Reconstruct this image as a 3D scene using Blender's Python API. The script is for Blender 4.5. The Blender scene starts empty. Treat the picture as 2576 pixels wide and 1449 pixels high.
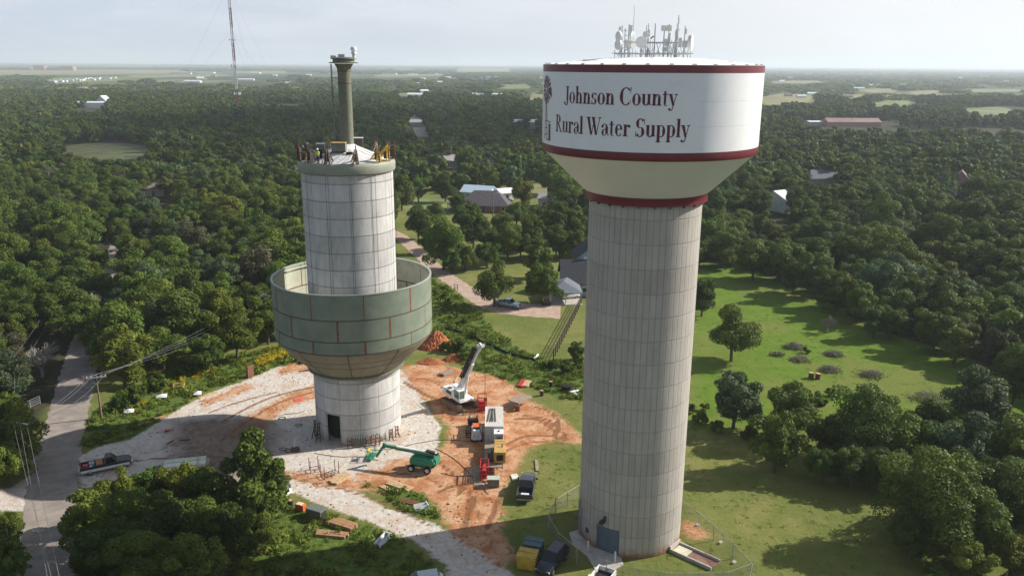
import bpy, math, random
import numpy as np
from mathutils import Vector
random.seed(7); RN = np.random.default_rng(11)
PI = math.pi; S = bpy.context.scene; COL = S.collection
# ------------------------------------------------------------------ camera model (photo measured in a 2576 x 1449 frame)
PITCH = math.radians(15.37); ROLL = math.radians(0.35); FPX = 2045.0; H = 50.0; K = H/44.0
CX, CY = 1288.0, 724.5
def ray(x, y):
    a = x-CX; b = y-CY
    u = (a*math.cos(ROLL)+b*math.sin(ROLL))/FPX; v = (-a*math.sin(ROLL)+b*math.cos(ROLL))/FPX
    return (u, math.cos(PITCH)-v*math.sin(PITCH), -math.sin(PITCH)-v*math.cos(PITCH))
def G(x, y, z=0.0):
    d = ray(x, y); t = (z-H)/d[2]
    return Vector((d[0]*t, d[1]*t, z))
def atY(x, y, Y):
    d = ray(x, y); t = Y/d[1]
    return Vector((d[0]*t, Y, H+d[2]*t))
def GP(pts, z=0.0): return [tuple(G(x, y, z)[:2]) for x, y in pts]

# ------------------------------------------------------------------ materials
MATS = {}
def nt(name):
    m = bpy.data.materials.new(name); m.use_nodes = True
    t = m.node_tree; b = t.nodes.get('Principled BSDF')
    return m, t, b
def N(t, typ, **kw):
    n = t.nodes.new(typ)
    for k, v in kw.items():
        if k.startswith('i_'):
            key = k[2:]; key = int(key) if key.isdigit() else key.replace('_', ' ')
            n.inputs[key].default_value = v
        else: setattr(n, k, v)
    return n
def L(t, a, b): t.links.new(a, b)
def c4(c): return (c[0], c[1], c[2], 1.0)
def math_(t, op, a, b=None, c=None, clamp=False):
    n = t.nodes.new('ShaderNodeMath'); n.operation = op; n.use_clamp = clamp
    for i, v in enumerate((a, b, c)):
        if v is None: continue
        if isinstance(v, (int, float)): n.inputs[i].default_value = v
        else: t.links.new(v, n.inputs[i])
    return n.outputs[0]
def mix_(t, f, a, b, blend='MIX'):
    n = t.nodes.new('ShaderNodeMix'); n.data_type = 'RGBA'; n.blend_type = blend
    for i, v in ((0, f), (6, a), (7, b)):
        if isinstance(v, (int, float)): n.inputs[i].default_value = v
        elif isinstance(v, (tuple, list)): n.inputs[i].default_value = c4(v)
        else: t.links.new(v, n.inputs[i])
    return n.outputs[2]
def sstep(t, v, lo, hi):
    n = t.nodes.new('ShaderNodeMapRange'); n.interpolation_type = 'SMOOTHSTEP'
    t.links.new(v, n.inputs[0]); n.inputs[1].default_value = lo; n.inputs[2].default_value = hi
    return n.outputs[0]
def noise(t, scale, detail=4, rough=.55, vec=None, dist=0.0, coord='Object'):
    n = t.nodes.new('ShaderNodeTexNoise'); n.inputs['Scale'].default_value = scale; n.inputs['Detail'].default_value = detail
    n.inputs['Roughness'].default_value = rough; n.inputs['Distortion'].default_value = dist
    if vec is None:
        vec = t.nodes.new('ShaderNodeTexCoord').outputs[coord]
    t.links.new(vec, n.inputs['Vector'])
    return n.outputs['Fac']
def mat(name, col, rough=.6, metal=0.0, var=.18, scale=3.0, dirt=None, dirt_amt=.5, bump=0.0, spec=.4, coat=0.0, coord='Object'):
    if name in MATS: return MATS[name]
    m, t, b = nt(name)
    d = tuple(c*(1-var) for c in col); u = tuple(min(1, c*(1+var*.6)) for c in col)
    f = noise(t, scale, 5, .6, coord=coord)
    col_o = mix_(t, sstep(t, f, .3, .7), d, u)
    if dirt is not None:
        g = noise(t, scale*2.3, 6, .7, coord=coord)
        col_o = mix_(t, math_(t, 'MULTIPLY', sstep(t, g, .48, .72), dirt_amt), col_o, dirt)
    L(t, col_o, b.inputs['Base Color'])
    b.inputs['Roughness'].default_value = rough; b.inputs['Metallic'].default_value = metal
    b.inputs['Specular IOR Level'].default_value = spec
    if coat: b.inputs['Coat Weight'].default_value = coat
    if bump:
        bn = N(t, 'ShaderNodeBump'); bn.inputs['Strength'].default_value = bump; bn.inputs['Distance'].default_value = .02
        L(t, noise(t, scale*12, 3, .6, coord=coord), bn.inputs['Height']); L(t, bn.outputs[0], b.inputs['Normal'])
    MATS[name] = m
    return m
DIRTC = (.22, .11, .05)
M = dict(
 steel=mat('galvanised_steel', (.42,.43,.44), .45, .6, scale=1.5),
 white=mat('white_paint', (.74,.75,.76), .4, dirt=(.42,.36,.30), dirt_amt=.35, scale=1.2),
 offwhite=mat('ivory_paint', (.66,.64,.57), .5, dirt=(.3,.24,.18), dirt_amt=.3),
 greywhite=mat('weathered_white_metal', (.6,.62,.64), .5, dirt=(.33,.3,.26), dirt_amt=.4),
 black=mat('black_rubber', (.018,.018,.019), .8, scale=6),
 darksteel=mat('dark_steel', (.06,.055,.05), .55, .4, dirt=(.16,.08,.04)),
 rust=mat('rusty_steel', (.15,.06,.03), .8, dirt=(.07,.035,.025), bump=.3),
 yellow=mat('yellow_paint', (.62,.40,.03), .5, dirt=(.2,.12,.05), dirt_amt=.6, scale=2.5),
 machine=mat('tan_yellow_machine_paint', (.48,.31,.09), .55, dirt=(.2,.14,.08), dirt_amt=.5),
 dyellow=mat('yellow_dumpster_paint', (.50,.34,.04), .6, dirt=(.16,.10,.05), dirt_amt=.75, scale=1.6),
 teal=mat('teal_dumpster_paint', (.06,.12,.12), .6, dirt=(.10,.10,.09), dirt_amt=.6),
 green=mat('green_lift_paint', (.012,.22,.115), .35, dirt=(.09,.12,.07), dirt_amt=.3, coat=.2),
 red=mat('red_paint', (.42,.025,.03), .5, dirt=(.2,.05,.04), dirt_amt=.5),
 orange=mat('orange_paint', (.6,.12,.03), .5, dirt=(.35,.12,.06)),
 olive=mat('olive_tank_paint', (.17,.175,.125), .5, dirt=(.1,.1,.07), dirt_amt=.4),
 boxgreen=mat('grey_green_cabinet_paint', (.13,.15,.125), .55, dirt=(.24,.2,.14), dirt_amt=.5),
 wood=mat('sawn_lumber', (.50,.34,.19), .8, var=.3, scale=5, dirt=(.28,.16,.09), dirt_amt=.6),
 oldwood=mat('weathered_lumber', (.30,.23,.17), .85, var=.35, scale=4, dirt=(.16,.11,.08), dirt_amt=.6),
 redwood=mat('reddish_timber', (.33,.19,.10), .8, var=.3, scale=4, dirt=(.42,.22,.10), dirt_amt=.6),
 pole=mat('utility_pole_wood', (.19,.13,.10), .85, var=.3, scale=3),
 glass=mat('tinted_glass', (.012,.016,.02), .12, var=.1, spec=.5),
 paleglass=mat('greenish_cab_glass', (.10,.16,.15), .1, var=.1, spec=.8),
 navy=mat('black_blue_car_paint', (.008,.012,.022), .25, var=.1, coat=.4),
 charcoal=mat('charcoal_car_paint', (.055,.06,.07), .28, metal=.3, var=.1, coat=.7),
 silver=mat('silver_car_paint', (.38,.45,.50), .3, metal=.5, var=.08, coat=.6),
 carwhite=mat('white_car_paint', (.72,.72,.70), .3, var=.08, dirt=(.45,.38,.3), dirt_amt=.25, coat=.5),
 carblack=mat('black_car_paint', (.014,.014,.018), .4, var=.1, coat=.15),
 rim=mat('alloy_rim', (.35,.35,.36), .35, .8),
 lamp=mat('clear_lamp_lens', (.75,.75,.72), .15), tail=mat('red_lamp_lens', (.35,.01,.01), .2),
 concrete=mat('pale_concrete', (.44,.41,.36), .85, dirt=(.26,.22,.18), dirt_amt=.5, bump=.3, scale=1.2),
 bark=mat('oak_bark', (.11,.085,.065), .9, var=.3, scale=5, bump=.4),
 deadwood=mat('bleached_dead_wood', (.27,.235,.215), .9, var=.3, scale=4),
 twig=mat('grey_brush_twigs', (.20,.165,.15), .9, var=.4, scale=6),
 wire=mat('aluminium_wire', (.40,.41,.42), .5, .4),
 hose=mat('dark_cable', (.05,.045,.04), .7),
 skin=mat('skin', (.42,.25,.17), .6), hivis=mat('high_visibility_vest', (.62,.75,.06), .6),
 denim=mat('dark_work_clothes', (.035,.045,.07), .8), hardhat=mat('white_hard_hat', (.8,.8,.8), .3),
 soil=None)

# ------------------------------------------------------------------ mesh builder
class MB:
    def __init__(s): s.v = []; s.f = []; s.mi = []; s.m = 0
    def add(s, vs, fs):
        o = len(s.v); s.v.extend([tuple(p) for p in vs])
        for f in fs: s.f.append(tuple(i+o for i in f)); s.mi.append(s.m)
        return s
    def box(s, c, d, rz=0.0, taper=1.0, ry=0.0):
        x, y, z = d[0]/2, d[1]/2, d[2]/2; out = []
        for k, (a, b, e) in enumerate([(-1,-1,-1),(1,-1,-1),(1,1,-1),(-1,1,-1),(-1,-1,1),(1,-1,1),(1,1,1),(-1,1,1)]):
            q = taper if e > 0 else 1.0
            px, py, pz = a*x*q, b*y*q, e*z
            if ry: px, pz = px*math.cos(ry)+pz*math.sin(ry), -px*math.sin(ry)+pz*math.cos(ry)
            px, py = px*math.cos(rz)-py*math.sin(rz), px*math.sin(rz)+py*math.cos(rz)
            out.append((c[0]+px, c[1]+py, c[2]+pz))
        return s.add(out, [(3,2,1,0),(4,5,6,7),(0,1,5,4),(1,2,6,5),(2,3,7,6),(3,0,4,7)])
    def bar(s, p, q, w, h=None, up=(0,0,1)):
        h = h or w; p = Vector(p); q = Vector(q); d = (q-p)
        if d.length < 1e-6: return s
        d.normalize(); u = Vector(up)
        if abs(d.dot(u)) > .98: u = Vector((1,0,0))
        sd = d.cross(u).normalized(); u2 = sd.cross(d).normalized(); vs = []
        for e in (p, q):
            for a, b in ((-1,-1),(1,-1),(1,1),(-1,1)): vs.append(e+sd*(a*w/2)+u2*(b*h/2))
        return s.add(vs, [(0,1,2,3),(7,6,5,4),(0,4,5,1),(1,5,6,2),(2,6,7,3),(3,7,4,0)])
    def cyl(s, p, q, r0, r1=None, n=12, caps=True):
        r1 = r0 if r1 is None else r1; p = Vector(p); q = Vector(q); d = (q-p).normalized()
        u = Vector((1,0,0)) if abs(d.z) > .9 else Vector((0,0,1))
        a = d.cross(u).normalized(); b = d.cross(a); vs = []
        for e, r in ((p, r0), (q, r1)):
            for k in range(n):
                t = 2*PI*k/n; vs.append(e+a*(r*math.cos(t))+b*(r*math.sin(t)))
        fs = [(k, k+n, (k+1)%n+n, (k+1)%n) for k in range(n)]
        if caps: fs += [tuple(range(n)), tuple(range(2*n-1, n-1, -1))]
        return s.add(vs, fs)
    def tube(s, pts, r, n=6, r1=None):
        k = len(pts)
        for i in range(k-1):
            ra = r if r1 is None else r+(r1-r)*i/(k-1); rb = r if r1 is None else r+(r1-r)*(i+1)/(k-1)
            s.cyl(pts[i], pts[i+1], ra, rb, n, caps=(i == 0 or i == k-2))
        return s
    def lathe(s, prof, n=64, c=(0,0), cap=False, a0=0.0, a1=2*PI):
        vs = []; full = abs(a1-a0-2*PI) < 1e-6; cnt = n if full else n+1
        for r, z in prof:
            for k in range(cnt):
                t = a0+(a1-a0)*k/n; vs.append((c[0]+r*math.cos(t), c[1]+r*math.sin(t), z))
        fs = []
        for j in range(len(prof)-1):
            for k in range(n):
                k2 = (k+1) % cnt
                fs.append((j*cnt+k, j*cnt+k2, (j+1)*cnt+k2, (j+1)*cnt+k))
        if cap: fs.append(tuple((len(prof)-1)*cnt+k for k in range(cnt)))
        return s.add(vs, fs)
    def prism(s, poly, z0, z1):
        n = len(poly); vs = [(x, y, z0) for x, y in poly]+[(x, y, z1) for x, y in poly]
        return s.add(vs, [tuple(range(n-1, -1, -1)), tuple(range(n, 2*n))]+[(k, (k+1)%n, (k+1)%n+n, k+n) for k in range(n)])
    def loft(s, secs, caps=True):
        n = len(secs[0]); vs = [p for sec in secs for p in sec]; fs = []
        for j in range(len(secs)-1):
            for k in range(n): fs.append((j*n+k, j*n+(k+1)%n, (j+1)*n+(k+1)%n, (j+1)*n+k))
        if caps: fs += [tuple(range(n-1, -1, -1)), tuple(range((len(secs)-1)*n, len(secs)*n))]
        return s.add(vs, fs)
    def blob(s, c, r, n=12, m=7, jit=.0):
        vs = [(c[0], c[1], c[2]+r[2])]
        for j in range(1, m):
            ph = PI*j/m
            for k in range(n):
                t = 2*PI*k/n; q = 1+random.uniform(-jit, jit)
                vs.append((c[0]+r[0]*math.sin(ph)*math.cos(t)*q, c[1]+r[1]*math.sin(ph)*math.sin(t)*q, c[2]+r[2]*math.cos(ph)*q))
        vs.append((c[0], c[1], c[2]-r[2])); fs = []
        for k in range(n):
            fs.append((0, 1+k, 1+(k+1)%n)); fs.append((len(vs)-1, 1+(m-2)*n+(k+1)%n, 1+(m-2)*n+k))
        for j in range(m-2):
            for k in range(n): fs.append((1+j*n+k, 1+(j+1)*n+k, 1+(j+1)*n+(k+1)%n, 1+j*n+(k+1)%n))
        return s.add(vs, fs)
    def build(s, name, mats, parent=None, smooth=False, bevel=0.0):
        if not isinstance(mats, (list, tuple)): mats = [mats]
        me = bpy.data.meshes.new(name); me.from_pydata(s.v, [], s.f)
        for m in mats: me.materials.append(m)
        if len(mats) > 1: me.polygons.foreach_set('material_index', s.mi)
        me.update()
        if smooth:
            me.polygons.foreach_set('use_smooth', [True]*len(me.polygons))
            try: me.set_sharp_from_angle(angle=math.radians(35))
            except Exception: pass
        o = bpy.data.objects.new(name, me); COL.objects.link(o)
        if parent is not None: o.parent = parent
        if bevel:
            b = o.modifiers.new('bevel', 'BEVEL'); b.width = bevel; b.segments = 2; b.limit_method = 'ANGLE'; b.angle_limit = math.radians(40)
        return o
def tag(o, label=None, cat=None, group=None, kind=None):
    if label: o['label'] = label
    if cat: o['category'] = cat
    if group: o['group'] = group
    if kind: o['kind'] = kind
    return o
def empty(name, loc=(0,0,0), rz=0.0, label=None, cat=None, group=None):
    o = bpy.data.objects.new(name, None); COL.objects.link(o); o.empty_display_size = .5
    o.location = loc; o.rotation_euler = (0, 0, rz)
    return tag(o, label, cat, group)
def copy_tree(o, parent=None):
    c = o.copy(); COL.objects.link(c); c.parent = parent
    for ch in list(o.children): copy_tree(ch, c)
    return c
def heading(p, q): return math.atan2(q[1]-p[1], q[0]-p[0])

# ------------------------------------------------------------------ camera, sun, sky
cam = bpy.data.cameras.new('camera'); cam.sensor_fit = 'HORIZONTAL'; cam.sensor_width = 36.0; cam.lens = 36.0*FPX/2576.0
cam.clip_start = .5; cam.clip_end = 90000
co = bpy.data.objects.new('camera', cam); COL.objects.link(co); co.location = (0, 0, H)
from mathutils import Matrix
co.rotation_euler = (Matrix.Rotation(PI/2-PITCH, 3, 'X') @ Matrix.Rotation(ROLL, 3, 'Z')).to_euler()
S.camera = co
SUN_EL = math.radians(33.0); SUNV = Vector((.957, .29, 0)).normalized()*math.cos(SUN_EL)+Vector((0, 0, math.sin(SUN_EL)))
sl = bpy.data.lights.new('sun', 'SUN'); sl.energy = 5.0; sl.angle = math.radians(.55); sl.color = (1, .94, .85)
so = bpy.data.objects.new('sun', sl); COL.objects.link(so); so.rotation_euler = SUNV.to_track_quat('Z', 'Y').to_euler(); so.location = (60, 20, 120)
w = bpy.data.worlds.new('World'); S.world = w; w.use_nodes = True; t = w.node_tree
bg = t.nodes['Background']; sk = N(t, 'ShaderNodeTexSky'); sk.sky_type = 'NISHITA'; sk.sun_disc = False
sk.sun_elevation = SUN_EL; sk.sun_rotation = math.atan2(SUNV.x, SUNV.y); sk.air_density = 1.0; sk.dust_density = 1.0; sk.ozone_density = 1.0
tc = N(t, 'ShaderNodeTexCoord'); mp = N(t, 'ShaderNodeMapping'); mp.inputs['Scale'].default_value = (1.0, 1.0, 5.0)
L(t, tc.outputs['Generated'], mp.inputs[0])
cl = noise(t, 2.3, 7, .6, mp.outputs[0], .6)
sz_ = N(t, 'ShaderNodeSeparateXYZ'); L(t, tc.outputs['Generated'], sz_.inputs[0])
lowf = sstep(t, sz_.outputs[2], .62, .03)
clf = math_(t, 'MULTIPLY', math_(t, 'MULTIPLY_ADD', sstep(t, cl, .36, .68), .14, .86), math_(t, 'MULTIPLY_ADD', lowf, .8, .2))
dt = N(t, 'ShaderNodeVectorMath', operation='DOT_PRODUCT'); L(t, tc.outputs['Generated'], dt.inputs[0]); dt.inputs[1].default_value = tuple(SUNV)
cloudc = mix_(t, sstep(t, dt.outputs['Value'], -.1, .75), (6.1, 6.85, 8.0), (9.5, 9.7, 10.0))
cl2 = noise(t, 1.6, 6, .62, mp.outputs[0], .9)
cloudc = mix_(t, math_(t, 'MULTIPLY', sstep(t, cl2, .46, .66), .5), cloudc, (8.7, 9.05, 9.7))
L(t, mix_(t, clf, sk.outputs[0], cloudc), bg.inputs['Color'])
bg.inputs['Strength'].default_value = .068
S.view_settings.view_transform = 'Standard'; S.view_settings.look = 'None'; S.view_settings.exposure = .6; S.view_settings.gamma = 1.0
S.cycles.use_denoising = True
S.cycles.max_bounces = 6; S.cycles.diffuse_bounces = 3; S.cycles.glossy_bounces = 3; S.cycles.transparent_max_bounces = 16; S.cycles.transmission_bounces = 2
S.cycles.volume_bounces = 1; S.cycles.caustics_reflective = False; S.cycles.caustics_refractive = False
# ------------------------------------------------------------------ ground: one sheet, zones as surface materials
def sdf(X, Y, poly):
    P = np.asarray(poly, float); n = len(P); d = np.full(X.shape, 1e9); ins = np.zeros(X.shape, bool)
    for i in range(n):
        a = P[i]; b = P[(i+1) % n]; e = b-a; wx = X-a[0]; wy = Y-a[1]
        tt = np.clip((wx*e[0]+wy*e[1])/(e@e+1e-9), 0, 1)
        d = np.minimum(d, (wx-e[0]*tt)**2+(wy-e[1]*tt)**2)
        c = ((a[1] > Y) != (b[1] > Y))
        with np.errstate(divide='ignore', invalid='ignore'):
            xi = a[0]+(Y-a[1])*e[0]/(e[1] if e[1] != 0 else 1e-9)
        ins ^= c & (X < xi)
    return np.where(ins, np.sqrt(d), -np.sqrt(d))      # + inside
def pmask(X, Y, polys, wd):
    m = np.zeros(X.shape)
    for p in polys:
        q = np.clip((sdf(X, Y, p)+wd)/(2*wd), 0, 1); m = np.maximum(m, q*q*(3-2*q))
    return m
def line_poly(pts, width):
    pts = [np.array(p, float) for p in pts]; l = []; r = []
    for i, p in enumerate(pts):
        a = pts[max(0, i-1)]; b = pts[min(len(pts)-1, i+1)]; d = (b-a)/np.linalg.norm(b-a); n = np.array((-d[1], d[0]))
        wdt = width[i] if isinstance(width, (list, tuple)) else width
        l.append(tuple(p+n*wdt/2)); r.append(tuple(p-n*wdt/2))
    return l+r[::-1]
def resample(pts, step):
    out = []
    for a, b in zip(pts[:-1], pts[1:]):
        a = np.array(a); b = np.array(b); k = max(1, int(np.linalg.norm(b-a)/step))
        for i in range(k): out.append(tuple(a+(b-a)*i/k))
    out.append(tuple(pts[-1])); return out
def smooth(pts, it=3):
    for _ in range(it):
        o = [pts[0]]
        for a, b in zip(pts[:-1], pts[1:]):
            o.append((a[0]*.75+b[0]*.25, a[1]*.75+b[1]*.25)); o.append((a[0]*.25+b[0]*.75, a[1]*.25+b[1]*.75))
        o.append(pts[-1]); pts = o
    return pts
ROAD = GP([(85,1800),(112,1449),(120,1290),(146,1130),(178,1020),(200,925),(222,850),(252,755),(286,690),(300,645),(305,600)])
GRAVEL = [GP([(200,1145),(250,1122),(330,1105),(430,1042),(520,990),(610,960),(700,922),(790,915),(870,920),(1010,930),(1050,975),(1085,1040),(1110,1075),(1100,1130),(1050,1180),(980,1200),(880,1213),(800,1205),(740,1195),(660,1190),(560,1230),(400,1240),(210,1225),(185,1180)]),
          GP([(690,1180),(800,1205),(900,1235),(960,1272),(1080,1312),(1140,1335),(1240,1400),(1310,1460),(1340,1640),(1150,1640),(1120,1420),(1040,1360),(1000,1343),(900,1300),(800,1268),(740,1240),(690,1215)]),
          GP([(-200,1236),(30,1228),(70,1200),(110,1190),(110,1275),(60,1285),(0,1285),(-200,1290)])]
DIRT = [GP([(1010,920),(1100,915),(1200,935),(1270,955),(1330,1005),(1400,1040),(1455,1090),(1480,1118),(1390,1108),(1320,1130),(1300,1190),(1262,1240),(1250,1340),(1130,1330),(1110,1290),(1060,1235),(940,1218),(880,1205),(900,1192),(960,1175),(1010,1150),(1080,1150),(1120,1120),(1130,1070),(1100,1050),(1075,1010),(1030,960)]),
        GP([(560,1100),(620,1045),(680,1015),(740,985),(800,965),(800,1000),(740,1018),(700,1040),(670,1075),(640,1110)]),
        GP([(720,1185),(830,1190),(900,1210),(1000,1240),(880,1232),(760,1215),(690,1195)]),
        GP([(700,925),(790,900),(800,925),(700,945)]), GP([(500,1010),(620,965),(640,975),(520,1020)]),
        GP([(1150,1240),(1260,1240),(1262,1340),(1300,1400),(1260,1430),(1130,1340)]),
        GP([(1700,1320),(1740,1310),(1790,1345),(1750,1360)])]
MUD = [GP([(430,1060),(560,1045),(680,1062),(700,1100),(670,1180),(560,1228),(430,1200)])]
TRACKS = [line_poly(smooth(GP([(1290,1055),(1345,1050),(1390,1075),(1405,1110)]), 2), .7), line_poly(smooth(GP([(1310,1045),(1370,1050),(1410,1078),(1425,1110)]), 2), .6),
          line_poly(smooth(GP([(1335,1020),(1385,1035),(1405,1060),(1402,1090)]), 2), .6), line_poly(GP([(1185,1250),(1165,1330)]), .7), line_poly(GP([(1255,1250),(1225,1330)]), .7),
          line_poly(smooth(GP([(560,1060),(650,1010),(730,985),(800,972)]), 2), .6), line_poly(smooth(GP([(1015,960),(1080,1000),(1130,1010)]), 2), .8),
          line_poly(smooth(GP([(1100,1160),(1150,1200),(1160,1260)]), 2), .6), line_poly(smooth(GP([(1030,950),(1090,955),(1130,990),(1135,1060)]), 2), .5), line_poly(smooth(GP([(1100,1240),(1150,1215),(1190,1240),(1200,1300)]), 2), .6), line_poly(smooth(GP([(1270,1120),(1330,1090),(1440,1105)]), 2), .6), line_poly(smooth(GP([(1260,1140),(1330,1108),(1440,1120)]), 2), .5), line_poly(smooth(GP([(720,1200),(850,1225),(960,1262),(1080,1320)]), 2), .5), line_poly(smooth(GP([(520,1040),(600,1010),(700,985)]), 2), .5), line_poly(smooth(GP([(540,1120),(620,1060),(700,1010),(790,985)]), 2), .5), line_poly(smooth(GP([(230,1175),(400,1150),(560,1150)]), 2), .5), line_poly(smooth(GP([(1000,1190),(1080,1200),(1130,1240)]), 2), .5)]
WEED = [GP([(520,1620),(560,1449),(680,1300),(700,1255),(760,1275),(800,1290),(900,1312),(1000,1355),(1060,1400),(1110,1440),(1110,1640)]),
        GP([(925,1222),(990,1222),(1080,1240),(1140,1290),(1115,1310),(1000,1272)]),
        GP([(212,1125),(236,1040),(300,985),(420,940),(560,895),(760,862),(792,890),(720,918),(600,955),(500,990),(430,1040),(330,1102)]),
        GP([(1085,700),(1150,740),(1210,800),(1300,880),(1380,915),(1470,905),(1470,1010),(1400,1000),(1300,960),(1190,935),(1130,880),(1060,840),(1030,800)])]
MEADOW = [GP([(1740,640),(1990,660),(2150,810),(2700,960),(2600,1110),(2250,1110),(1960,1080),(1740,1080)])]
FIELDS = [[(148,372),(200,362),(300,359),(352,364),(380,384),(330,402),(250,404),(200,392),(165,388)], [(1912,248),(1950,236),(2055,238),(2052,262),(1920,266)], [(2185,262),(2250,252),(2305,256),(2300,268),(2200,270)],
          [(2130,241),(2167,239),(2170,252),(2136,252)], [(2285,231),(2370,229),(2378,238),(2295,238)], [(2424,274),(2530,268),(2560,288),(2440,292)], [(2161,224),(2262,223),(2258,233),(2170,234)],
          [(1330,255),(1340,231),(1366,230),(1372,252)], [(1100,262),(1140,260),(1145,267),(1104,268)], [(1150,173),(1277,172),(1290,181),(1145,182)], [(940,188),(1120,187),(1118,193),(942,194)],
          [(1250,215),(1330,213),(1335,224),(1255,225)], [(-60,178),(130,176),(458,177),(470,186),(0,190),(-60,190)], [(590,180),(720,179),(720,186),(600,188)], [(120,197),(300,194),(300,205),(130,209)],
          [(320,190),(560,187),(600,193),(330,196)], [(1930,205),(2060,203),(2070,208),(1940,210)], [(2400,226),(2560,224),(2580,231),(2420,233)], [(1010,500),(1110,492),(1160,520),(1130,545),(1010,545)],
          [(1330,470),(1400,455),(1460,470),(1470,500),(1330,500)], [(1000,235),(1060,233),(1064,243),(1002,245)]]
FIELDP = [GP(f) for f in FIELDS]
SITE = GP([(-20,2300),(-60,1500),(-70,1300),(-60,1225),(0,1195),(100,1150),(212,1080),(235,1020),(300,975),(420,935),(560,890),(740,850),(860,800),(900,720),(960,620),(985,560),(985,490),(1100,455),(1470,440),(1500,640),(1745,672),(1850,690),(1980,745),(2110,825),(2200,858),(2300,890),(2470,945),(2680,1000),(2700,1300),(2640,2300)])
def axis(lo, hi, step, far, grow=1.13):
    a = list(np.arange(lo, hi+step*.5, step)); s = step; x = a[-1]
    while x < far: s *= grow; x += s; a.append(x)
    s = step; x = a[0]; pre = []
    lim = -far if lo < 0 else -3000
    while x > lim: s *= grow; x -= s; pre.append(x)
    return np.array(pre[::-1]+a)
ax = axis(-80, 70, .62, 45000); ay = axis(52, 190, .62, 45000)
XX, YY = np.meshgrid(ax, ay); nx, ny = len(ax), len(ay)
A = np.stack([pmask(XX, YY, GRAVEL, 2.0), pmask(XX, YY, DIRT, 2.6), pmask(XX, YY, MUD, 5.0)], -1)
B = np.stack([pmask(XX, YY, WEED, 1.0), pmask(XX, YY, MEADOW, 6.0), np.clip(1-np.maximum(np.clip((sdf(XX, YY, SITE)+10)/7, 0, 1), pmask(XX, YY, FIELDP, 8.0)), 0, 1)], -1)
A3 = pmask(XX, YY, TRACKS, .35)
me = bpy.data.meshes.new('ground')
vs = np.stack([XX.ravel(), YY.ravel(), np.zeros(nx*ny)], 1)
idx = np.arange(nx*ny).reshape(ny, nx); q = np.stack([idx[:-1,:-1], idx[:-1,1:], idx[1:,1:], idx[1:,:-1]], -1).reshape(-1, 4)
me.vertices.add(len(vs)); me.vertices.foreach_set('co', vs.ravel()); me.loops.add(q.size); me.loops.foreach_set('vertex_index', q.ravel())
me.polygons.add(len(q)); me.polygons.foreach_set('loop_start', np.arange(0, q.size, 4)); me.update(calc_edges=True)
for nm, arr in (('zone_a', np.concatenate([A, A3[..., None]], -1)), ('zone_b', np.concatenate([B, np.ones((ny, nx, 1))], -1))):
    at = me.color_attributes.new(nm, 'FLOAT_COLOR', 'POINT'); at.data.foreach_set('color', arr.reshape(-1, 4).astype(np.float32).ravel())
m, t, b = nt('ground_surface')
def attr(t, n):
    a = N(t, 'ShaderNodeAttribute', attribute_name=n); s = N(t, 'ShaderNodeSeparateColor'); L(t, a.outputs['Color'], s.inputs[0]); return s.outputs, a.outputs['Alpha']
(gr, di, mu), trk = (lambda o: (o[0], o[1]))(attr(t, 'zone_a'))
(we, md, fo), _ = (lambda o: (o[0], o[1]))(attr(t, 'zone_b'))
n1 = noise(t, .35, 7, .65); n2 = noise(t, 1.6, 6, .65, dist=.4); n3 = noise(t, 9, 4, .7); n0 = noise(t, .06, 4, .5); n4 = noise(t, .9, 8, .7, dist=1.2)
n12 = math_(t, 'ADD', math_(t, 'MULTIPLY', n1, .55), math_(t, 'MULTIPLY', n2, .45))
def edge(msk, k=.8, sharp=.1, nn=n12):
    return sstep(t, math_(t, 'ADD', msk, math_(t, 'MULTIPLY', math_(t, 'SUBTRACT', nn, .5), k)), .5-sharp, .5+sharp)
lawn = mix_(t, sstep(t, n1, .35, .65), (.155,.18,.040), (.235,.22,.075))
lawn = mix_(t, math_(t, 'MULTIPLY', sstep(t, n0, .4, .62), .55), lawn, (.085,.13,.022))
lawn = mix_(t, math_(t, 'MULTIPLY', sstep(t, n3, .42, .66), .6), lawn, (.06,.08,.018))
n6 = noise(t, 3.2, 5, .75, dist=.3)
lawn = mix_(t, math_(t, 'MULTIPLY', sstep(t, n6, .5, .68), .4), lawn, (.24,.23,.10))
lawn = mix_(t, math_(t, 'MULTIPLY', sstep(t, n4, .63, .72), .75), lawn, (.30,.17,.09))
mead = mix_(t, sstep(t, n1, .32, .66), (.088,.172,.012), (.145,.205,.026))
mead = mix_(t, math_(t, 'MULTIPLY', sstep(t, n3, .42, .66), .55), mead, (.05,.095,.01))
mead = mix_(t, math_(t, 'MULTIPLY', sstep(t, n6, .52, .66), .35), mead, (.20,.23,.06))
mead = mix_(t, math_(t, 'MULTIPLY', sstep(t, n0, .5, .6), .5), mead, (.17,.165,.05))
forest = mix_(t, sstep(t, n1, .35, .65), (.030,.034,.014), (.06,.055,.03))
weed = mix_(t, sstep(t, n2, .35, .65), (.055,.10,.018), (.12,.16,.035))
gravel = mix_(t, sstep(t, n2, .3, .7), (.46,.40,.34), (.62,.58,.53))
gravel = mix_(t, math_(t, 'MULTIPLY', sstep(t, n1, .50, .64), .6), gravel, (.46,.31,.205))
gravel = mix_(t, math_(t, 'MULTIPLY', sstep(t, n3, .52, .75), .35), gravel, (.28,.25,.22))
dirt = mix_(t, sstep(t, n1, .36, .62), (.39,.165,.07), (.56,.345,.21))
dirt = mix_(t, math_(t, 'MULTIPLY', sstep(t, n4, .5, .68), .75), dirt, (.28,.095,.038))
dirt = mix_(t, math_(t, 'MULTIPLY', sstep(t, n3, .5, .75), .4), dirt, (.17,.065,.03))
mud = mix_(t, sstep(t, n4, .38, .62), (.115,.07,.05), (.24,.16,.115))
base = mix_(t, edge(md, .5, .3), lawn, mead)
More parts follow.
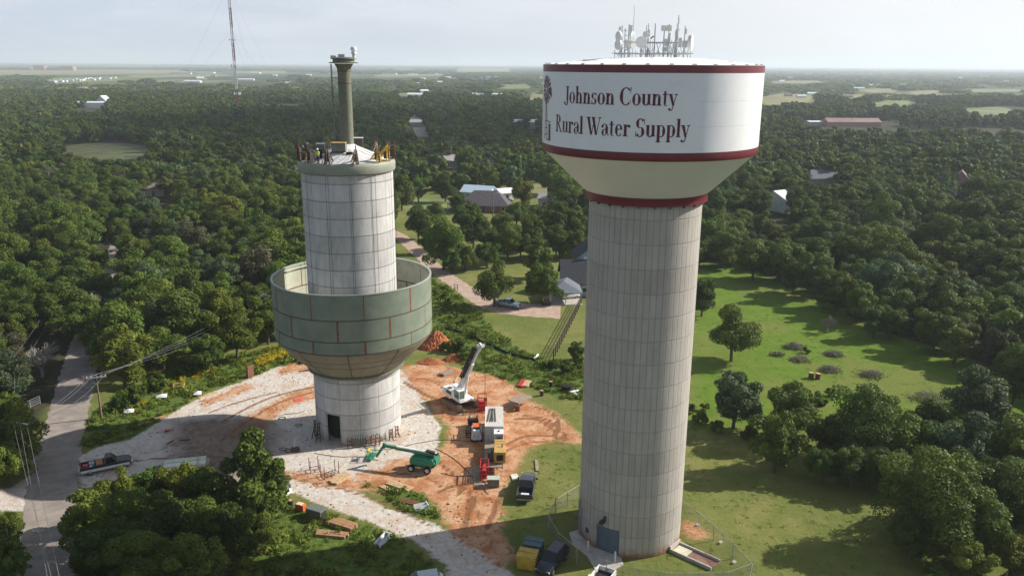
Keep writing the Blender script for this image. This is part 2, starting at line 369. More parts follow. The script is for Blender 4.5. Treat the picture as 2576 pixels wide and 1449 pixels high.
base = mix_(t, edge(fo, .7, .2, n1), base, forest)
base = mix_(t, edge(we, .9, .15), base, weed)
base = mix_(t, edge(gr, 1.1, .12), base, gravel)
base = mix_(t, edge(di, 1.5, .16, n4), base, dirt)
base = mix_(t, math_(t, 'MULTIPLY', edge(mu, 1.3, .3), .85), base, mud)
base = mix_(t, math_(t, 'MULTIPLY', edge(trk, .7, .2), .85), base, (.21,.09,.04))
# far country: dry fields and scrub show between the woods
fv = N(t, 'ShaderNodeTexCoord').outputs['Object']
fd = N(t, 'ShaderNodeSeparateXYZ'); L(t, fv, fd.inputs[0])
nf = noise(t, .0016, 6, .6); farm = sstep(t, fd.outputs[1], 700, 1600)
farc = mix_(t, sstep(t, nf, .5, .6), (.045,.062,.026), (.17,.17,.10))
base = mix_(t, math_(t, 'MULTIPLY', farm, sstep(t, fo, .4, .9)), base, farc)
L(t, base, b.inputs['Base Color']); b.inputs['Roughness'].default_value = .95; b.inputs['Specular IOR Level'].default_value = .1
bn = N(t, 'ShaderNodeBump'); bn.inputs['Strength'].default_value = .9; bn.inputs['Distance'].default_value = .10
hh = math_(t, 'ADD', n3, math_(t, 'MULTIPLY', n2, 1.5)); hh = math_(t, 'SUBTRACT', hh, math_(t, 'MULTIPLY', trk, .8))
L(t, hh, bn.inputs['Height']); L(t, bn.outputs[0], b.inputs['Normal'])
me.materials.append(m)
ground = bpy.data.objects.new('ground', me); COL.objects.link(ground); tag(ground, kind='structure')

def strip(name, pts, width, m, z, step=.7, rough=.35):
    pts = resample(smooth(pts, 3), step); mb = MB(); l = []; r = []
    wd = width if callable(width) else (lambda s: width)
    for i, p in enumerate(pts):
        a = np.array(pts[max(0, i-1)]); c = np.array(pts[min(len(pts)-1, i+1)]); d = c-a; d = d/np.linalg.norm(d); n = np.array((-d[1], d[0])); ww = wd(i/len(pts))/2
        p = np.array(p); l.append((*(p+n*(ww+random.uniform(-rough, rough))), z)); r.append((*(p-n*(ww+random.uniform(-rough, rough))), z))
    k = len(pts); ms = [tuple(np.array(l[i])*.5+np.array(r[i])*.5) for i in range(k)]
    mb.add(l+ms+r, [(i, i+1, i+1+k, i+k) for i in range(k-1)]+[(i+k, i+1+k, i+1+2*k, i+2*k) for i in range(k-1)])
    return mb.build(name, m)
m, t, b = nt('worn_asphalt')
n1 = noise(t, .5, 6, .65); n3 = noise(t, 14, 3, .7); n2 = noise(t, 2.5, 6, .7)
c = mix_(t, sstep(t, n1, .3, .7), (.20,.172,.15), (.31,.262,.22)); c = mix_(t, math_(t, 'MULTIPLY', sstep(t, n3, .45, .7), .35), c, (.13,.12,.115))
c = mix_(t, math_(t, 'MULTIPLY', sstep(t, n2, .58, .64), .35), c, (.12,.11,.105))
L(t, c, b.inputs['Base Color']); b.inputs['Roughness'].default_value = .9
bn = N(t, 'ShaderNodeBump'); bn.inputs['Strength'].default_value = .4; bn.inputs['Distance'].default_value = .03; L(t, n3, bn.inputs['Height']); L(t, bn.outputs[0], b.inputs['Normal'])
ASPH = m
tag(strip('road', ROAD, 5.5, m, .008, rough=.22), kind='structure')
PATHM = mat('pinkish_gravel_drive', (.40,.29,.225), .95, var=.22, scale=.8, dirt=(.27,.2,.15), dirt_amt=.5, bump=.4)
DRIVE = GP([(960,575),(1005,592),(1060,640),(1100,682),(1150,715),(1200,745),(1260,775),(1330,780),(1410,782)])
tag(strip('driveway', DRIVE, lambda s: 4.4 if s < .72 else 4.4+(s-.72)*26, PATHM, .008, rough=.25), kind='structure')
for pp, wd_ in ((GP([(940,520),(1060,519),(1160,517),(1205,545)]), 4.2), (GP([(1020,470),(1040,440),(1030,400)]), 5)):
    tag(strip('path', pp, wd_, mat('pale_gravel_lane', (.5,.44,.36), .95, scale=.6), .008), kind='structure')
FARROAD = GP([(1262,300),(1225,262),(1190,240),(1170,228)])
tag(strip('road', GP([(1070,345),(1050,310),(1036,287),(1030,270)]), 12, ASPH, .008, step=5), kind='structure')
tag(strip('road', GP([(455,232),(470,224),(492,214),(520,208)]) if False else GP([(826,228),(838,216),(850,205)]), 14, mat('far_pale_road', (.4,.36,.32), .9), .008, step=20), kind='structure')
for i, f in enumerate(FIELDP):
    d = f[0][1]; far = d > 600
    cc = [(.13,.17,.05), (.19,.18,.07), (.24,.215,.14), (.085,.105,.035)][(2 if far and FIELDS[i][0][1] < 210 else i % 2 if i else 3)]
    ff = smooth(f+[f[0]], 2); mb = MB(); mb.add([(x, y, .02) for x, y in ff[:-1]], [tuple(range(len(ff)-1))])
    tag(mb.build('field', mat('field_grass_%d' % (0 if not i else 1+i % 3 if not far else 4+i % 3), cc, .95, var=.4, scale=.02 if far else .09, dirt=(.10,.12,.05) if far else (.20,.14,.07), dirt_amt=.6)), kind='structure')
# haze
mb = MB(); mb.box((0, 23000, 69), (104000, 54000, 142)); hz = mb.build('haze', None or bpy.data.materials.new('haze'))
hm = hz.data.materials[0]; hm.use_nodes = True; t = hm.node_tree; t.nodes.remove(t.nodes['Principled BSDF'])
pv = N(t, 'ShaderNodeVolumePrincipled'); pv.inputs['Color'].default_value = (.82,.91,1.0,1); pv.inputs['Density'].default_value = 1.25e-4; pv.inputs['Anisotropy'].default_value = .2
L(t, pv.outputs[0], t.nodes['Material Output'].inputs['Volume']); tag(hz, kind='stuff')

# a drifting cloud high up towards the sun: it shades the woods behind the left tower
cs = Vector((*G(850, 335)[:2], 0))+SUNV*(950/SUNV.z); mb = MB(); random.seed(21)
for _ in range(46): a_ = random.uniform(0, 6.28); r_ = random.random()**.6; mb.blob((cs.x+r_*math.cos(a_)*210, cs.y+r_*math.sin(a_)*230, cs.z+random.uniform(-12, 25)), (random.uniform(35, 75), random.uniform(35, 75), random.uniform(14, 30)), 14, 8, .08)
m, t, b = nt('cloud_vapour'); b.inputs['Base Color'].default_value = (.85,.86,.88,1); b.inputs['Roughness'].default_value = 1; tr = N(t, 'ShaderNodeBsdfTransparent'); ms = N(t, 'ShaderNodeMixShader'); ms.inputs[0].default_value = .22
L(t, tr.outputs[0], ms.inputs[1]); L(t, b.outputs[0], ms.inputs[2]); L(t, ms.outputs[0], t.nodes['Material Output'].inputs['Surface'])
tag(mb.build('cloud', m, smooth=True), kind='stuff')
# ------------------------------------------------------------------ water towers
def concrete_wall(name, c0, c1, pitch, pan, line_dark, sub=2, stain=None, vw=1.0, hw=1.0):
    """cast concrete with ring joints and vertical form joints, in cylinder coordinates"""
    m, t, b = nt(name)
    o = N(t, 'ShaderNodeTexCoord').outputs['Object']; s = N(t, 'ShaderNodeSeparateXYZ'); L(t, o, s.inputs[0])
    ang = math_(t, 'ARCTAN2', s.outputs[1], s.outputs[0])
    u = math_(t, 'MULTIPLY', math_(t, 'ADD', ang, PI), pan/(2*PI)); v = math_(t, 'DIVIDE', s.outputs[2], pitch)
    def ln(x, w, soft):
        f = math_(t, 'FRACT', x); d = math_(t, 'ABSOLUTE', math_(t, 'SUBTRACT', f, .5))     # .5 at the joint
        return sstep(t, d, .5-w-soft, .5-w)
    lv = ln(u, .012*pan/24, .02*pan/24); lh = ln(v, .018, .022)
    ls = ln(math_(t, 'MULTIPLY', u, sub), .008*pan/24, .02*pan/24)
    l = math_(t, 'MAXIMUM', math_(t, 'MAXIMUM', math_(t, 'MULTIPLY', lv, vw), math_(t, 'MULTIPLY', lh, hw)), math_(t, 'MULTIPLY', ls, .45*vw))
    # every panel its own slight tone
    cell = N(t, 'ShaderNodeCombineXYZ'); L(t, math_(t, 'FLOOR', u), cell.inputs[0]); L(t, math_(t, 'FLOOR', v), cell.inputs[1])
    wn = N(t, 'ShaderNodeTexWhiteNoise'); wn.noise_dimensions = '2D'; L(t, cell.outputs[0], wn.inputs['Vector'])
    lift = N(t, 'ShaderNodeTexWhiteNoise'); lift.noise_dimensions = '1D'; L(t, math_(t, 'FLOOR', v), lift.inputs['W'])
    mp = N(t, 'ShaderNodeMapping'); mp.inputs['Scale'].default_value = (1, 1, .22); L(t, o, mp.inputs[0])
    streak = noise(t, 1.5, 6, .7, mp.outputs[0]); blot = noise(t, .35, 5, .6)
    f = math_(t, 'ADD', math_(t, 'MULTIPLY', wn.outputs['Value'], .22), math_(t, 'ADD', math_(t, 'MULTIPLY', lift.outputs['Value'], .25), math_(t, 'MULTIPLY', sstep(t, streak, .3, .7), .35)))
    f = math_(t, 'ADD', f, math_(t, 'MULTIPLY', sstep(t, blot, .35, .65), .2), clamp=True)
    c = mix_(t, f, c0, c1); c = mix_(t, math_(t, 'MULTIPLY', l, line_dark), c, tuple(x*.35 for x in c0))
    if stain:
        g = noise(t, 1.1, 5, .6); hgt = math_(t, 'ADD', s.outputs[2], math_(t, 'MULTIPLY', math_(t, 'SUBTRACT', g, .5), 2.2))
        c = mix_(t, math_(t, 'MULTIPLY', sstep(t, hgt, 1.25, .1), .8), c, stain)
    L(t, c, b.inputs['Base Color']); b.inputs['Roughness'].default_value = .85; b.inputs['Specular IOR Level'].default_value = .2
    bn = N(t, 'ShaderNodeBump'); bn.inputs['Strength'].default_value = .7; bn.inputs['Distance'].default_value = .05
    h = math_(t, 'SUBTRACT', math_(t, 'MULTIPLY', wn.outputs['Value'], .35), l); h = math_(t, 'ADD', h, math_(t, 'MULTIPLY', noise(t, 5, 4, .7), .25))
    L(t, h, bn.inputs['Height']); L(t, bn.outputs[0], b.inputs['Normal'])
    return m
RC = (11.64*K, 70.8*K); RR = 4.9*K; TR = 9.12*K
LC = (-19.05*K, 93.8*K); LR = 5.2*K
# ---------------- finished tower (right)
WT = empty('water_tower', (RC[0], RC[1], 0), 0, 'tall white and maroon water tower on a grey concrete pedestal, lettering and antennas on top', 'water tower')
Z = lambda z: z*K
mR = concrete_wall('ribbed_grey_concrete', (.315,.29,.26), (.46,.43,.385), 2.4, 56, .55, 1, (.25,.085,.025), .8, .38)
def wall_with_door(r, z1, a0, a1, dz, m, parent, thick=.3, n=96, name='pedestal'):
    mb = MB(); zs = [0, dz, z1]
    prof = [(r, 0), (r, dz)]
    mb.lathe(prof, int(n*(1-(a1-a0)/(2*PI))), a0=a1, a1=a0+2*PI)
    k0 = len(mb.v)
    mb.lathe([(r, dz), (r, z1)], n)
    # door reveal
    for a in (a0, a1):
        c, s = math.cos(a), math.sin(a)
        mb.add([(r*c, r*s, 0), ((r-thick)*c, (r-thick)*s, 0), ((r-thick)*c, (r-thick)*s, dz), (r*c, r*s, dz)], [(0,1,2,3)])
    mb.lathe([(r-thick, dz-.001), (r, dz)], 12, a0=a0, a1=a1)
    return mb.build(name, m, parent, smooth=True)
def ca(deg):      # degrees from the face that looks to -Y, positive to +X -> math angle
    return math.radians(deg)-PI/2
ped = wall_with_door(RR, Z(32.9), ca(-48.2), ca(-19.2), Z(2.72), mR, WT)
white = mat('tank_white_paint', (.80,.81,.81), .38, var=.025, scale=.3, dirt=(.62,.6,.56), dirt_amt=.18, spec=.5)
cream = mat('tank_cream_underside', (.82,.82,.82), .5, var=.03, scale=.3)
maroon = mat('tank_maroon_band', (.15,.020,.028), .4, var=.1, scale=.5, spec=.5)
g = .004
MB().lathe([(TR, Z(37.62)), (TR, Z(43.44))], 160).build('tank_shell', white, WT, True)
MB().lathe([(TR, Z(43.44)), (TR, Z(44.0)), (TR-.05, Z(44.02))], 160).build('upper_band', maroon, WT, True)
MB().lathe([(TR*.992, Z(36.95)), (TR*.998, Z(37.1)), (TR, Z(37.3)), (TR, Z(37.62))], 160).build('lower_band', maroon, WT, True)
MB().lathe([(5.34*K, Z(33.56)), (5.55*K, Z(33.72)), (TR*.955, Z(36.72)), (TR*.992, Z(36.95))], 160).build('tank_cone', cream, WT, True)
mb = MB(); mb.lathe([(4.9*K, Z(32.84)), (5.3*K, Z(32.84)), (5.3*K, Z(33.5)), (5.34*K, Z(33.56))], 128).build('collar_band', maroon, WT, True)
br_ = None
def ring_copies(name, build, n, par):
    o = build(); o.parent = par
    for k in range(1, n):
        c = o.copy(); COL.objects.link(c); c.parent = par; c.rotation_euler = (0, 0, 2*PI*k/n)
ring_copies('bracket', lambda: MB().box((5.0*K, 0, Z(32.74)), (.26, .1, .2)).build('bracket', M['darksteel'], WT), 24, WT)
mb = MB(); mb.lathe([(TR-.05, Z(44.02)), (TR*.8, Z(44.24)), (TR*.5, Z(44.5)), (TR*.25, Z(44.62)), (.01, Z(44.66))], 96); rf = mb.build('tank_roof', mat('roof_white_coating', (.8,.79,.76), .5, var=.05, scale=.6, dirt=(.5,.47,.42), dirt_amt=.3), WT, True)
ring_copies('roof_clip', lambda: MB().box((TR-.3, 0, Z(44.06)), (.22, .3, .12)).build('roof_clip', M['steel'], rf), 32, rf)
MB().box((-6.2, -3.5, Z(44.32)), (1.3, .9, .16)).build('roof_hatch', M['steel'], rf); MB().box((5.8, -5.6, Z(44.22)), (.8, .5, .14), .4).build('roof_vent', M['steel'], rf)
mb = MB()
for zz in (39.55, 41.4):
    mb.lathe([(TR+.002, Z(zz)-.012), (TR+.006, Z(zz)), (TR+.002, Z(zz)+.012)], 120, a0=ca(14), a1=ca(86))
mb.build('weld_seam', mat('seam_grey', (.55,.55,.55), .5), WT)
# roll-up door, lamp, cabinet, bollards, apron
mb = MB(); rd = RR-.24; nz = 22; prof = []
for k in range(nz+1):
    z = Z(2.74)*k/nz; prof += [(rd, z), (rd+.03, z+Z(2.74)/nz*.5)]
mb.lathe(prof[:-1], 10, a0=ca(-48.4), a1=ca(-19))
d = mb.build('roller_door', mat('slate_blue_shutter', (.085,.12,.15), .45, var=.12, scale=1), WT)
mb = MB(); a = ca(-37.5); mb.box(((RR+.35)*math.cos(a), (RR+.35)*math.sin(a), Z(3.35)), (.75, .42, .28), a); mb.box(((RR+.15)*math.cos(a+.03), (RR+.15)*math.sin(a+.03), Z(3.62)), (.3, .2, .5), a)
mb.build('wall_lamp', M['darksteel'], WT)
mb = MB(); a = ca(-62); mb.box(((RR+.06)*math.cos(a), (RR+.06)*math.sin(a), 1.55), (.12, .4, .5), a); mb.build('meter_box', M['darksteel'], WT)
mb = MB()
for dg in (-79, -84): 
    a = ca(dg); mb.bar(((RR+.15)*math.cos(a), (RR+.15)*math.sin(a), .0), ((RR+.15)*math.cos(a), (RR+.15)*math.sin(a), 4.2 if dg == -84 else 3.4), .16)
mb.build('conduit_pipe', M['steel'], WT)

# lettering: condensed serif letters as thick / thin strokes, wrapped round the shell
class Glyph:
    def __init__(s): s.q = []
    def st(s, x, y0, y1, w=.172):                      # stem
        s.q.append([((x-w/2, y0), (x+w/2, y0)), ((x-w/2, y1), (x+w/2, y1))]); return s
    def dg(s, p, q, w0, w1=None):                      # diagonal, horizontal cut
        w1 = w0 if w1 is None else w1
        s.q.append([((p[0]-w0/2, p[1]), (p[0]+w0/2, p[1])), ((q[0]-w1/2, q[1]), (q[0]+w1/2, q[1]))]); return s
    def hb(s, x0, x1, y, w=.055):                      # thin bar / serif
        s.q.append([((x0, y-w/2), (x0, y+w/2)), ((x1, y-w/2), (x1, y+w/2))]); return s
    def sf(s, x, y, w=.30, up=1):                      # bracketed serif
        s.q.append([((x-w/2, y), (x-w/2, y+.035*up)), ((x-.08, y), (x-.08, y+.075*up)), ((x+.08, y), (x+.08, y+.075*up)), ((x+w/2, y), (x+w/2, y+.035*up))]); return s
    def arc(s, cx, cy, rx, ry, t0, t1, thick=.18, thin=.06, n=20, ph=0.0):   # thick at the sides, thin at top and bottom
        row = []
        for k in range(n+1):
            a = math.radians(t0+(t1-t0)*k/n); w = thin+(thick-thin)*abs(math.cos(a+ph))**1.5
            c, si = math.cos(a), math.sin(a)
            row.append(((cx+rx*c, cy+ry*si), (cx+(rx-w)*c, cy+(ry-w*.75)*si)))
        s.q.append(row); return s
    def dot(s, x, y, r=.09):
        row = []
        for k in range(9):
            a = PI*k/8; row.append(((x+r*math.cos(a), y+r*math.sin(a)), (x+r*math.cos(a), y-r*math.sin(a))))
        s.q.append(row); return s
XH = .66
def glyph(ch):
    g = Glyph(); o = .245
    if ch == 'J': g.st(.33, .12, 1.0).sf(.33, 1.0, .34, -1).arc(.2, .1, .205, .26, 0, -150, .15, .07).dot(.06, .0, .085); return g, .5
    if ch == 'C': g.arc(.42, .5, .40, .52, 48, 312, .21, .07, 30).dg((.70, .66), (.735, 1.02), .03, .06).dg((.70, .30), (.735, .14), .04, .02); return g, .80
    if ch == 'R': g.st(.2, 0, 1.0, .16).sf(.2, 0, .36).sf(.19, 1.0, .34, -1).arc(.33, .755, .29, .25, 90, -90, .18, .06).hb(.2, .36, .98).hb(.2, .36, .528).dg((.34, .52), (.70, 0), .15, .15).hb(.62, .84, .02); return g, .82
    if ch == 'W':
        g.dg((.10, 1), (.34, 0), .20, .14).dg((.36, 0), (.54, .84), .05).dg((.46, 1), (.70, 0), .20, .14).dg((.72, 0), (.94, 1), .05)
        g.hb(-.04, .26, .98).hb(.34, .62, .98).hb(.84, 1.06, .98); return g, 1.04
    if ch == 'S':
        g.arc(.31, .74, .27, .28, 35, 262, .19, .075).arc(.29, .27, .28, .29, 80, -150, .19, .075).dg((.55, .70), (.56, 1.0), .03, .05).dg((.04, .30), (.035, -.0), .03, .05); return g, .63
    if ch == 'o': g.arc(.30, XH/2, .27, XH/2+.015, 0, 360, .18, .055, 30); return g, .60
    if ch == 'n': g.st(.16, 0, XH).sf(.16, 0).hb(.03, .16, XH-.03, .05).arc(.36, XH-.24, .19, .24, 5, 150, .17, .07).st(.475, 0, XH-.23).sf(.475, 0); return g, .65
    if ch == 'h': g.st(.16, 0, 1.02).sf(.16, 0).hb(.03, .16, .99, .05).arc(.36, XH-.24, .19, .24, 5, 150, .17, .07).st(.475, 0, XH-.23).sf(.475, 0); return g, .65
    if ch == 'u': g.st(.15, .18, XH).hb(.02, .15, XH-.03, .05).arc(.29, .19, .215, .20, 180, 320, .17, .07).st(.475, .05, XH).hb(.34, .475, XH-.03, .05).hb(.475, .62, .06, .05); return g, .64
    if ch == 's': g.arc(.23, .485, .19, .19, 35, 262, .15, .06).arc(.22, .17, .20, .19, 80, -150, .15, .06).dg((.39, .46), (.40, .65), .03, .04).dg((.04, .21), (.035, .0), .03, .04); return g, .46
    if ch == 't': g.st(.18, .12, XH+.16, .135).hb(.02, .36, XH-.02, .05).arc(.26, .14, .15, .155, 180, 300, .12, .06); return g, .39
    if ch == 'y': g.dg((.13, XH), (.33, .0), .19, .13).dg((.50, XH), (.27, -.20), .045, .06).hb(.0, .25, XH-.02).hb(.39, .60, XH-.02).arc(.17, -.19, .12, .10, 0, -120, .08, .06).dot(.09, -.21, .075); return g, .57
    if ch == 'r': g.st(.16, 0, XH).sf(.16, 0, .32).hb(.03, .16, XH-.03, .05).arc(.34, XH-.18, .13, .18, 75, 150, .10, .07).dot(.395, XH-.09, .085); return g, .48
    if ch == 'a': g.st(.40, .10, .48).arc(.25, .44, .22, .225, 5, 150, .14, .055).dot(.11, .50, .075).arc(.24, .17, .19, .19, 75, 290, .15, .06).hb(.25, .36, .345).hb(.44, .55, .045, .06).dg((.30, .04), (.38, .14), .05); return g, .54
    if ch == 'l': g.st(.16, 0, 1.02).sf(.16, 0).hb(.03, .16, .99, .05); return g, .31
    if ch == 'e': g.arc(.27, XH/2, .24, XH/2+.015, 20, 318, .17, .06, 28).hb(.12, .50, .385, .045).dg((.45, .385), (.44, .47), .10, .06); return g, .53
    if ch == 'p': g.st(.16, -.29, XH).sf(.16, -.29).hb(.03, .16, XH-.03, .05).arc(.31, XH/2, .27, XH/2+.01, 140, -140, .18, .06, 26); return g, .62
    return g, .30
tcount = [0]
def text_line(txt, a0, a1, z0, z1h, par):
    gl = [glyph(c) for c in txt]; wsum = sum(w for _, w in gl); x = 0; mb = MB()
    for ch, (g_, w_) in zip(txt+' ', gl+[(Glyph(), 0)]):
        for row in g_.q:
            tcount[0] += 1; r = TR+.008+(tcount[0] % 12)*.0011; vs = []
            for p, q in row:
                for e in (p, q):
                    a = ca(a0+(a1-a0)*(x+e[0])/wsum); vs.append((r*math.cos(a), r*math.sin(a), z0+e[1]*z1h))
            n = len(row); mb.add(vs, [(2*i, 2*i+1, 2*i+3, 2*i+2) for i in range(n-1)])
        x += w_
        if ch == ' ' and mb.v: mb.build('lettering', ink, par); mb = MB()
ink = mat('maroon_lettering', (.11,.012,.03), .45, var=.06, scale=1)
text_line('Johnson County', -56.4, 3.2, Z(41.10), Z(1.27), WT)
text_line('Rural Water Supply', -63.9, 10.0, Z(38.80), Z(1.33), WT)
# windmill emblem painted at the left limb of the shell
def emb(mb, poly, off=.01):
    vs = []
    for a, z in poly:
        aa = ca(a); vs.append(((TR+off)*math.cos(aa), (TR+off)*math.sin(aa), Z(z)))
    mb.add(vs, [tuple(range(len(vs)))])
def embline(mb, p, q, w, off=.01):                      # p, q = (deg, z); w in metres
    px, pz = math.radians(p[0])*9.12, p[1]; qx, qz = math.radians(q[0])*9.12, q[1]; l = math.hypot(qx-px, qz-pz); nx_, nz_ = -(qz-pz)/l*w/2, (qx-px)/l*w/2
    emb(mb, [(math.degrees((px+nx_)/9.12), pz+nz_), (math.degrees((qx+nx_)/9.12), qz+nz_), (math.degrees((qx-nx_)/9.12), qz-nz_), (math.degrees((px-nx_)/9.12), pz-nz_)], off)
mb = MB(); ca0, cz0 = -77.0, 42.0
for k in range(16):
    a = 2*PI*k/16+.1; o = .010+.001*(k % 3)
    c_, s_ = math.cos(a), math.sin(a); P_ = []
    for rr, ww in ((.32, .035), (1.12, .15)):
        P_.append((rr, ww))
    pts = [(P_[0][0], -P_[0][1]), (P_[1][0], -P_[1][1]), (P_[1][0]*1.03, P_[1][1]), (P_[0][0], P_[0][1])]
    emb(mb, [(ca0+math.degrees((x*c_-y*s_)/9.12), cz0+(x*s_+y*c_)) for x, y in pts], o)
for rr in (.26, .78):
    row = [2*PI*k/24 for k in range(25)]
    for a, b_ in zip(row[:-1], row[1:]):
        embline(mb, (ca0+math.degrees(rr*math.cos(a)/9.12), cz0+rr*math.sin(a)), (ca0+math.degrees(rr*math.cos(b_)/9.12), cz0+rr*math.sin(b_)), .07, .014)
emb(mb, [(ca0+4, 42.15), (ca0+7.4, 42.25), (ca0+8.4, 41.35), (ca0+5.2, 41.75)], .015)       # tail vane
embline(mb, (ca0, 41.95), (ca0+4.2, 41.9), .09, .0155)
for sgn in (-1, 1): embline(mb, (ca0+sgn*.7, 40.9), (ca0+sgn*2.6, 38.0), .10, .011)
embline(mb, (ca0, 41.7), (ca0, 40.8), .12, .012)
for k in range(5):
    z = 40.6-k*.55; w_ = .8+k*.38; embline(mb, (ca0-w_, z), (ca0+w_, z), .07, .0125); embline(mb, (ca0-w_, z), (ca0+w_+.35, z-.55), .05, .0135)
emb(mb, [(ca0+4.2, 39.35), (ca0+7.0, 39.3), (ca0+7.2, 37.95), (ca0+4.6, 37.95)], .012)
for p, q in (((ca0+1.4, 39.5), (ca0+7.2, 39.45)), ((ca0+1.6, 38.05), (ca0+4.6, 38.0))): embline(mb, p, q, .08, .013)
mb.build('windmill_emblem', ink, WT)

# antennas on the roof
ant = MB()
rz = lambda x, y: Z(44.66)-(math.hypot(x, y)/TR)**1.6*Z(.62)
for a in [2*PI*k/10 for k in range(10)]:
    r0 = 3.6; b_ = a+2*PI/10
    for z in (.3,): ant.bar((r0*math.cos(a), r0*math.sin(a), Z(44.6)+z), (r0*math.cos(b_), r0*math.sin(b_), Z(44.6)+z), .04)
    ant.bar((r0*math.cos(a), r0*math.sin(a), Z(44.45)), (r0*math.cos(a), r0*math.sin(a), Z(44.6)+.7), .05)
for k in range(6):
    a = k*PI/6; r0 = 3.9; ant.bar((r0*math.cos(a), r0*math.sin(a), Z(44.66)+.32), (-r0*math.cos(a), -r0*math.sin(a), Z(44.66)+.32), .06)
for x0, x1, y in ((-3.4, 2.2, -1.2), (-1, 3.4, .9), (-2.4, 1.2, 2.0)): ant.bar((x0, y, Z(44.66)+1.3), (x1, y, Z(44.66)+1.3), .07)
for _ in range(26):
    x = random.uniform(-3.3, 3.3); y = random.uniform(-2.6, 2.6); ant.bar((x, y, Z(44.6)+.1), (x+random.uniform(-.9, .9), y+random.uniform(-.9, .9), Z(44.6)+random.uniform(.8, 1.9)), .045)
frame = ant.build('antenna_frame', M['steel'], WT)
def px2(x, y, dy=0.0):                                   # pixel on the roof plane through the tower axis -> local
    p = atY(x, y, RC[1]+dy); return (p.x-RC[0], dy, p.z)
def mast(x, ytop, dy=0.0, r=.045, ybot=140):
    p = px2(x, ytop, dy); q = px2(x, ybot, dy)
    mb = MB(); mb.cyl((p[0], dy, q[2]-.2), (p[0], dy, p[2]), r, r*.7, 8); return mb.build('antenna_mast', M['steel'], WT)
def dish(par, x, y, rpx, dy=0.0, face=(0, -1), deep=.5):
    p = px2(x, y, dy); r = rpx*(RC[1]/FPX)*1.0; f = Vector((face[0], face[1], 0)).normalized(); c = Vector(p)
    mb = MB(); mb.cyl(c-f*(r*deep*.5), c+f*(r*deep*.5), r, r, 28); mb.cyl(c-f*(r*deep*.5), c-f*(r*deep), r, r*.25, 28)
    mb.build('antenna_dish', mat('pale_radome', (.66,.67,.66), .45, var=.05), par, True)
def panel(par, x, y, wpx, hpx, dy=0.0, col='pale_radome', ang=0.0):
    s = RC[1]/FPX; p = px2(x, y, dy); mb = MB(); mb.box(p, (wpx*s, .22, hpx*s), ang)
    mb.build('antenna_panel', MATS.get(col) or M['offwhite'], par, bevel=.02)
a = mast(1566, 65, -1.0, .07); b_ = mast(1573, 72, -.6); dish(a, 1557, 92, 11, -1.3, (-.9, -.5)); dish(a, 1556, 113, 12, -1.3, (-.9, -.5)); panel(a, 1560, 73, 6, 9, -1.1)
for y in (78, 90, 102, 114, 126): panel(b_, 1574, y, 8, 2.5, -.6)
a = mast(1583, 62, -.3, .07); mast(1587, 66, .4); panel(a, 1588, 72, 6, 14, -.4); dish(a, 1590, 88, 8, -.2, (.7, -.6)); dish(a, 1580, 112, 10, -.8, (-.5, -.8)); dish(a, 1592, 112, 10, -1.0, (.6, -.9))
mast(1596, 15, .8, .028)
a = mast(1614, 112, -2.6, .08); dish(a, 1613, 107, 13, -2.8, (.15, -1), .3)
a = mast(1627, 64, .2, .05); mast(1632, 60, .5, .05); dish(a, 1624, 87, 7, -.1, (-.6, -.8)); panel(a, 1632, 84, 5, 16, -.1); mast(1637, 94, -.7, .03)
a = mast(1642, 104, -.5, .03); panel(a, 1639, 96, 3, 4, -.5, 'red_paint'); panel(a, 1643, 93, 3, 4, -.6, 'red_paint')
mast(1649, 60, .3, .07)
a = mast(1672, 66, -.4, .07); b_ = mast(1684, 62, .2, .07); panel(b_, 1679, 72, 20, 13, -.5, 'ivory_paint'); panel(a, 1668, 72, 8, 13, -.6); dish(b_, 1685, 95, 12, .2, (.9, -.2), .4); dish(a, 1676, 108, 9, -.8, (.1, -1)); panel(a, 1674, 125, 14, 10, -.5, 'darker')
a = mast(1700, 80, -.2, .07); b_ = mast(1708, 38, .1, .045); panel(a, 1703, 88, 6, 24, -.3); panel(b_, 1711, 108, 8, 22, -.2); panel(a, 1696, 116, 7, 18, -.4); mast(1704, 60, -.5, .05)
for y in (46, 52, 58, 76): panel(b_, 1708, y, 5, 2, .1)
a = mast(1724, 66, -.1, .06); dish(a, 1737, 108, 19, -.4, (.94, -.34), .42); panel(a, 1722, 112, 10, 16, -.2); panel(a, 1726, 80, 4, 12, -.2)

# things at its foot
mb = MB(); mb.prism(GP([(1432,1340),(1455,1333),(1560,1392),(1568,1420),(1520,1449),(1500,1440),(1478,1400),(1440,1370)]), -.05, .09); tag(mb.build('concrete_apron', M['concrete'], bevel=.02), kind='structure')
for i, (x, y) in enumerate(((1479, 1387), (1547, 1414))):
    p = G(x, y); e = empty('bollard', p, 0, 'pale yellow round bollard at the %s of the blue roller door' % ('left side' if i == 0 else 'right side'), 'bollard', 'bollards guarding the roller door')
    MB().cyl((0,0,0), (0,0,1.25), .1, n=16).cyl((0,0,1.25), (0,0,1.33), .1, .04, 16).build('post', M['offwhite'], e, True)
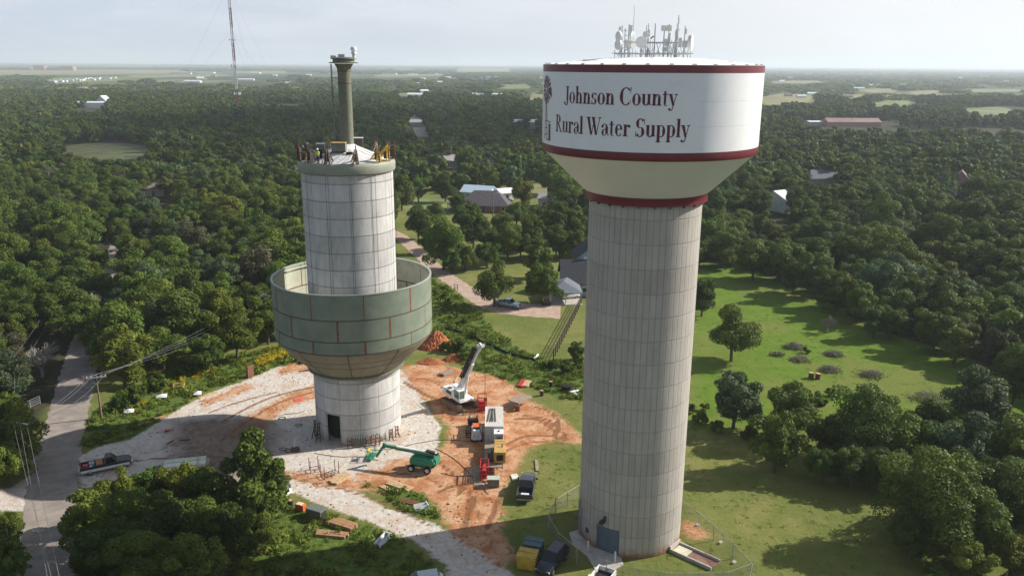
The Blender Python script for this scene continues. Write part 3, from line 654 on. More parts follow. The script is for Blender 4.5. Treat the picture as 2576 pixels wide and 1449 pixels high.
# splash flume
p0 = G(1697, 1378); p1 = G(1800, 1424); hd = heading(p0, p1); ln_ = math.hypot(p1.x-p0.x, p1.y-p0.y)
e = empty('drain_flume', p0, hd, 'long sloping concrete drain flume filled with brown sediment beside the grey tower base', 'flume')
mb = MB(); mb.box((ln_/2, 0, .04), (ln_, 1.7, .12)); mb.build('channel_floor', mat('brown_wet_sediment', (.21,.115,.085), .5, var=.2, scale=1), e)
mb = MB()
for s_ in (-1, 1): mb.box((ln_/2, s_*.93, .15), (ln_, .16, .42))
mb.box((.0, 0, .3), (.16, 2.02, .7)); mb.build('side_curb', M['concrete'], e, bevel=.02)
mb = MB(); mb.box((1.0, -.1, .13), (1.6, 1.5, .06)); mb.build('inlet_slab', mat('cream_slab', (.55,.5,.38), .8), e)

# ---------------- tower under construction (left)
NT = empty('unfinished_water_tower', (LC[0], LC[1], 0), 0, 'unfinished concrete water tower with a green steel bowl raised halfway up its shaft', 'water tower')
mL = concrete_wall('panelled_pale_concrete', (.30,.295,.285), (.62,.61,.595), 1.95*K, 14, .5, 2, (.36,.31,.26))
# panels: the shaft with a dark doorway
shaft = wall_with_door(LR, Z(32.4), ca(-38), ca(-14.0), Z(3.75), mL, NT, .35, 96, 'shaft')
mb = MB(); mb.lathe([(LR-1.6, .02), (LR-1.6, Z(6)), (LR-.05, Z(6.1))], 64); mb.build('shaft_shade_liner', mat('shaft_inside_shade', (.02,.02,.02), .9), NT, True)  # near-black liner: the unlit shaft interior behind the doorway, put into the colour
mb = MB(); mb.lathe([(LR, Z(32.1)), (LR+.30, Z(32.25)), (LR+.36, Z(32.45)), (LR+.36, Z(33.1)), (LR+.28, Z(33.3)), (LR+.1, Z(33.42)), (LR-.5, Z(33.42))], 96); mb.build('ring_beam', mat('olive_ring_paint', (.26,.275,.215), .6, var=.1, dirt=(.15,.14,.1), dirt_amt=.4, scale=1), NT, True)
mb = MB(); mb.lathe([(LR-.3, Z(33.40)), (LR*.6, Z(34.1)), (LR*.25, Z(34.9)), (1.0, Z(35.15)), (.02, Z(35.2))], 64); mb.build('dome_roof', mat('dusty_white_roof', (.55,.55,.54), .7, var=.14, scale=.8, dirt=(.3,.29,.28), dirt_amt=.5), NT, True)
rp = .73*K; px_ = -18.88*K-LC[0]
riser = MB().lathe([(rp, Z(34.9)), (rp, Z(43.2)), (rp*1.1, Z(43.55)), (rp*1.45, Z(43.95))], 40, (px_, 0)).build('riser_pipe', M['olive'], NT, True)
MB().lathe([(rp*1.03, Z(41.8)), (rp*1.06, Z(41.83)), (rp*1.03, Z(41.9))], 40, (px_, 0)).build('weld_ring', M['rust'], riser); mb = MB(); mb.lathe([(rp*1.02, Z(43.1)), (rp*1.05, Z(43.14)), (rp*1.02, Z(43.2))], 40, (px_, 0)); mb.build('weld_ring', M['rust'], riser)
mb = MB(); mb.lathe([(.02, Z(43.98)), (1.62*K, Z(43.98)), (1.64*K, Z(44.08)), (1.2*K, Z(44.14)), (1.2*K, Z(44.42)), (1.42*K, Z(44.44)), (1.42*K, Z(44.56)), (.6*K, Z(44.66)), (.02, Z(44.66))], 40, (px_, 0)); top = mb.build('cap_platform', M['olive'], NT, True)
mb = MB()
for x, y, r, h in ((-.2, -.3, .42, .4), (-1.25, -.1, .36, .25)): mb.cyl((px_+x, y, Z(44.55)), (px_+x, y, Z(44.6)+h), r, n=18)
mb.build('hatch', M['steel'], top)
mb = MB(); x = px_+1.22*K
mb.cyl((x, -.3, Z(44.5)), (x, -.3, Z(44.6)+.5), .22, n=16).cyl((x, -.3, Z(44.6)+.45), (x, -.3, Z(44.6)+.85), .36, .26, 16).cyl((x, -.3, Z(44.6)+.9), (x, -.3, Z(44.6)+1.15), .42, .36, 16).blob((x, -.3, Z(44.6)+1.18), (.38, .38, .16), 16, 6)
mb.build('vent_cap', M['greywhite'], top, True)
mb = MB(); lx = px_-rp*1.0
mb.bar((lx-.75, -.35, Z(34.6)), (lx-.75, -.35, Z(43.9)), .07); mb.bar((lx-.75, .1, Z(34.6)), (lx-.75, .1, Z(43.9)), .07)
for k in range(34): z = Z(34.8)+k*.31; mb.bar((lx-.75, -.35, z), (lx-.75, .1, z), .035)
for z in (36, 38.2, 40.4, 42.4): mb.bar((lx-.75, -.1, Z(z)), (lx+.1, -.1, Z(z)), .06)
mb.build('ladder', M['olive'], NT)
# steel bowl being lifted
mB, t, b = nt('primed_green_plate')
o = N(t, 'ShaderNodeTexCoord').outputs['Object']; s = N(t, 'ShaderNodeSeparateXYZ'); L(t, o, s.inputs[0])
c = mix_(t, sstep(t, noise(t, .5, 6, .6), .3, .7), (.15,.185,.145), (.205,.235,.175)); mp = N(t, 'ShaderNodeMapping'); mp.inputs['Scale'].default_value = (1, 1, .12); L(t, o, mp.inputs[0])
c = mix_(t, math_(t, 'MULTIPLY', sstep(t, noise(t, 1.8, 6, .7, mp.outputs[0]), .62, .72), .35), c, (.28,.30,.27))
L(t, c, b.inputs['Base Color']); b.inputs['Roughness'].default_value = .55
BR = 9.35*K
bowl_in = mat('bowl_inside_primer', (.44,.45,.35), .6, var=.12, scale=.6, dirt=(.3,.2,.12), dirt_amt=.35)
cone_m = mat('bowl_underside_primer', (.25,.235,.165), .6, var=.14, scale=.6, dirt=(.20,.12,.07), dirt_amt=.4)
BOWL = empty('steel_bowl', (0, 0, 0)); BOWL.parent = NT
MB().lathe([(BR, Z(12.85)), (BR, Z(19.78))], 144).build('bowl_shell', mB, BOWL, True)
prof = [(5.62*K, Z(8.7)), (5.75*K, Z(8.95)), (6.5*K, Z(9.65)), (8.3*K, Z(11.5)), (8.95*K, Z(12.25)), (9.25*K, Z(12.6)), (BR, Z(12.85))]
MB().lathe(prof, 144).build('bowl_cone', cone_m, BOWL, True)
MB().lathe([(5.6*K-.06, Z(8.75))]+[(r-.08, z+.06) for r, z in prof[1:-1]]+[(BR-.06, Z(12.9)), (BR-.06, Z(19.75))], 144).build('bowl_lining', bowl_in, BOWL, True)
MB().lathe([(BR-.16, Z(19.55)), (BR-.22, Z(19.8)), (BR+.05, Z(19.84)), (BR+.05, Z(19.72)), (BR+.005, Z(19.70))], 144).build('rim', mat('rim_grey', (.36,.39,.34), .5, var=.1), BOWL, True)
MB().lathe([(BR-.08, Z(19.2)), (BR-.34, Z(19.24)), (BR-.34, Z(19.36)), (BR-.08, Z(19.38))], 120).build('stiffener_ring', bowl_in, BOWL, True)
MB().lathe([(5.6*K, Z(8.55)), (5.85*K, Z(8.55)), (5.85*K, Z(8.75)), (5.62*K, Z(8.8))], 96).build('base_ring', M['olive'], BOWL, True)
# weld seams with bare rusty strips
mb = MB(); mb2 = MB()
for zc in (16.87, 14.4, 12.9):
    mb.lathe([(BR+.004, Z(zc)-.075), (BR+.014, Z(zc)), (BR+.004, Z(zc)+.075)], 144)
for row, (z0, z1, off) in enumerate(((16.93, 19.68, 18), (14.46, 16.81, 0), (12.95, 14.34, 18))):
    for k in range(10):
        dg_ = off+36*k; wdt = .26 if (k+row) % 3 else .13; wa = math.degrees(wdt/BR)
        mb2.lathe([(BR+.01, Z(z0)), (BR+.01, Z(z1))], 2, a0=ca(dg_-wa/2), a1=ca(dg_+wa/2))
        mb2.lathe([(BR-.075, Z(z0)), (BR-.075, Z(z1))], 2, a0=ca(dg_-wa/2), a1=ca(dg_+wa/2))
mb2.lathe([(BR-.075, Z(16.8)), (BR-.08, Z(16.95))], 120)
for k in range(10):
    dg_ = 36*k+6; a = ca(dg_); P_ = [Vector(((r+.015)*math.cos(a), (r+.015)*math.sin(a), z-.01)) for r, z in prof[1:]]
    for p, q in zip(P_[:-1], P_[1:]): mb.bar(p, q, .12, .02, up=(math.cos(a), math.sin(a), 0))
for r, z in ((7.4*K, Z(10.57)), (8.3*K, Z(11.5))): mb.lathe([(r+.0, z-.03), (r+.03, z), (r+.02, z+.04)], 120)
mb.build('weld_seam', mat('brown_weld_seam', (.075,.06,.045), .8, var=.3, dirt=(.2,.08,.04), dirt_amt=.6), BOWL)
mb2.build('bare_strip', mat('rusty_bare_strip', (.20,.085,.045), .85, var=.3, dirt=(.1,.05,.035), dirt_amt=.6), BOWL)
# lifting rods between roof jacks and bowl
mb = MB()
for k in range(12):
    a = ca(15+30*k); r = LR+.22; mb.bar((r*math.cos(a), r*math.sin(a), Z(9)), (r*math.cos(a), r*math.sin(a), Z(33.5)), .035)
mb.build('lifting_rod', M['darksteel'], NT)
# ------------------------------------------------------------------ foliage
def leaf_mat(name, dark, light, yellow, rough=.55):
    m, t, b = nt(name)
    oi = N(t, 'ShaderNodeObjectInfo'); at = N(t, 'ShaderNodeAttribute', attribute_name='tint')
    c = mix_(t, at.outputs['Fac'], dark, light)
    c = mix_(t, math_(t, 'MULTIPLY', oi.outputs['Random'], .55), c, yellow, 'MIX')
    hs = N(t, 'ShaderNodeHueSaturation'); L(t, c, hs.inputs['Color'])
    r2 = math_(t, 'FRACT', math_(t, 'MULTIPLY', oi.outputs['Random'], 7.31)); L(t, math_(t, 'MULTIPLY_ADD', r2, .5, .75), hs.inputs['Value'])
    r3 = math_(t, 'FRACT', math_(t, 'MULTIPLY', oi.outputs['Random'], 13.7)); L(t, math_(t, 'MULTIPLY_ADD', r3, .035, .482), hs.inputs['Hue'])
    L(t, hs.outputs[0], b.inputs['Base Color']); b.inputs['Roughness'].default_value = rough; b.inputs['Specular IOR Level'].default_value = .12
    tr = N(t, 'ShaderNodeBsdfTranslucent'); L(t, mix_(t, .5, hs.outputs[0], (.10,.16,.01)), tr.inputs[0])
    ms = N(t, 'ShaderNodeMixShader'); ms.inputs[0].default_value = .25; L(t, b.outputs[0], ms.inputs[1]); L(t, tr.outputs[0], ms.inputs[2])
    L(t, ms.outputs[0], t.nodes['Material Output'].inputs['Surface']); return m
LEAF = leaf_mat('oak_leaves', (.024,.048,.008), (.120,.178,.030), (.130,.170,.024))
LEAFY = leaf_mat('yellow_green_leaves', (.04,.07,.010), (.165,.20,.028), (.18,.19,.022))
LEAFS = leaf_mat('vine_grey_green_leaves', (.04,.07,.035), (.13,.18,.085), (.10,.15,.06))
WEEDM = leaf_mat('weed_leaves', (.075,.14,.018), (.19,.26,.04), (.26,.27,.05))
LEAFG = leaf_mat('dull_grey_brown_leaves', (.05,.055,.03), (.12,.12,.065), (.11,.10,.05))
FLOWM = leaf_mat('goldenrod_flowers', (.45,.30,.01), (.62,.43,.02), (.40,.38,.04))
def quads_mesh(name, P, Nn, size, tint, mat_, aspect=1.5, extra=None):
    n = len(P); Nn = Nn/np.linalg.norm(Nn, axis=1)[:, None]
    rv = RN.normal(size=(n, 3)); a = np.cross(Nn, rv); a /= np.linalg.norm(a, axis=1)[:, None]; b = np.cross(Nn, a)
    sz = np.asarray(size).reshape(-1, 1)*np.ones((n, 1)); A_ = a*sz*.5*aspect; B_ = b*sz*.5
    V = np.stack([P-A_, P-B_*.9+A_*.1, P+A_, P+B_*.9+A_*.1], 1).reshape(-1, 3)
    me = bpy.data.meshes.new(name); me.vertices.add(4*n); me.vertices.foreach_set('co', V.astype(np.float32).ravel())
    me.loops.add(4*n); me.loops.foreach_set('vertex_index', np.arange(4*n)); me.polygons.add(n); me.polygons.foreach_set('loop_start', np.arange(0, 4*n, 4))
    at = me.attributes.new('tint', 'FLOAT', 'FACE'); at.data.foreach_set('value', np.asarray(tint, np.float32)); me.materials.append(mat_); me.update(calc_edges=True)
    return me
def crown_mesh(name, r, h, base, n, size, mat_, lobes=46, ragged=.42, cone=0.0, seed=0):
    """leaf clumps spread over many small boughs arranged in an uneven dome"""
    R_ = np.random.default_rng(seed); cz = base+(h-base)*.48; az = (h-base)*.52; C_ = []
    for i in range(lobes):
        d = R_.normal(size=3); d /= np.linalg.norm(d); d[2] = max(-.8, d[2]*.95+.1); q = R_.uniform(.35, .92)
        sh = 1.0-cone*max(0, d[2]); C_.append((d[0]*r*q*sh*R_.uniform(1-ragged, 1.1), d[1]*r*q*sh*R_.uniform(1-ragged, 1.1), cz+d[2]*az*q*R_.uniform(.85, 1.15)))
    C_ = np.array(C_); C_[:, 0] += .12*r*np.sin(C_[:, 2]*1.1+seed); LRr = R_.uniform(.15, .36, lobes)*r; asx = R_.uniform(.82, 1.18); w_ = LRr**2/np.sum(LRr**2); P = []; Nn = []; T = []
    for i in range(lobes):
        k = int(n*1.7*w_[i]); d = R_.normal(size=(k, 3)); d[:, 2] = d[:, 2]*.8+.35; d /= np.linalg.norm(d, axis=1)[:, None]
        rad = LRr[i]*(1-np.abs(R_.normal(0, .17, (k, 1)))+R_.uniform(-.02, .2, (k, 1))*(R_.random((k, 1)) < .25))
        p = C_[i]+d*rad*np.array([1, 1, .8])
        ins = np.zeros(k, bool)
        for j in range(lobes):
            if j != i: ins |= np.linalg.norm((p-C_[j])/np.array([1, 1, .8]), axis=1) < LRr[j]*.72
        keep = ~ins | (R_.random(k) < .12); p = p[keep]; d = d[keep]
        P.append(p); Nn.append(d*.9+R_.normal(size=d.shape)*.55+np.array([0, 0, .35])); tb = R_.uniform(.0, .72); T.append(np.clip(tb+R_.normal(0, .22, len(p)), 0, 1))
    P = np.concatenate(P); Nn = np.concatenate(Nn); T = np.concatenate(T)
    return quads_mesh(name, P, Nn, R_.uniform(.7, 1.35, len(P))*size, T, mat_), C_, LRr
def limb_mesh(name, C_, r, h, base, tr=.17, n=7, seed=0):
    R_ = random.Random(seed); mb = MB(); top = Vector((R_.uniform(-.3, .3), R_.uniform(-.3, .3), base+(h-base)*.35)); mid = Vector((top.x*.4, top.y*.4, top.z*.5))
    mb.tube([(0, 0, -.15), tuple(mid), tuple(top)], tr*1.25, 7, tr*.75)
    idx = sorted(range(len(C_)), key=lambda i: R_.random())[:n]
    for i in idx:
        c = Vector(C_[i]); s_ = mid.lerp(top, R_.uniform(.3, 1)); m_ = s_.lerp(c, .5)+Vector((R_.uniform(-.3, .3), R_.uniform(-.3, .3), .25))
        mb.tube([tuple(s_), tuple(m_), tuple(c)], tr*.5, 5, tr*.15)
    me = bpy.data.meshes.new(name); me.from_pydata(mb.v, [], mb.f); me.materials.append(M['bark']); me.update(); return me
VAR = {}
def variant(key, r, h, base, n, size, mat_=None, cnt=1, **kw):
    VAR[key] = []
    for i in range(cnt):
        sd = hash((len(VAR), i)) % 1000+17*i
        cm, C_, _ = crown_mesh('crown', r, h, base, n, size, mat_ or LEAF, seed=sd, **kw)
        VAR[key].append((cm, limb_mesh('trunk', C_, r, h, base, .05*r, seed=sd), r, h))
variant('oak', 4.0, 8.4, .5, 9500, .215, cnt=6)
variant('oaky', 3.9, 8.4, .5, 9500, .215, LEAFY, cnt=2)
variant('vine', 3.8, 7.6, .4, 9500, .215, LEAFS, cnt=2)
variant('open', 4.4, 8.4, 1.2, 9500, .21, cnt=2, ragged=.45)
variant('tall', 3.0, 9.4, .6, 9000, .22, cnt=1, cone=.55, lobes=50)
variant('grey', 3.7, 7.8, .6, 5200, .235, LEAFG, cnt=1, ragged=.55)
variant('big', 5.6, 10.0, .6, 34000, .18, cnt=2, lobes=90, ragged=.45)
variant('shrub', 1.3, 1.7, .05, 1300, .18, LEAF, cnt=3, lobes=14)
variant('shruby', 1.3, 1.6, .05, 1300, .18, LEAFY, cnt=2, lobes=14)
tree_xy = []
def tree(key, x, y, s, label, group=None, sz=1.0, name='oak_tree', cat='tree', rz=None, i=None):
    v = VAR[key][random.randrange(len(VAR[key])) if i is None else i % len(VAR[key])]
    e = empty(name, (x, y, 0), random.uniform(0, 6.28) if rz is None else rz, label, cat, group); e.scale = (s, s, s*sz)
    c = bpy.data.objects.new('crown', v[0]); COL.objects.link(c); c.parent = e
    t_ = bpy.data.objects.new('trunk', v[1]); COL.objects.link(t_); t_.parent = e
    tree_xy.append((x, y, v[2]*s)); return e
def tpx(key, px, py, rpx, label, group=None, sz=1.0, name='oak_tree', i=None, cz=.55):
    """tree whose crown is centred on pixel (px, py) with radius rpx pixels: solve the ground position"""
    v = VAR[key][0]; s = 1.0
    for _ in range(6):
        p = G(px, py, v[3]*s*sz*cz); dist = p.y*math.cos(PITCH)+(H-p.z)*math.sin(PITCH); s = rpx*dist/FPX/v[2]
    return tree(key, p.x, p.y, s, label, group, sz, name, i=i)
# --- trees one can name, by the place of their crowns
tpx('open', 1845, 838, 72, 'round dark oak standing alone in the lawn right of the grey tower', name='oak_tree')
tpx('oak', 1768, 745, 46, 'dark oak half hidden behind the right edge of the grey tower shaft')
tpx('vine', 1850, 1000, 76, 'vine-covered tree left of its row along the lower edge of the meadow')
tpx('oaky', 1955, 1105, 78, 'bushy yellow-green tree standing in front of the meadow row with its shadow on the lawn')
tpx('oak', 1992, 1022, 80, 'oak behind the bushy yellow-green tree at the lower meadow edge')
tpx('open', 2170, 1065, 104, 'wide oak in the middle of the row below the meadow')
tpx('oak', 2290, 1105, 78, 'dark oak just right of the wide oak below the meadow')
tpx('big', 2345, 1262, 142, 'very large dark leafy tree filling the lower right lawn edge', cz=.5)
tpx('vine', 2465, 1008, 88, 'pale green vine-draped tree at the right end of the meadow')
tpx('vine', 2420, 1120, 90, 'pale viny tree in front of the vine-draped one at the right')
tpx('big', 2520, 1230, 110, 'large shaded tree at the right picture edge beside the very large one', sz=.9)
tpx('oak', 2560, 1120, 80, 'tree cut by the right picture edge below the meadow')
tpx('oaky', 2548, 1395, 60, 'small tree in the bottom right corner')
tpx('oak', 2560, 935, 78, 'tree at the right end of the forest front behind the meadow')
tpx('shrub', 2350, 1440, 60, 'low shrub at the bottom edge below the very large dark tree', name='shrub')
tpx('shrub', 2270, 1330, 40, 'shrub pressed against the left foot of the very large dark tree', name='shrub')
for x, y, r in ((1760, 1045, 26), (1800, 1070, 26), (1890, 1090, 30), (1735, 1025, 18), (2060, 1130, 34), (2110, 1170, 36), (2190, 1180, 36), (2060, 1000, 30)):
    tpx('shrub', x, y, r, 'dark shrub in the hedge line under the lower meadow trees', 'hedge shrubs along the lower meadow edge', name='shrub')
for x, y, r, w_ in ((2088, 985, 15, 'beside the two brown drums'), (2030, 880, 12, 'between brush piles in the meadow'), (1775, 1020, 16, 'near the shaft')): 
    tpx('shruby', x, y, r, 'small round bush %s' % w_, name='shrub')
# left foreground
for x, y, r, k, w_ in ((225, 1300, 84, 'oak', 'at the road side of the lower left clump'), (300, 1245, 70, 'oaky', 'right behind the bed of the old pickup in the lower left clump'), (385, 1225, 66, 'oak', 'in front of the old pickup hood'), (458, 1228, 70, 'oaky', 'in front of the flatbed trailer, left of the tall pointed tree'),
    (330, 1335, 104, 'big', 'forming the dark heart of the lower left clump'), (430, 1330, 92, 'oak', 'right of the dark heart of the lower left clump'), (505, 1325, 78, 'oak', 'at the right flank of the lower left clump'), (250, 1410, 92, 'oak', 'low at the road edge of the lower left clump'), (360, 1430, 98, 'big', 'at the bottom edge under the lower left clump'), (480, 1425, 92, 'oak', 'at the bottom edge right of the lower left clump')):
    tpx(k, x, y, r, 'dark shaded tree '+w_)
tpx('oak', 520, 1240, 82, 'oak at the right shoulder of the lower left clump in front of the flatbed trailer')
tpx('oak', 560, 1330, 82, 'low oak between the lower left clump and the weeds')
tpx('tall', 640, 1190, 82, 'tall pointed tree in front of the shaded gravel pad', sz=1.05)
tpx('oak', 690, 1222, 44, 'small leafy tree right of the tall pointed tree')
tpx('oak', 640, 1330, 60, 'small tree at the left edge of the lush weeds')
tpx('oak', 10, 1330, 55, 'oak at the left picture edge beside the road junction')
tpx('oak', 15, 1420, 50, 'lower oak at the left picture edge under the junction')
tpx('open', 40, 1095, 84, 'dark oak left of the road by the low crossarm', i=0)
tpx('oak', 20, 1160, 60, 'shaded oak below the crossarm at the left picture edge')
for x, y, r in ((600, 1425, 40), (680, 1445, 42), (760, 1440, 36), (830, 1452, 30)):
    tpx('shruby', x, y, r, 'pale green bush along the bottom edge of the weeds', 'bushes at the bottom edge of the weeds', name='shrub')
for x, y, r in ((350, 985, 34), (390, 960, 34), (300, 1010, 30), (470, 925, 30), (520, 900, 34)):
    tpx('shrub', x, y, r, 'green thicket shrub between the road and the gravel pad', 'thicket shrubs behind the yellow flowers', name='shrub')
tpx('oaky', 305, 890, 80, 'yellow-green tree beside the double crossarm pole')
tpx('oaky', 590, 820, 66, 'yellow-green tree at the edge of the wood left of the raised steel bowl', sz=1.1)
tpx('oak', 670, 800, 60, 'oak touching the left side of the raised steel bowl')
tpx('oak', 450, 800, 84, 'broad oak behind the yellow-green roadside tree')
tpx('vine', 380, 720, 62, 'pale vine-topped tree right of the sunken lane')
tpx('vine', 560, 700, 60, 'pale vine-topped tree in the middle of the left wood')
tpx('oak', 205, 800, 56, 'oak leaning over the road where it enters the wood'); tpx('oak', 262, 820, 48, 'oak crown closing the road gap below the sunken lane'); tpx('oak', 330, 630, 44, 'oak at the right mouth of the sunken lane'); tpx('oak', 225, 660, 50, 'oak at the left mouth of the sunken lane'); tpx('oak', 255, 720, 40, 'oak overhanging the left side of the sunken lane'); tpx('oak', 235, 860, 44, 'oak shading the road just beyond the bend'); tpx('oak', 300, 585, 40, 'oak closing the far end of the sunken lane')
tpx('oak', 520, 880, 50, 'dark oak above the wood edge behind the yellow flowers')
# yards behind, right of the left tower
for x, y, r, k, w_ in ((2082, 1095, 58, 'oak', 'left of the wide meadow row oak'), (2240, 1045, 58, 'oaky', 'behind the dark oak right of the wide one'), (2070, 1165, 48, 'oak', 'in the dark belt left of the very large tree'), (2150, 1165, 58, 'oak', 'in the dark belt above the lawn shadow'), (2230, 1175, 62, 'oak', 'directly behind the very large dark tree'), (2440, 1215, 84, 'oak', 'right behind the very large dark tree'), (2480, 1330, 88, 'oak', 'beside the right flank of the very large dark tree'), (2440, 1405, 60, 'oaky', 'under the right flank of the very large dark tree'), (2340, 1060, 60, 'oak', 'between the meadow and the pale viny tree'), (2300, 1340, 66, 'oak', 'low on the left flank of the very large dark tree')):
    tpx(k, x, y, r, 'belt tree '+w_)
for x, y, r, w_ in ((1150, 510, 24, 'left of the brick house porch'), (1265, 560, 34, 'in front of the brick house'), (1310, 610, 34, 'between two round yard oaks'), (1355, 545, 34, 'in front of the pale yellow shed, lower left'), (1400, 600, 38, 'above the dark roofed house, left'), (1440, 610, 36, 'above the dark roofed house, right'), (1345, 620, 32, 'left of the dark roofed house, upper'), (1230, 600, 32, 'left of the tall yard pole'), (1135, 655, 30, 'at the foot of the big dark oak by the drive'), (1080, 600, 34, 'left flank of the big dark oak by the drive'), (1455, 500, 34, 'beside the shaft near the shed pole')):
    tpx('oak', x, y, r, 'yard oak '+w_)
yard = [('oak', 1115, 605, 66, 'big dark oak beside the curved drive'), ('oak', 1052, 555, 42, 'round oak left of the big dark oak by the drive'), ('oak', 1190, 570, 48, 'oak right of the big dark oak by the drive'),
 ('oak', 1278, 600, 50, 'round oak in front of the power pole in the yard'), ('oak', 1335, 580, 44, 'oak between the round yard oak and the blue gabled house'), ('oak', 1385, 570, 46, 'oak above the roof of the blue gabled house'),
 ('oak', 1440, 560, 44, 'oak touching the grey tower shaft above the blue gabled house'), ('oaky', 1352, 650, 46, 'oak left of the dark gabled roof'), ('oak', 1368, 705, 54, 'oak in front of the dark roofed house by the carport'),
 ('open', 1243, 715, 56, 'airy tree over the silver pickup'), ('oak', 1097, 525, 24, 'small round tree on the far lawn'), ('oak', 1180, 535, 34, 'oak in front of the grey roofed house'),
 ('oak', 1160, 545, 30, 'low oak left of the small one in front of the grey roofed house'), ('oaky', 1312, 480, 34, 'bright yellow-green tree beside the small white shed'), ('oaky', 1243, 452, 28, 'light green tree behind the blue metal roof'),
 ('oak', 1300, 535, 34, 'oak in front of the bright yellow-green tree'), ('oak', 1430, 515, 34, 'oak in front of the pale yellow shed'), ('oak', 1400, 535, 34, 'low oak beneath the pale yellow shed'),
 ('oak', 1010, 480, 44, 'light green oak right behind the left tower shaft'), ('oak', 1052, 470, 34, 'oak next to the light green one behind the left tower'), ('oak', 1120, 470, 34, 'oak at the back of the far lawn'),
 ('oak', 1225, 635, 34, 'scrubby oak between the big dark oak and the round yard oak'), ('oak', 1170, 640, 36, 'scrubby oak at the foot of the big dark oak'), ('oak', 1410, 610, 36, 'oak at the back corner of the blue gabled house'),
 ('oak', 1450, 880, 26, 'shrubby oak at the hedge beside the grey tower shaft'), ('oak', 1420, 470, 50, 'dark oak under the white tank cone'), ('oak', 1380, 440, 44, 'dark oak behind the pale yellow shed')]
for k, x, y, r, lb in yard: tpx(k, x, y, r, lb)
for x, y, r in ((1455, 905, 22), (1430, 920, 24), (1400, 912, 22), (1370, 915, 16), (1150, 870, 26), (1125, 868, 22), (1168, 892, 20)):
    tpx('shrub', x, y, r, 'dark green bush in the %s' % ('hedge by the grey shaft' if x > 1300 else 'thicket behind the orange soil heap'), 'hedge bushes by the grey shaft' if x > 1300 else 'bushes behind the soil heap', name='shrub')
for x, y, r in ((1115, 745, 14), (1128, 760, 13), (1150, 790, 14), (1165, 805, 14), (1190, 840, 16), (1100, 735, 12)):
    tpx('shruby', x, y, r, 'small bush on the weedy bank below the curved drive', 'bushes on the weedy bank', name='shrub')
def dead_tree(h, spread, n, seed, levels=4):
    R_ = random.Random(seed); mb = MB()
    def br(p, d, l, r, lv):
        q = p+d*l; m_ = p.lerp(q, .5)+Vector((R_.uniform(-1, 1), R_.uniform(-1, 1), R_.uniform(-.4, .6)))*l*.08
        mb.tube([tuple(p), tuple(m_), tuple(q)], r, 4 if lv < 3 else 3, r*.6)
        if lv >= levels: return
        for _ in range(n if lv else n+3):
            dd = (d+Vector((R_.uniform(-1, 1), R_.uniform(-1, 1), R_.uniform(-.35, .8)))*spread).normalized(); br(p.lerp(q, R_.uniform(.45, 1)), dd, l*R_.uniform(.55, .8), r*.55, lv+1)
    br(Vector((0, 0, -.1)), Vector((0, 0, 1)), h*.28, .03*h, 0); return mb
def bare(px, py, rpx, label, seed, mt='deadwood'):
    p = G(px, py, 3.0); s = 1
    e = empty('dead_tree', (p.x, p.y, 0), seed, label, 'tree'); dist = p.y*.964+(H-3)*.265; s = rpx*dist/FPX/3.6; e.scale = (s*1.5, s*1.5, s*1.1)
    dead_tree(7, .95, 4, seed).build('branches', M[mt], e); tree_xy.append((p.x, p.y, 3.2*s))
bare(100, 905, 66, 'pale leafless tree beside the left roadside', 3); bare(365, 428, 34, 'leafless grey tree standing above the left forest canopy', 5)
bare(2085, 800, 32, 'grey leafless thicket tree at the meadow forest edge', 8, 'twig'); bare(600, 1260, 24, 'bare brown dead sapling behind the tall pointed tree', 9, 'twig'); bare(560, 640, 26, 'dead grey-topped tree in the middle of the left wood', 12, 'twig')
bare(1205, 615, 22, 'bare grey tree between the yard oaks by the drive', 14, 'twig')

# --- the woods: single trees close by, one scattered mass beyond
def inside(x, y, poly): return sdf(np.array([x]), np.array([y]), poly)[0]
def keep_clear(X, Y, R_):
    ok = sdf(X, Y, SITE) < -.6
    for f in CLEARP: ok &= sdf(X, Y, f) < -R_*.35
    for x, y, r in FOOT: ok &= np.hypot(X-x, Y-y) > r
    for a, b in zip(ROADC[:-1], ROADC[1:]):
        a = np.array(a); b = np.array(b); e = b-a; tt = np.clip(((X-a[0])*e[0]+(Y-a[1])*e[1])/(e@e), 0, 1)
        ok &= np.hypot(X-a[0]-e[0]*tt, Y-a[1]-e[1]*tt) > 3.0+R_*.22
    return ok
ROADC = smooth(ROAD, 2); CLEARP = []; FOOT = []
for f in FIELDS: CLEARP += [GP(f, z) for z in (0, 4, 8)]
def clear_px(x0, y0, x1, y1):                          # keep the view onto a roof free of crowns
    CLEARP.extend([GP([(x0, y1), (x1, y1), (x1, y0), (x0, y0)], z) for z in (5, 8)]); FOOT.append((*G((x0+x1)/2, y1)[:2], max(5, (G(x1, y1)-G(x0, y1)).length*.5)))
for q in ((45,855,160,940),(190,262,260,285),(2075,300,2205,326),(1925,495,1985,545),(360,465,425,500),(1295,312,1350,336),(1025,285,1060,330),(1045,310,1075,345),(580,285,612,305),(2400,470,2425,500),(2030,440,2110,470),(240,250,272,262),(1120,400,1150,425),(265,600,305,660)): clear_px(*q)
def scatter(y0, y1, sp, half=.70):
    ys = np.arange(y0, y1, sp*.88); P = []
    for j, y in enumerate(ys):
        w_ = half*y+30; xs = np.arange(-w_, w_, sp)+(j % 2)*sp/2; P.append(np.stack([xs, np.full(len(xs), y)], 1))
    P = np.concatenate(P); P += RN.uniform(-.36, .36, P.shape)*sp
    return P
P = scatter(34, 330, 7.2, 1.05); ok = keep_clear(P[:, 0], P[:, 1], 3.6)
for x, y, r in tree_xy: ok &= np.hypot(P[:, 0]-x, P[:, 1]-y) > (r+3.2)*.62
P = P[ok]
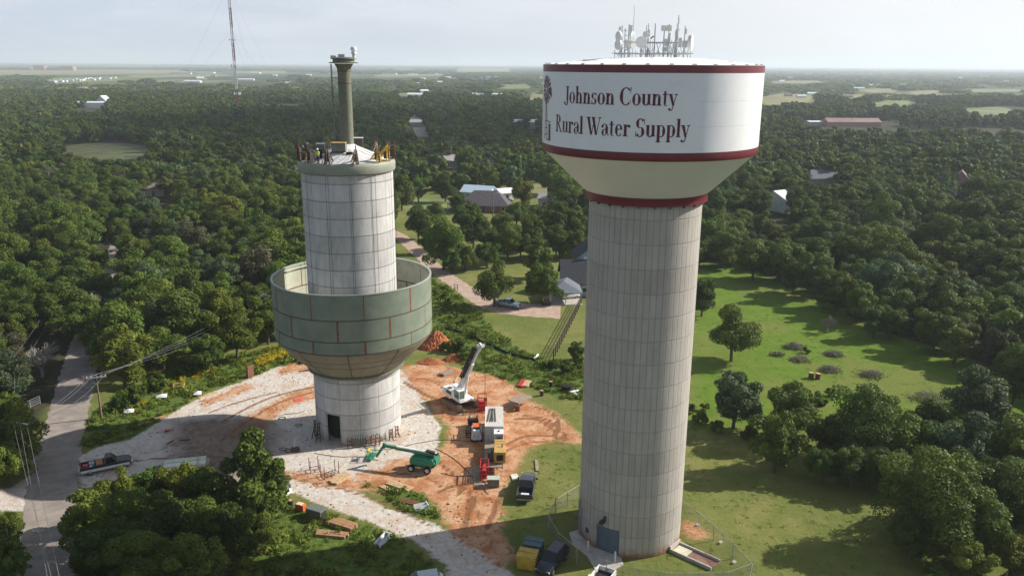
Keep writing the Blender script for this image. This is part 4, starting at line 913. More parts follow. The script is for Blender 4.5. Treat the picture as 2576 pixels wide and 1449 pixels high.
# only what the frame can see
def seen(p, z=4, mx=60):
    dz = z-H; c = p[1]*math.cos(PITCH)-dz*math.sin(PITCH); return abs(CX+p[0]/c*FPX-1288) < 1288+mx and CY-(p[1]*math.sin(PITCH)+dz*math.cos(PITCH))/c*FPX < 1600
vis = np.array([seen(p) for p in P]); OUT = P[~vis]; P = P[vis]; P = P[np.argsort(np.hypot(P[:, 0], P[:, 1]))]
NIND = 203; near = P[:NIND]; rest = np.concatenate([P[NIND:], OUT])
WOODS = [('oak of the wood left of the road', 'left roadside wood'), ('oak of the wood between the road and the left tower', 'wood between road and left tower'), ('oak of the wood behind the meadow', 'wood behind the meadow'), ('oak of the wood at the right picture edge', 'wood at the right edge')]
for x, y in near:
    rx = np.interp(y, [p[1] for p in ROADC], [p[0] for p in ROADC])
    px_s = CX+x/(y*math.cos(PITCH)+46*math.sin(PITCH))*FPX
    z_ = 0 if x < rx else 1 if x < 0 else 2 if px_s < 2330 else 3
    k = random.random(); key = 'oak' if k < .68 else 'oaky' if k < .80 else 'vine' if k < .87 else 'grey' if k < .92 else 'open'
    tone = {'oak': 'dark green', 'oaky': 'yellow-green', 'vine': 'pale viny', 'open': 'loose-crowned', 'grey': 'dull grey-brown'}[key]
    d_ = 'front' if y < 150 else 'inner'
    tree(key, x, y, random.choice([random.uniform(.7, 1.0), random.uniform(.95, 1.45)]), '%s %s, %s rows' % (tone, WOODS[z_][0], d_), '%s trees, %s rows of the %s' % (tone, d_, WOODS[z_][1]), random.uniform(.85, 1.1))

SRC = bpy.data.collections.new('scatter_sources')
def src_coll(name, meshes):
    c = bpy.data.collections.new(name)
    for i, me in enumerate(meshes):
        o = bpy.data.objects.new('%s_source' % name, me); c.objects.link(o)
    return c
def scatter_obj(name, pts, zs, scales, coll, mats=None):
    me = bpy.data.meshes.new(name); n = len(pts)
    V = np.concatenate([pts, np.asarray(zs).reshape(-1, 1)*np.ones((n, 1))], 1); me.vertices.add(n); me.vertices.foreach_set('co', V.astype(np.float32).ravel())
    a = me.attributes.new('rot', 'FLOAT_VECTOR', 'POINT'); r = np.zeros((n, 3)); r[:, 2] = RN.uniform(0, 6.28, n); a.data.foreach_set('vector', r.astype(np.float32).ravel())
    a = me.attributes.new('scl', 'FLOAT_VECTOR', 'POINT'); a.data.foreach_set('vector', np.asarray(scales, np.float32).ravel())
    o = bpy.data.objects.new(name, me); COL.objects.link(o)
    ng = bpy.data.node_groups.new(name, 'GeometryNodeTree'); ng.interface.new_socket('Geometry', in_out='INPUT', socket_type='NodeSocketGeometry'); ng.interface.new_socket('Geometry', in_out='OUTPUT', socket_type='NodeSocketGeometry')
    gi = ng.nodes.new('NodeGroupInput'); go = ng.nodes.new('NodeGroupOutput'); ip = ng.nodes.new('GeometryNodeInstanceOnPoints'); ci = ng.nodes.new('GeometryNodeCollectionInfo')
    ci.inputs['Collection'].default_value = coll; ci.inputs['Separate Children'].default_value = True; ci.inputs['Reset Children'].default_value = True
    ip.inputs['Pick Instance'].default_value = True
    na = ng.nodes.new('GeometryNodeInputNamedAttribute'); na.data_type = 'FLOAT_VECTOR'; na.inputs['Name'].default_value = 'rot'
    nb = ng.nodes.new('GeometryNodeInputNamedAttribute'); nb.data_type = 'FLOAT_VECTOR'; nb.inputs['Name'].default_value = 'scl'
    ng.links.new(gi.outputs[0], ip.inputs['Points']); ng.links.new(ci.outputs[0], ip.inputs['Instance']); ng.links.new(na.outputs[0], ip.inputs['Rotation']); ng.links.new(nb.outputs[0], ip.inputs['Scale'])
    ng.links.new(ip.outputs[0], go.inputs[0]); md_ = o.modifiers.new('scatter', 'NODES'); md_.node_group = ng
    return tag(o, kind='stuff')
def rs(n, lo, hi, zlo=.85, zhi=1.15):
    s_ = RN.uniform(lo, hi, (n, 1)); return np.concatenate([s_, s_, s_*RN.uniform(zlo, zhi, (n, 1))], 1)
def joined(v):                                           # crown and trunk of one variant as a single mesh for the scattered mass
    return v[0]
mid = src_coll('woodland', [v[0] for v in VAR['oak']]*2+[v[0] for v in VAR['oaky'][:2]]+[VAR['vine'][0][0], VAR['open'][0][0], VAR['grey'][0][0]])
o = scatter_obj('woodland', rest, 0, rs(len(rest), .75, 1.45, .8, 1.2), mid); tag(o, 'dense mass of oak woodland stretching behind the near trees', 'woodland')
far = []
for i in range(6): far.append(crown_mesh('crown', 4.2, 8.2, .4, 900, .72, (LEAF, LEAF, LEAF, LEAFY, LEAF, LEAFS)[i], lobes=20, seed=50+i)[0])
P = scatter(330, 1250, 8.0, .9); ok = np.array([True]*len(P))
for f in CLEARP: ok &= sdf(P[:, 0], P[:, 1], f) < -1.5
for x, y, r in FOOT: ok &= np.hypot(P[:, 0]-x, P[:, 1]-y) > r
gap = np.sin(P[:, 0]*.011+1.3)*np.sin(P[:, 1]*.006+P[:, 0]*.004)+.35*np.sin(P[:, 0]*.05)*np.sin(P[:, 1]*.03)
ok &= ~((gap > np.where(P[:, 0] > -.1*P[:, 1], .42, .8)) & (P[:, 1] > 560))
ok &= ~((RN.random(len(P)) < .22) & (P[:, 1] > 650))
P = P[ok]; hill = 3.5*np.exp(-((P[:, 1]-950)/260)**2)*np.clip((-P[:, 0]+300)/700, 0, 1)
o = scatter_obj('woodland', P, 0, rs(len(P), .85, 1.3, .8, 1.25), src_coll('far_trees', far)); tag(o, 'far oak forest running back to the plain', 'woodland')
clump = []
for i in range(5): clump.append(crown_mesh('crown', 22, 10, -3, 620, 3.4, LEAF if i != 2 else LEAFY, lobes=30, seed=90+i, ragged=.5)[0])
P = scatter(1250, 9500, 52, .66); nz = np.sin(P[:, 0]*.0021+.5)+np.sin(P[:, 1]*.0017+P[:, 0]*.0009)+.7*np.sin(P[:, 0]*.0063+P[:, 1]*.0044)+RN.normal(0, .45, len(P))
ok = nz > np.where(P[:, 0] < -.12*P[:, 1], -.55+.45*(P[:, 1] > 3200), -1.0)
for f in CLEARP: ok &= sdf(P[:, 0], P[:, 1], f) < -8
P = P[ok]; o = scatter_obj('woodland', P, 0, rs(len(P), .5, 1.5, .55, .9)*np.array([1, 1, .62]), src_coll('tree_clumps', clump)); tag(o, 'distant tree belts and groves fading into the haze', 'woodland')
P = scatter(9500, 26000, 260, .66); ok = RN.random(len(P)) < .6; P = P[ok]
o = scatter_obj('woodland', P, 0, rs(len(P), 3, 7, .12, .2), src_coll('tree_belts', clump)); tag(o, 'faint tree belts near the horizon', 'woodland')
print('trees', len(near), 'mid', len(rest))

# --- weeds, flowers, grass
def tuft(seed, n, h, spread, mat_, wd=.10, flat=0.0):
    R_ = np.random.default_rng(seed); P = R_.normal(0, spread, (n, 3)); P[:, 2] = R_.uniform(.1, 1, n)*h*(1-.35*np.hypot(P[:, 0], P[:, 1])/(spread*2.2))
    Nn = R_.normal(size=(n, 3)); Nn[:, 2] = np.abs(Nn[:, 2])*flat+R_.normal(size=n)*.3; return quads_mesh('tuft', P, Nn, R_.uniform(.7, 1.4, n)*wd, R_.random(n), mat_, 2.2)
tufts = src_coll('weed_tufts', [tuft(i, 60, .75, .34, (WEEDM, WEEDM, LEAFY, WEEDM)[i], .17, .8) for i in range(4)])
def in_polys(polys, dens):
    out = []
    for p in polys:
        p_ = np.array(p); a = p_.min(0); b = p_.max(0); n = int((b[0]-a[0])*(b[1]-a[1])*dens); Q = RN.uniform(a, b, (n, 2)); Q = Q[sdf(Q[:, 0], Q[:, 1], p) > -.3]; out.append(Q)
    return np.concatenate(out)
Q = in_polys(WEED, 1.5); Q = Q[Q[:, 1] > 50]; s_ = RN.uniform(.35, 1.15, len(Q))*(.75+.35*np.sin(Q[:, 0]*.7)*np.sin(Q[:, 1]*.6)); gv = np.max([sdf(Q[:, 0], Q[:, 1], p) for p in GRAVEL+DIRT[:1]], 0) < -.3
Q = Q[gv]; s_ = s_[gv]; o = scatter_obj('weeds', Q, 0, np.stack([s_, s_, s_*RN.uniform(.7, 1.3, len(s_))], 1), tufts); tag(o, 'lush green weeds around the building site', 'weeds')
FL = [GP([(650,905),(700,885),(760,868),(765,882),(700,905),(650,925)]), GP([(370,975),(430,950),(520,935),(520,950),(430,985),(380,1000)]), GP([(300,1030),(350,1000),(380,1020),(330,1050)]), GP([(560,1420),(640,1380),(700,1400),(640,1449)])]
Q = in_polys(FL[:1], 5); Q = np.concatenate([Q, in_polys(FL[1:2], .9), in_polys(FL[2:], .45)]); o = scatter_obj('flowers', Q, .30, rs(len(Q), .45, .9), src_coll('flower_heads', [tuft(20+i, 26, .4, .26, FLOWM, .16, 1.5) for i in range(2)])); tag(o, 'yellow wildflowers among the weeds', 'flowers')
def rock(seed):
    random.seed(seed); b = MB().blob((0, 0, .04), (.16, .12, .09), 7, 5, .22).build('rock', mat('loose_stone', (.30,.20,.13), .9, var=.3, scale=5)); me_ = b.data; bpy.data.objects.remove(b); return me_
Q = np.concatenate([in_polys(GRAVEL[:2], .3), in_polys(DIRT, .4)]); Q = Q[(np.hypot(Q[:, 0]-LC[0], Q[:, 1]-LC[1]) > LR+.3) & (Q[:, 1] > 50)]
o = scatter_obj('loose_stones', Q, 0, rs(len(Q), .25, .95), src_coll('stone_sources', [rock(i) for i in range(4)])); tag(o, 'loose stones and clods over the building site', 'stones')
GT = src_coll('grass_tufts', [tuft(30+i, 16, .10, .3, WEEDM, .11, .8) for i in range(3)])
Q = in_polys([GP([(1250,1449),(1300,1100),(1470,1000),(1740,1060),(2400,1449)])], .55); Q = Q[np.max([sdf(Q[:, 0], Q[:, 1], p) for p in GRAVEL+DIRT], 0) < -1]; Q = Q[np.hypot(Q[:, 0]-RC[0], Q[:, 1]-RC[1]) > RR+.3]
o = scatter_obj('grass', Q, 0, rs(len(Q), .4, 1.0, .35, .8), GT); tag(o, 'short lawn grass tufts', 'grass')
Q = in_polys(MEADOW, .25); o = scatter_obj('grass', Q, 0, rs(len(Q), .5, 1.0, .3, .6), GT); tag(o, 'meadow grass tufts', 'grass')
# ------------------------------------------------------------------ vehicles
def wheel(par, x, y, r=.39, w=.26):
    s_ = 1 if y > 0 else -1
    mb = MB(); mb.cyl((x, y-w/2*s_, r), (x, y+w/2*s_, r), r, n=20); o = mb.build('wheel', M['black'], par, bevel=.04)
    mb = MB(); mb.cyl((x, y+w/2*s_, r), (x, y+(w/2+.015)*s_, r), r*.62, r*.5, n=14); mb.build('rim', M['rim'], o)
def section(x, w, z0, zs, zt, tum=.9):
    return [(x, -w*.9, z0), (x, -w, z0+.2), (x, -w, zs), (x, -w*tum, zt), (x, w*tum, zt), (x, w, zs), (x, w, z0+.2), (x, w*.9, z0)]
def glasshouse(par, xs, w0, w1, z0, z1, roofm, split=None):
    xb0, xt0, xt1, xb1 = xs                              # rear base, rear top, front top, front base
    mb = MB(); n = [(xb0, w0, z0), (xb1, w0, z0), (xt0, w1, z1), (xt1, w1, z1)]
    vs = [(xb0,-w0,z0),(xb1,-w0,z0),(xb1,w0,z0),(xb0,w0,z0),(xt0,-w1,z1),(xt1,-w1,z1),(xt1,w1,z1),(xt0,w1,z1)]
    mb.add(vs, [(0,1,5,4),(1,2,6,5),(2,3,7,6),(3,0,4,7),(4,5,6,7)]); mb.build('window', M['glass'], par, bevel=.03)
    mb = MB(); e = .03
    mb.add([(xt0-.02,-w1-e,z1-.02),(xt1+.02,-w1-e,z1-.02),(xt1+.02,w1+e,z1-.02),(xt0-.02,w1+e,z1-.02),(xt0+.06,-w1+.04,z1+.05),(xt1-.08,-w1+.04,z1+.05),(xt1-.08,w1-.04,z1+.05),(xt0+.06,w1-.04,z1+.05)],
           [(3,2,1,0),(4,5,6,7),(0,1,5,4),(1,2,6,5),(2,3,7,6),(3,0,4,7)])
    for s_ in (-1, 1):
        for (a, b_) in (((xb0, w0), (xt0, w1)), ((xb1, w0), (xt1, w1))): mb.bar((a[0], s_*a[1], z0-.02), (b_[0], s_*b_[1], z1), .09, .07)
        for f in (split or [.5]): xm0 = xb0+(xb1-xb0)*f; xm1 = xt0+(xt1-xt0)*f; mb.bar((xm0, s_*(w0+.005), z0-.02), (xm1, s_*(w1+.005), z1), .09, .05)
    return mb.build('roof', roofm, par, bevel=.02)
def lights(par, xf, xr, w, zf, zr):
    for s_ in (-1, 1):
        MB().box((xf, s_*(w-.2), zf), (.12, .34, .2)).build('headlight', M['lamp'], par, bevel=.02)
        MB().box((xr, s_*(w-.1), zr), (.1, .16, .36)).build('tail_light', M['tail'], par, bevel=.02)
        MB().box((.95, s_*(w+.14), 1.22), (.14, .24, .2)).build('wing_mirror', M['black'], par, bevel=.02)
def pickup(loc, rz, body, roofm, label, crew=True, bedm=None, low=None, ln=5.8):
    e = empty('pickup_truck', loc, rz, label, 'pickup truck'); k = ln/5.8; w = .98; xc = (-.95 if crew else -.15)*k
    mb = MB(); mb.loft([section(xc, w, .42, 1.0, 1.16), section(.9*k, w, .42, 1.0, 1.16), section(1.2*k, w, .42, 1.0, 1.14), section(2.3*k, w*.97, .42, .95, 1.08), section(2.75*k, w*.92, .45, .85, .98), section(2.88*k, w*.86, .5, .78, .84)])
    b0 = mb.build('body', body, e, True, .02)
    mb = MB(); x0 = -2.88*k; xm = (x0+xc)/2; lb = xc-x0
    for s_ in (-1, 1): mb.box((xm, s_*(w-.07), .82), (lb, .13, .66))
    mb.box((x0+.05, 0, .84), (.1, 1.84, .6)); mb.box((xc-.03, 0, .85), (.06, 1.8, .62))
    if low is not None: 
        mm = MB()
        for s_ in (-1, 1): mm.box(((x0+2.6*k)/2, s_*(w+.006), .62), (2.6*k-x0, .02, .34))
        mm.build('lower_panel', low, e, bevel=.01)
    mb.build('bed_wall', body, e, bevel=.03); MB().box((xm, 0, .58), (lb, 1.72, .1)).build('bed_floor', bedm or M['black'], e)
    glasshouse(e, (xc+.05, xc+.3, .62*k, 1.22*k), w*.93, w*.74, 1.14, 1.82, roofm)
    for x in (-1.85*k, 1.95*k):
        for s_ in (-1, 1): wheel(e, x, s_*.86)
    MB().box((2.9*k, 0, .55), (.16, 1.8, .24)).build('bumper', M['steel'], e, bevel=.03); MB().box((-2.95*k, 0, .55), (.14, 1.8, .2)).build('bumper', M['steel'], e, bevel=.03)
    mb = MB(); mb.box((2.86*k, 0, .8), (.06, 1.0, .24)); mb.build('grille', M['darksteel'], e)
    lights(e, 2.83*k, -2.9*k, w, .82, .95); return e
def car(loc, rz, body, label, ln=4.8, hgt=1.72, name='parked_car', cat='car', roofm=None):
    e = empty(name, loc, rz, label, cat); k = ln/4.8; w = .93
    MB().loft([section(-2.38*k, w*.85, .5, .85, 1.0), section(-2.2*k, w*.95, .36, .95, 1.1), section(-1*k, w, .32, .95, 1.08), section(1.1*k, w, .32, .92, 1.05), section(1.9*k, w*.95, .34, .8, .93), section(2.3*k, w*.85, .38, .65, .78), section(2.4*k, w*.7, .42, .6, .66)]).build('body', body, e, True, .03)
    glasshouse(e, (-2.12*k, -1.75*k, .25*k, 1.15*k), w*.9, w*.7, 1.03, hgt-.04, roofm or body, [.3, .62])
    for x in (-1.45*k, 1.5*k):
        for s_ in (-1, 1): wheel(e, x, s_*.8, .36, .24)
    lights(e, 2.26*k, -2.3*k, w*.9, .68, .92); return e
def mid(p, q): return ((p[0]+q[0])/2, (p[1]+q[1])/2, 0)
a, b_ = G(206, 1192), G(330, 1166)
e = pickup(mid(a, b_), heading(a, b_), M['carblack'], M['carblack'], 'old black over white pickup with loaded bed parked on the gravel drive by the road', False, low=M['carwhite'], ln=5.9)
tw = e
def resting(name, e0, off, dims, m, label, cat, z, kind='box'):
    c, s_ = math.cos(e0.rotation_euler.z), math.sin(e0.rotation_euler.z); loc = (e0.location.x+off[0]*c-off[1]*s_, e0.location.y+off[0]*s_+off[1]*c, z)
    r = empty(name, loc, e0.rotation_euler.z, label, cat)
    if kind == 'box':
        MB().box((0, 0, dims[2]*.45), (dims[0], dims[1], dims[2]*.9)).build('body', m, r, bevel=.02); MB().box((0, 0, dims[2]*.95), (dims[0]+.05, dims[1]+.05, dims[2]*.1)).build('lid', m, r, bevel=.02)
    else:
        MB().cyl((0, 0, 0), (0, 0, dims[2]), dims[0]/2, dims[0]*.4, 14).build('body', m, r, True); MB().lathe([(dims[0]*.42, dims[2]), (dims[0]*.36, dims[2]+.03), (.01, dims[2]+.03)], 14).build('lid', M['white'], r)
    return r
resting('toolbox', tw, (-.75, 0), (.75, 1.5, .55), mat('tan_brown_tool_chest', (.33,.13,.05), .6), 'brown tool chest across the bed of the old black pickup behind the cab', 'toolbox', .64)
resting('toolbox', tw, (-2.35, .2), (.6, .7, .4), M['red'], 'red box at the tail of the old black pickup bed', 'toolbox', .64)
resting('toolbox', tw, (-1.6, .3), (.6, .8, .5), mat('pale_blue_box', (.22,.3,.36), .5), 'pale blue crate in the middle of the old black pickup bed', 'crate', .64)
resting('bucket', tw, (-1.75, -.5), (.36, .36, .38), M['white'], 'white bucket in the old black pickup bed', 'bucket', .64, 'cyl')
a, b_ = G(1318, 1272), G(1332, 1200)
dk = pickup(mid(a, b_), heading(a, b_), M['charcoal'], M['charcoal'], 'charcoal crew cab pickup with black empty bed parked on the lawn beside the orange dirt', True, ln=6.0)
resting('toolbox', dk, (-2.3, 0), (.3, .9, .3), M['white'], 'small white box at the tail of the charcoal pickup bed', 'box', .64)
a, b_ = G(1254, 768), G(1303, 776)
pickup(mid(a, b_), heading(a, b_), M['silver'], M['silver'], 'silver blue crew cab pickup parked on the house drive under an airy tree', True, ln=5.9)
a, b_ = G(1352, 1462), G(1412, 1392)
car(((a.x+b_.x)/2+.3, (a.y+b_.y)/2+.4, 0), heading(b_, a), M['navy'], 'black blue estate car parked in the tower shade beside the yellow dumpster', 5.0)
p = G(1490, 1462); q = G(1512, 1425); e = pickup((p.x+.2, p.y-1.6, 0), math.radians(240), M['carwhite'], M['carwhite'], 'white pickup with dark bed cut by the bottom edge below the concrete apron', False, ln=5.6)
p = G(1058, 1482); car((p.x, p.y, 0), math.radians(195), M['silver'], 'pale silver car cut by the bottom edge on the access track', 4.7, name='parked_car')
p = G(1372, 765); e = car((p.x, p.y, 0), math.radians(100), M['carblack'], 'small dark utility vehicle with yellow hood standing left of the carport', 3.2, 1.8, 'utility_vehicle', 'utility vehicle', M['yellow'])
p = G(1440, 752); car((p.x-.5, p.y+.6, 0), math.radians(200), M['carwhite'], 'white boat-like covered car at the right side of the carport', 4.2)

# ------------------------------------------------------------------ building site machines
def rel(e, x, y, z=0.0): p = G(x, y, z); return Vector((p.x-e.location.x, p.y-e.location.y, z-e.location.z))
# crawler crane
base = G(1158, 1020); CR = empty('crawler_crane', base, 0, 'white crawler crane with steep telescopic boom standing on the orange dirt', 'crane')
td = G(1171, 1034)-G(1124, 1007); ta = math.atan2(td.y, td.x)
def loc2(e_, x, y, a): return (x*math.cos(a)-y*math.sin(a), x*math.sin(a)+y*math.cos(a))
for s_ in (-1, 1):
    cx, cy = loc2(None, 0, s_*1.55, ta); prof = []; L2 = 2.1; r = .5; n = 10; mb = MB()
    for k in range(n+1): t_ = -PI/2+PI*k/n; prof.append((L2+r*math.cos(t_), .52+r*math.sin(t_)))
    for k in range(n+1): t_ = PI/2+PI*k/n; prof.append((-L2+r*math.cos(t_), .52+r*math.sin(t_)))
    secs = []
    for yy in (-.38, .38): secs.append([(cx+loc2(None, x, yy, ta)[0], cy+loc2(None, x, yy, ta)[1], z) for x, z in prof])
    mb.loft(secs); tr = mb.build('track', mat('dusty_track_steel', (.20,.13,.09), .8, var=.3, dirt=(.35,.18,.09), dirt_amt=.6), CR, bevel=.03)
    mb = MB()
    for i in range(len(prof)):
        x, z = prof[i]; x2, z2 = prof[(i+1) % len(prof)]; m_ = max(1, int(math.hypot(x2-x, z2-z)/.3))
        for j in range(m_):
            f = j/m_; px_, pz_ = x+(x2-x)*f, z+(z2-z)*f; nx_, nz_ = px_-max(-L2, min(L2, px_)), pz_-.52; l_ = math.hypot(nx_, nz_) or 1; px_ += nx_/l_*.03; pz_ += nz_/l_*.03
            a0 = loc2(None, px_, -.4, ta); a1 = loc2(None, px_, .4, ta); mb.bar((cx+a0[0], cy+a0[1], pz_), (cx+a1[0], cy+a1[1], pz_), .08, .06)
    mb.build('track_shoes', M['darksteel'], tr)
MB().box((0, 0, .85), (2.2, 2.6, .5), ta).box((0, 0, 1.15), (1.5, 1.5, .3), ta).build('undercarriage', M['darksteel'], CR, bevel=.03)
tip = G(1207, 869, 10.6); tipl = tip-base; tipl.z = 10.6; ua = math.atan2(tipl.y, tipl.x)-.25
def U(x, y, z): a0 = loc2(None, x, y, ua); return Vector((a0[0], a0[1], z))
def ubox(mb, x, y, z, d): c = U(x, y, z); return mb.box(c, d, ua)
mb = MB(); ubox(mb, -.35, 0, 1.5, (4.6, 2.5, .35)); ubox(mb, -1.3, -.75, 2.05, (2.6, .95, .85)); ubox(mb, -1.2, .8, 2.0, (2.8, .85, .75)); ubox(mb, -2.75, 0, 1.85, (.8, 2.6, 1.1)); cw = mb.build('crane_house', M['white'], CR, bevel=.05)
mb = MB(); ubox(mb, -1.3, -1.24, 2.05, (1.5, .03, .5)); ubox(mb, -1.7, -.75, 2.5, (.8, .6, .06)); ubox(mb, -3.16, 0, 1.9, (.03, 1.8, .4)); mb.build('vent_grille', M['darksteel'], cw)
mb = MB()
for x in (-2.9, -1.5, -.2):
    mb.bar(U(x, .9, 2.35), U(x, .9, 2.9), .05); mb.bar(U(x, -.9, 2.5), U(x, -.9, 3.0), .05)
mb.bar(U(-2.9, .9, 2.9), U(-.2, .9, 2.9), .05); mb.bar(U(-2.9, -.9, 3.0), U(-.2, -.9, 3.0), .05); mb.build('handrail', M['white'], cw)
cab_ = MB(); ubox(cab_, 1.15, -.85, 1.75, (1.6, .95, .3)); ubox(cab_, 1.1, -.85, 3.15, (1.4, .98, .08))
for x, y in ((.4, -.4), (.4, -1.3), (1.85, -.4), (1.85, -1.3)): cab_.bar(U(x, y, 1.8), U(x-.05, y, 3.15), .08)
cb = cab_.build('cab', M['white'], CR, bevel=.02); mb = MB(); ubox(mb, 1.12, -.85, 2.5, (1.42, .88, 1.25)); mb.build('window', M['paleglass'], cb, bevel=.02)
B0 = U(-.5, .1, 2.3); bd = (tipl-B0).normalized(); bl = (tipl-B0).length
mb = MB(); mb.bar(B0-bd*.6, B0+bd*(bl*.62), .62, .75); bm = mb.build('boom', M['greywhite'], CR, bevel=.03)
mb = MB(); mb.bar(B0+bd*(bl*.62), B0+bd*(bl*.93), .44, .52); mb.build('boom_extension', M['greywhite'], bm, bevel=.03)
mb = MB(); mb.bar(B0+bd*(bl*.9), B0+bd*bl, .55, .7); mb.box(tuple(B0+bd*(bl*1.0)+Vector((.2, 0, 0))), (.9, .3, .3), ua, ry=.5); mb.cyl(tuple(B0+bd*bl+Vector((.45, -.18, -.1))), tuple(B0+bd*bl+Vector((.45, .18, -.1))), .26, n=16); mb.build('boom_head', M['greywhite'], bm)
side = bd.cross(Vector((0, 0, 1))).normalized(); up_ = side.cross(bd)
mb = MB(); off = Vector((-.55, -.38, .1)); o0 = B0+bd*(bl*.30)+off; o1 = B0+bd*(bl*.95)+off     # stowed black lattice jib beside the boom
for dx, dy in ((-.2,-.2),(.2,-.2),(.2,.2),(-.2,.2)): mb.bar(o0+side*dx+up_*dy, o1+side*dx+up_*dy, .10)
n = 11
for i in range(n):
    p0 = o0.lerp(o1, i/n); p1 = o0.lerp(o1, (i+1)/n); s_ = 1 if i % 2 else -1
    for v in (side, up_):
        w_ = up_ if v is side else side
        for e_ in (-1, 1): mb.bar(p0+v*.2*e_+w_*.2*s_, p1+v*.2*e_-w_*.2*s_, .07)
mb.bar(o0, o1, .3, .08); mb.build('lattice_jib', M['black'], bm)
mb = MB(); mb.cyl(U(1.0, .1, 1.7), B0+bd*(bl*.42)+Vector((.15, 0, -.2)), .17, n=12); mb.cyl(B0+bd*(bl*.25)+Vector((.4, 0, -.4)), B0+bd*(bl*.42)+Vector((.1, 0, -.2)), .10, n=12); mb.build('hydraulic_ram', M['white'], CR)
hk = B0+bd*bl+Vector((.68, 0, -.1)); mb = MB(); mb.bar(hk, Vector((hk.x, hk.y, 2.4)), .035); mb.bar(hk+Vector((.12, 0, 0)), Vector((hk.x+.12, hk.y, 2.4)), .035); cbl = mb.build('hoist_rope', M['black'], CR)
MB().box((hk.x+.06, hk.y, 2.15), (.34, .2, .5)).tube([(hk.x+.06, hk.y, 1.9), (hk.x+.06, hk.y, 1.65), (hk.x+.22, hk.y, 1.55), (hk.x+.28, hk.y, 1.72)], .05).build('hook', M['rust'], cbl)

# telescopic boom lift
LB = empty('boom_lift', G(1062, 1180), 0, 'green telescopic boom lift with long pale boom lowered over the gravel', 'boom lift')
E0 = rel(LB, 1082, 1140, 2.55); E1 = rel(LB, 966, 1120, 2.75); ha = math.atan2((E1-E0).y, (E1-E0).x)
def lb(x, y): return loc2(None, x, y, ha)
mb = MB(); mb.box((0, 0, .75), (2.6, 1.3, .45), ha); mb.build('chassis', M['green'], LB, bevel=.06)
for x in (-1.1, 1.1):
    for y in (-.95, .95):
        c = lb(x, y); dv = lb(0, .2); mb = MB(); mb.cyl((c[0]-dv[0], c[1]-dv[1], .48), (c[0]+dv[0], c[1]+dv[1], .48), .48, n=18); wh = mb.build('wheel', M['black'], LB, bevel=.06)
        mb = MB(); s_ = 1 if y > 0 else -1; mb.cyl((c[0]+dv[0]*s_, c[1]+dv[1]*s_, .48), (c[0]+dv[0]*1.1*s_, c[1]+dv[1]*1.1*s_, .48), .26, n=14); mb.build('rim', M['offwhite'], wh)
for s_ in (-1, 1):
    c = lb(-.15, s_*.72); secs = []
    for x, z0, z1 in ((-2.1, 1.35, 1.75), (-1.75, 1.15, 2.1), (-.4, 1.1, 2.2), (1.0, 1.1, 2.15), (1.25, 1.2, 1.9)):
        q = [lb(x, s_*.38), lb(x, s_*1.08), lb(x, s_*1.15), lb(x, s_*.95), lb(x, s_*.42)]; zz = [z0, z0, z0+(z1-z0)*.5, z1-.08, z1]
        secs.append([(a_[0], a_[1], z) for a_, z in zip(q, zz)])
    MB().loft(secs).build('engine_cover', M['green'], LB, True, .04)
mb = MB(); c = lb(-1.9, 0); mb.box((c[0], c[1], 1.6), (.7, 1.7, .9), ha); mb.build('counterweight', M['green'], LB, bevel=.12)
mb = MB(); d_ = (E1-E0).normalized(); c = lb(-.9, 0)
mb.box((*lb(-1.2, 0), 2.15), (1.0, .55, 1.1), ha); mb.build('turntable', M['darksteel'], LB, bevel=.06)
bl_ = (E1-E0).length; mb = MB(); mb.bar(E0-d_*.9, E0+d_*(bl_*.72), .42, .48); bo = mb.build('boom', mat('lift_boom_pale', (.60,.64,.62), .45, dirt=(.3,.35,.3), dirt_amt=.3), LB, bevel=.03)
mb = MB(); sd_ = d_.cross(Vector((0, 0, 1))).normalized()
for s_ in (-1, 1): mb.bar(E0-d_*.6+sd_*(.225*s_)+Vector((0,0,-.08)), E0+d_*(bl_*.74)+sd_*(.225*s_)+Vector((0,0,-.08)), .02, .3)
mb.bar(E0+d_*(bl_*.72), E1, .3, .36); mb.build('boom_side_plate', M['green'], bo)
mb = MB(); mb.bar(E0-d_*1.1+Vector((0,0,.05)), E0+d_*.5+Vector((0,0,.3)), .5, .25); mb.build('boom_pivot_cover', M['black'], bo, bevel=.04)
J1 = rel(LB, 947, 1148, 1.0); mb = MB(); mb.bar(E1, J1, .28, .34); mb.bar(E1+Vector((.1, .1, .3)), E1-Vector((.1, .1, .35)), .34); mb.build('jib', M['green'], LB, bevel=.03)
BK = rel(LB, 934, 1148, .25); ba = ha+.2; mb = MB(); mb.box((BK.x, BK.y, .3), (.95, 1.9, .08), ba)
def bk(x, y, z): c = loc2(None, x, y, ba); return (BK.x+c[0], BK.y+c[1], z)
for x in (-.45, .45):
    for y in (-.92, -.3, .3, .92): mb.bar(bk(x, y, .3), bk(x, y, 1.4), .05)
    for z in (.8, 1.4): mb.bar(bk(x, -.92, z), bk(x, .92, z), .05)
for y in (-.92, .92):
    for z in (.8, 1.4): mb.bar(bk(-.45, y, z), bk(.45, y, z), .05)
bs = mb.build('basket', M['green'], LB); MB().box(bk(.3, .1, 1.2), (.25, .9, .35), ba).build('control_box', M['yellow'], bs, bevel=.03)

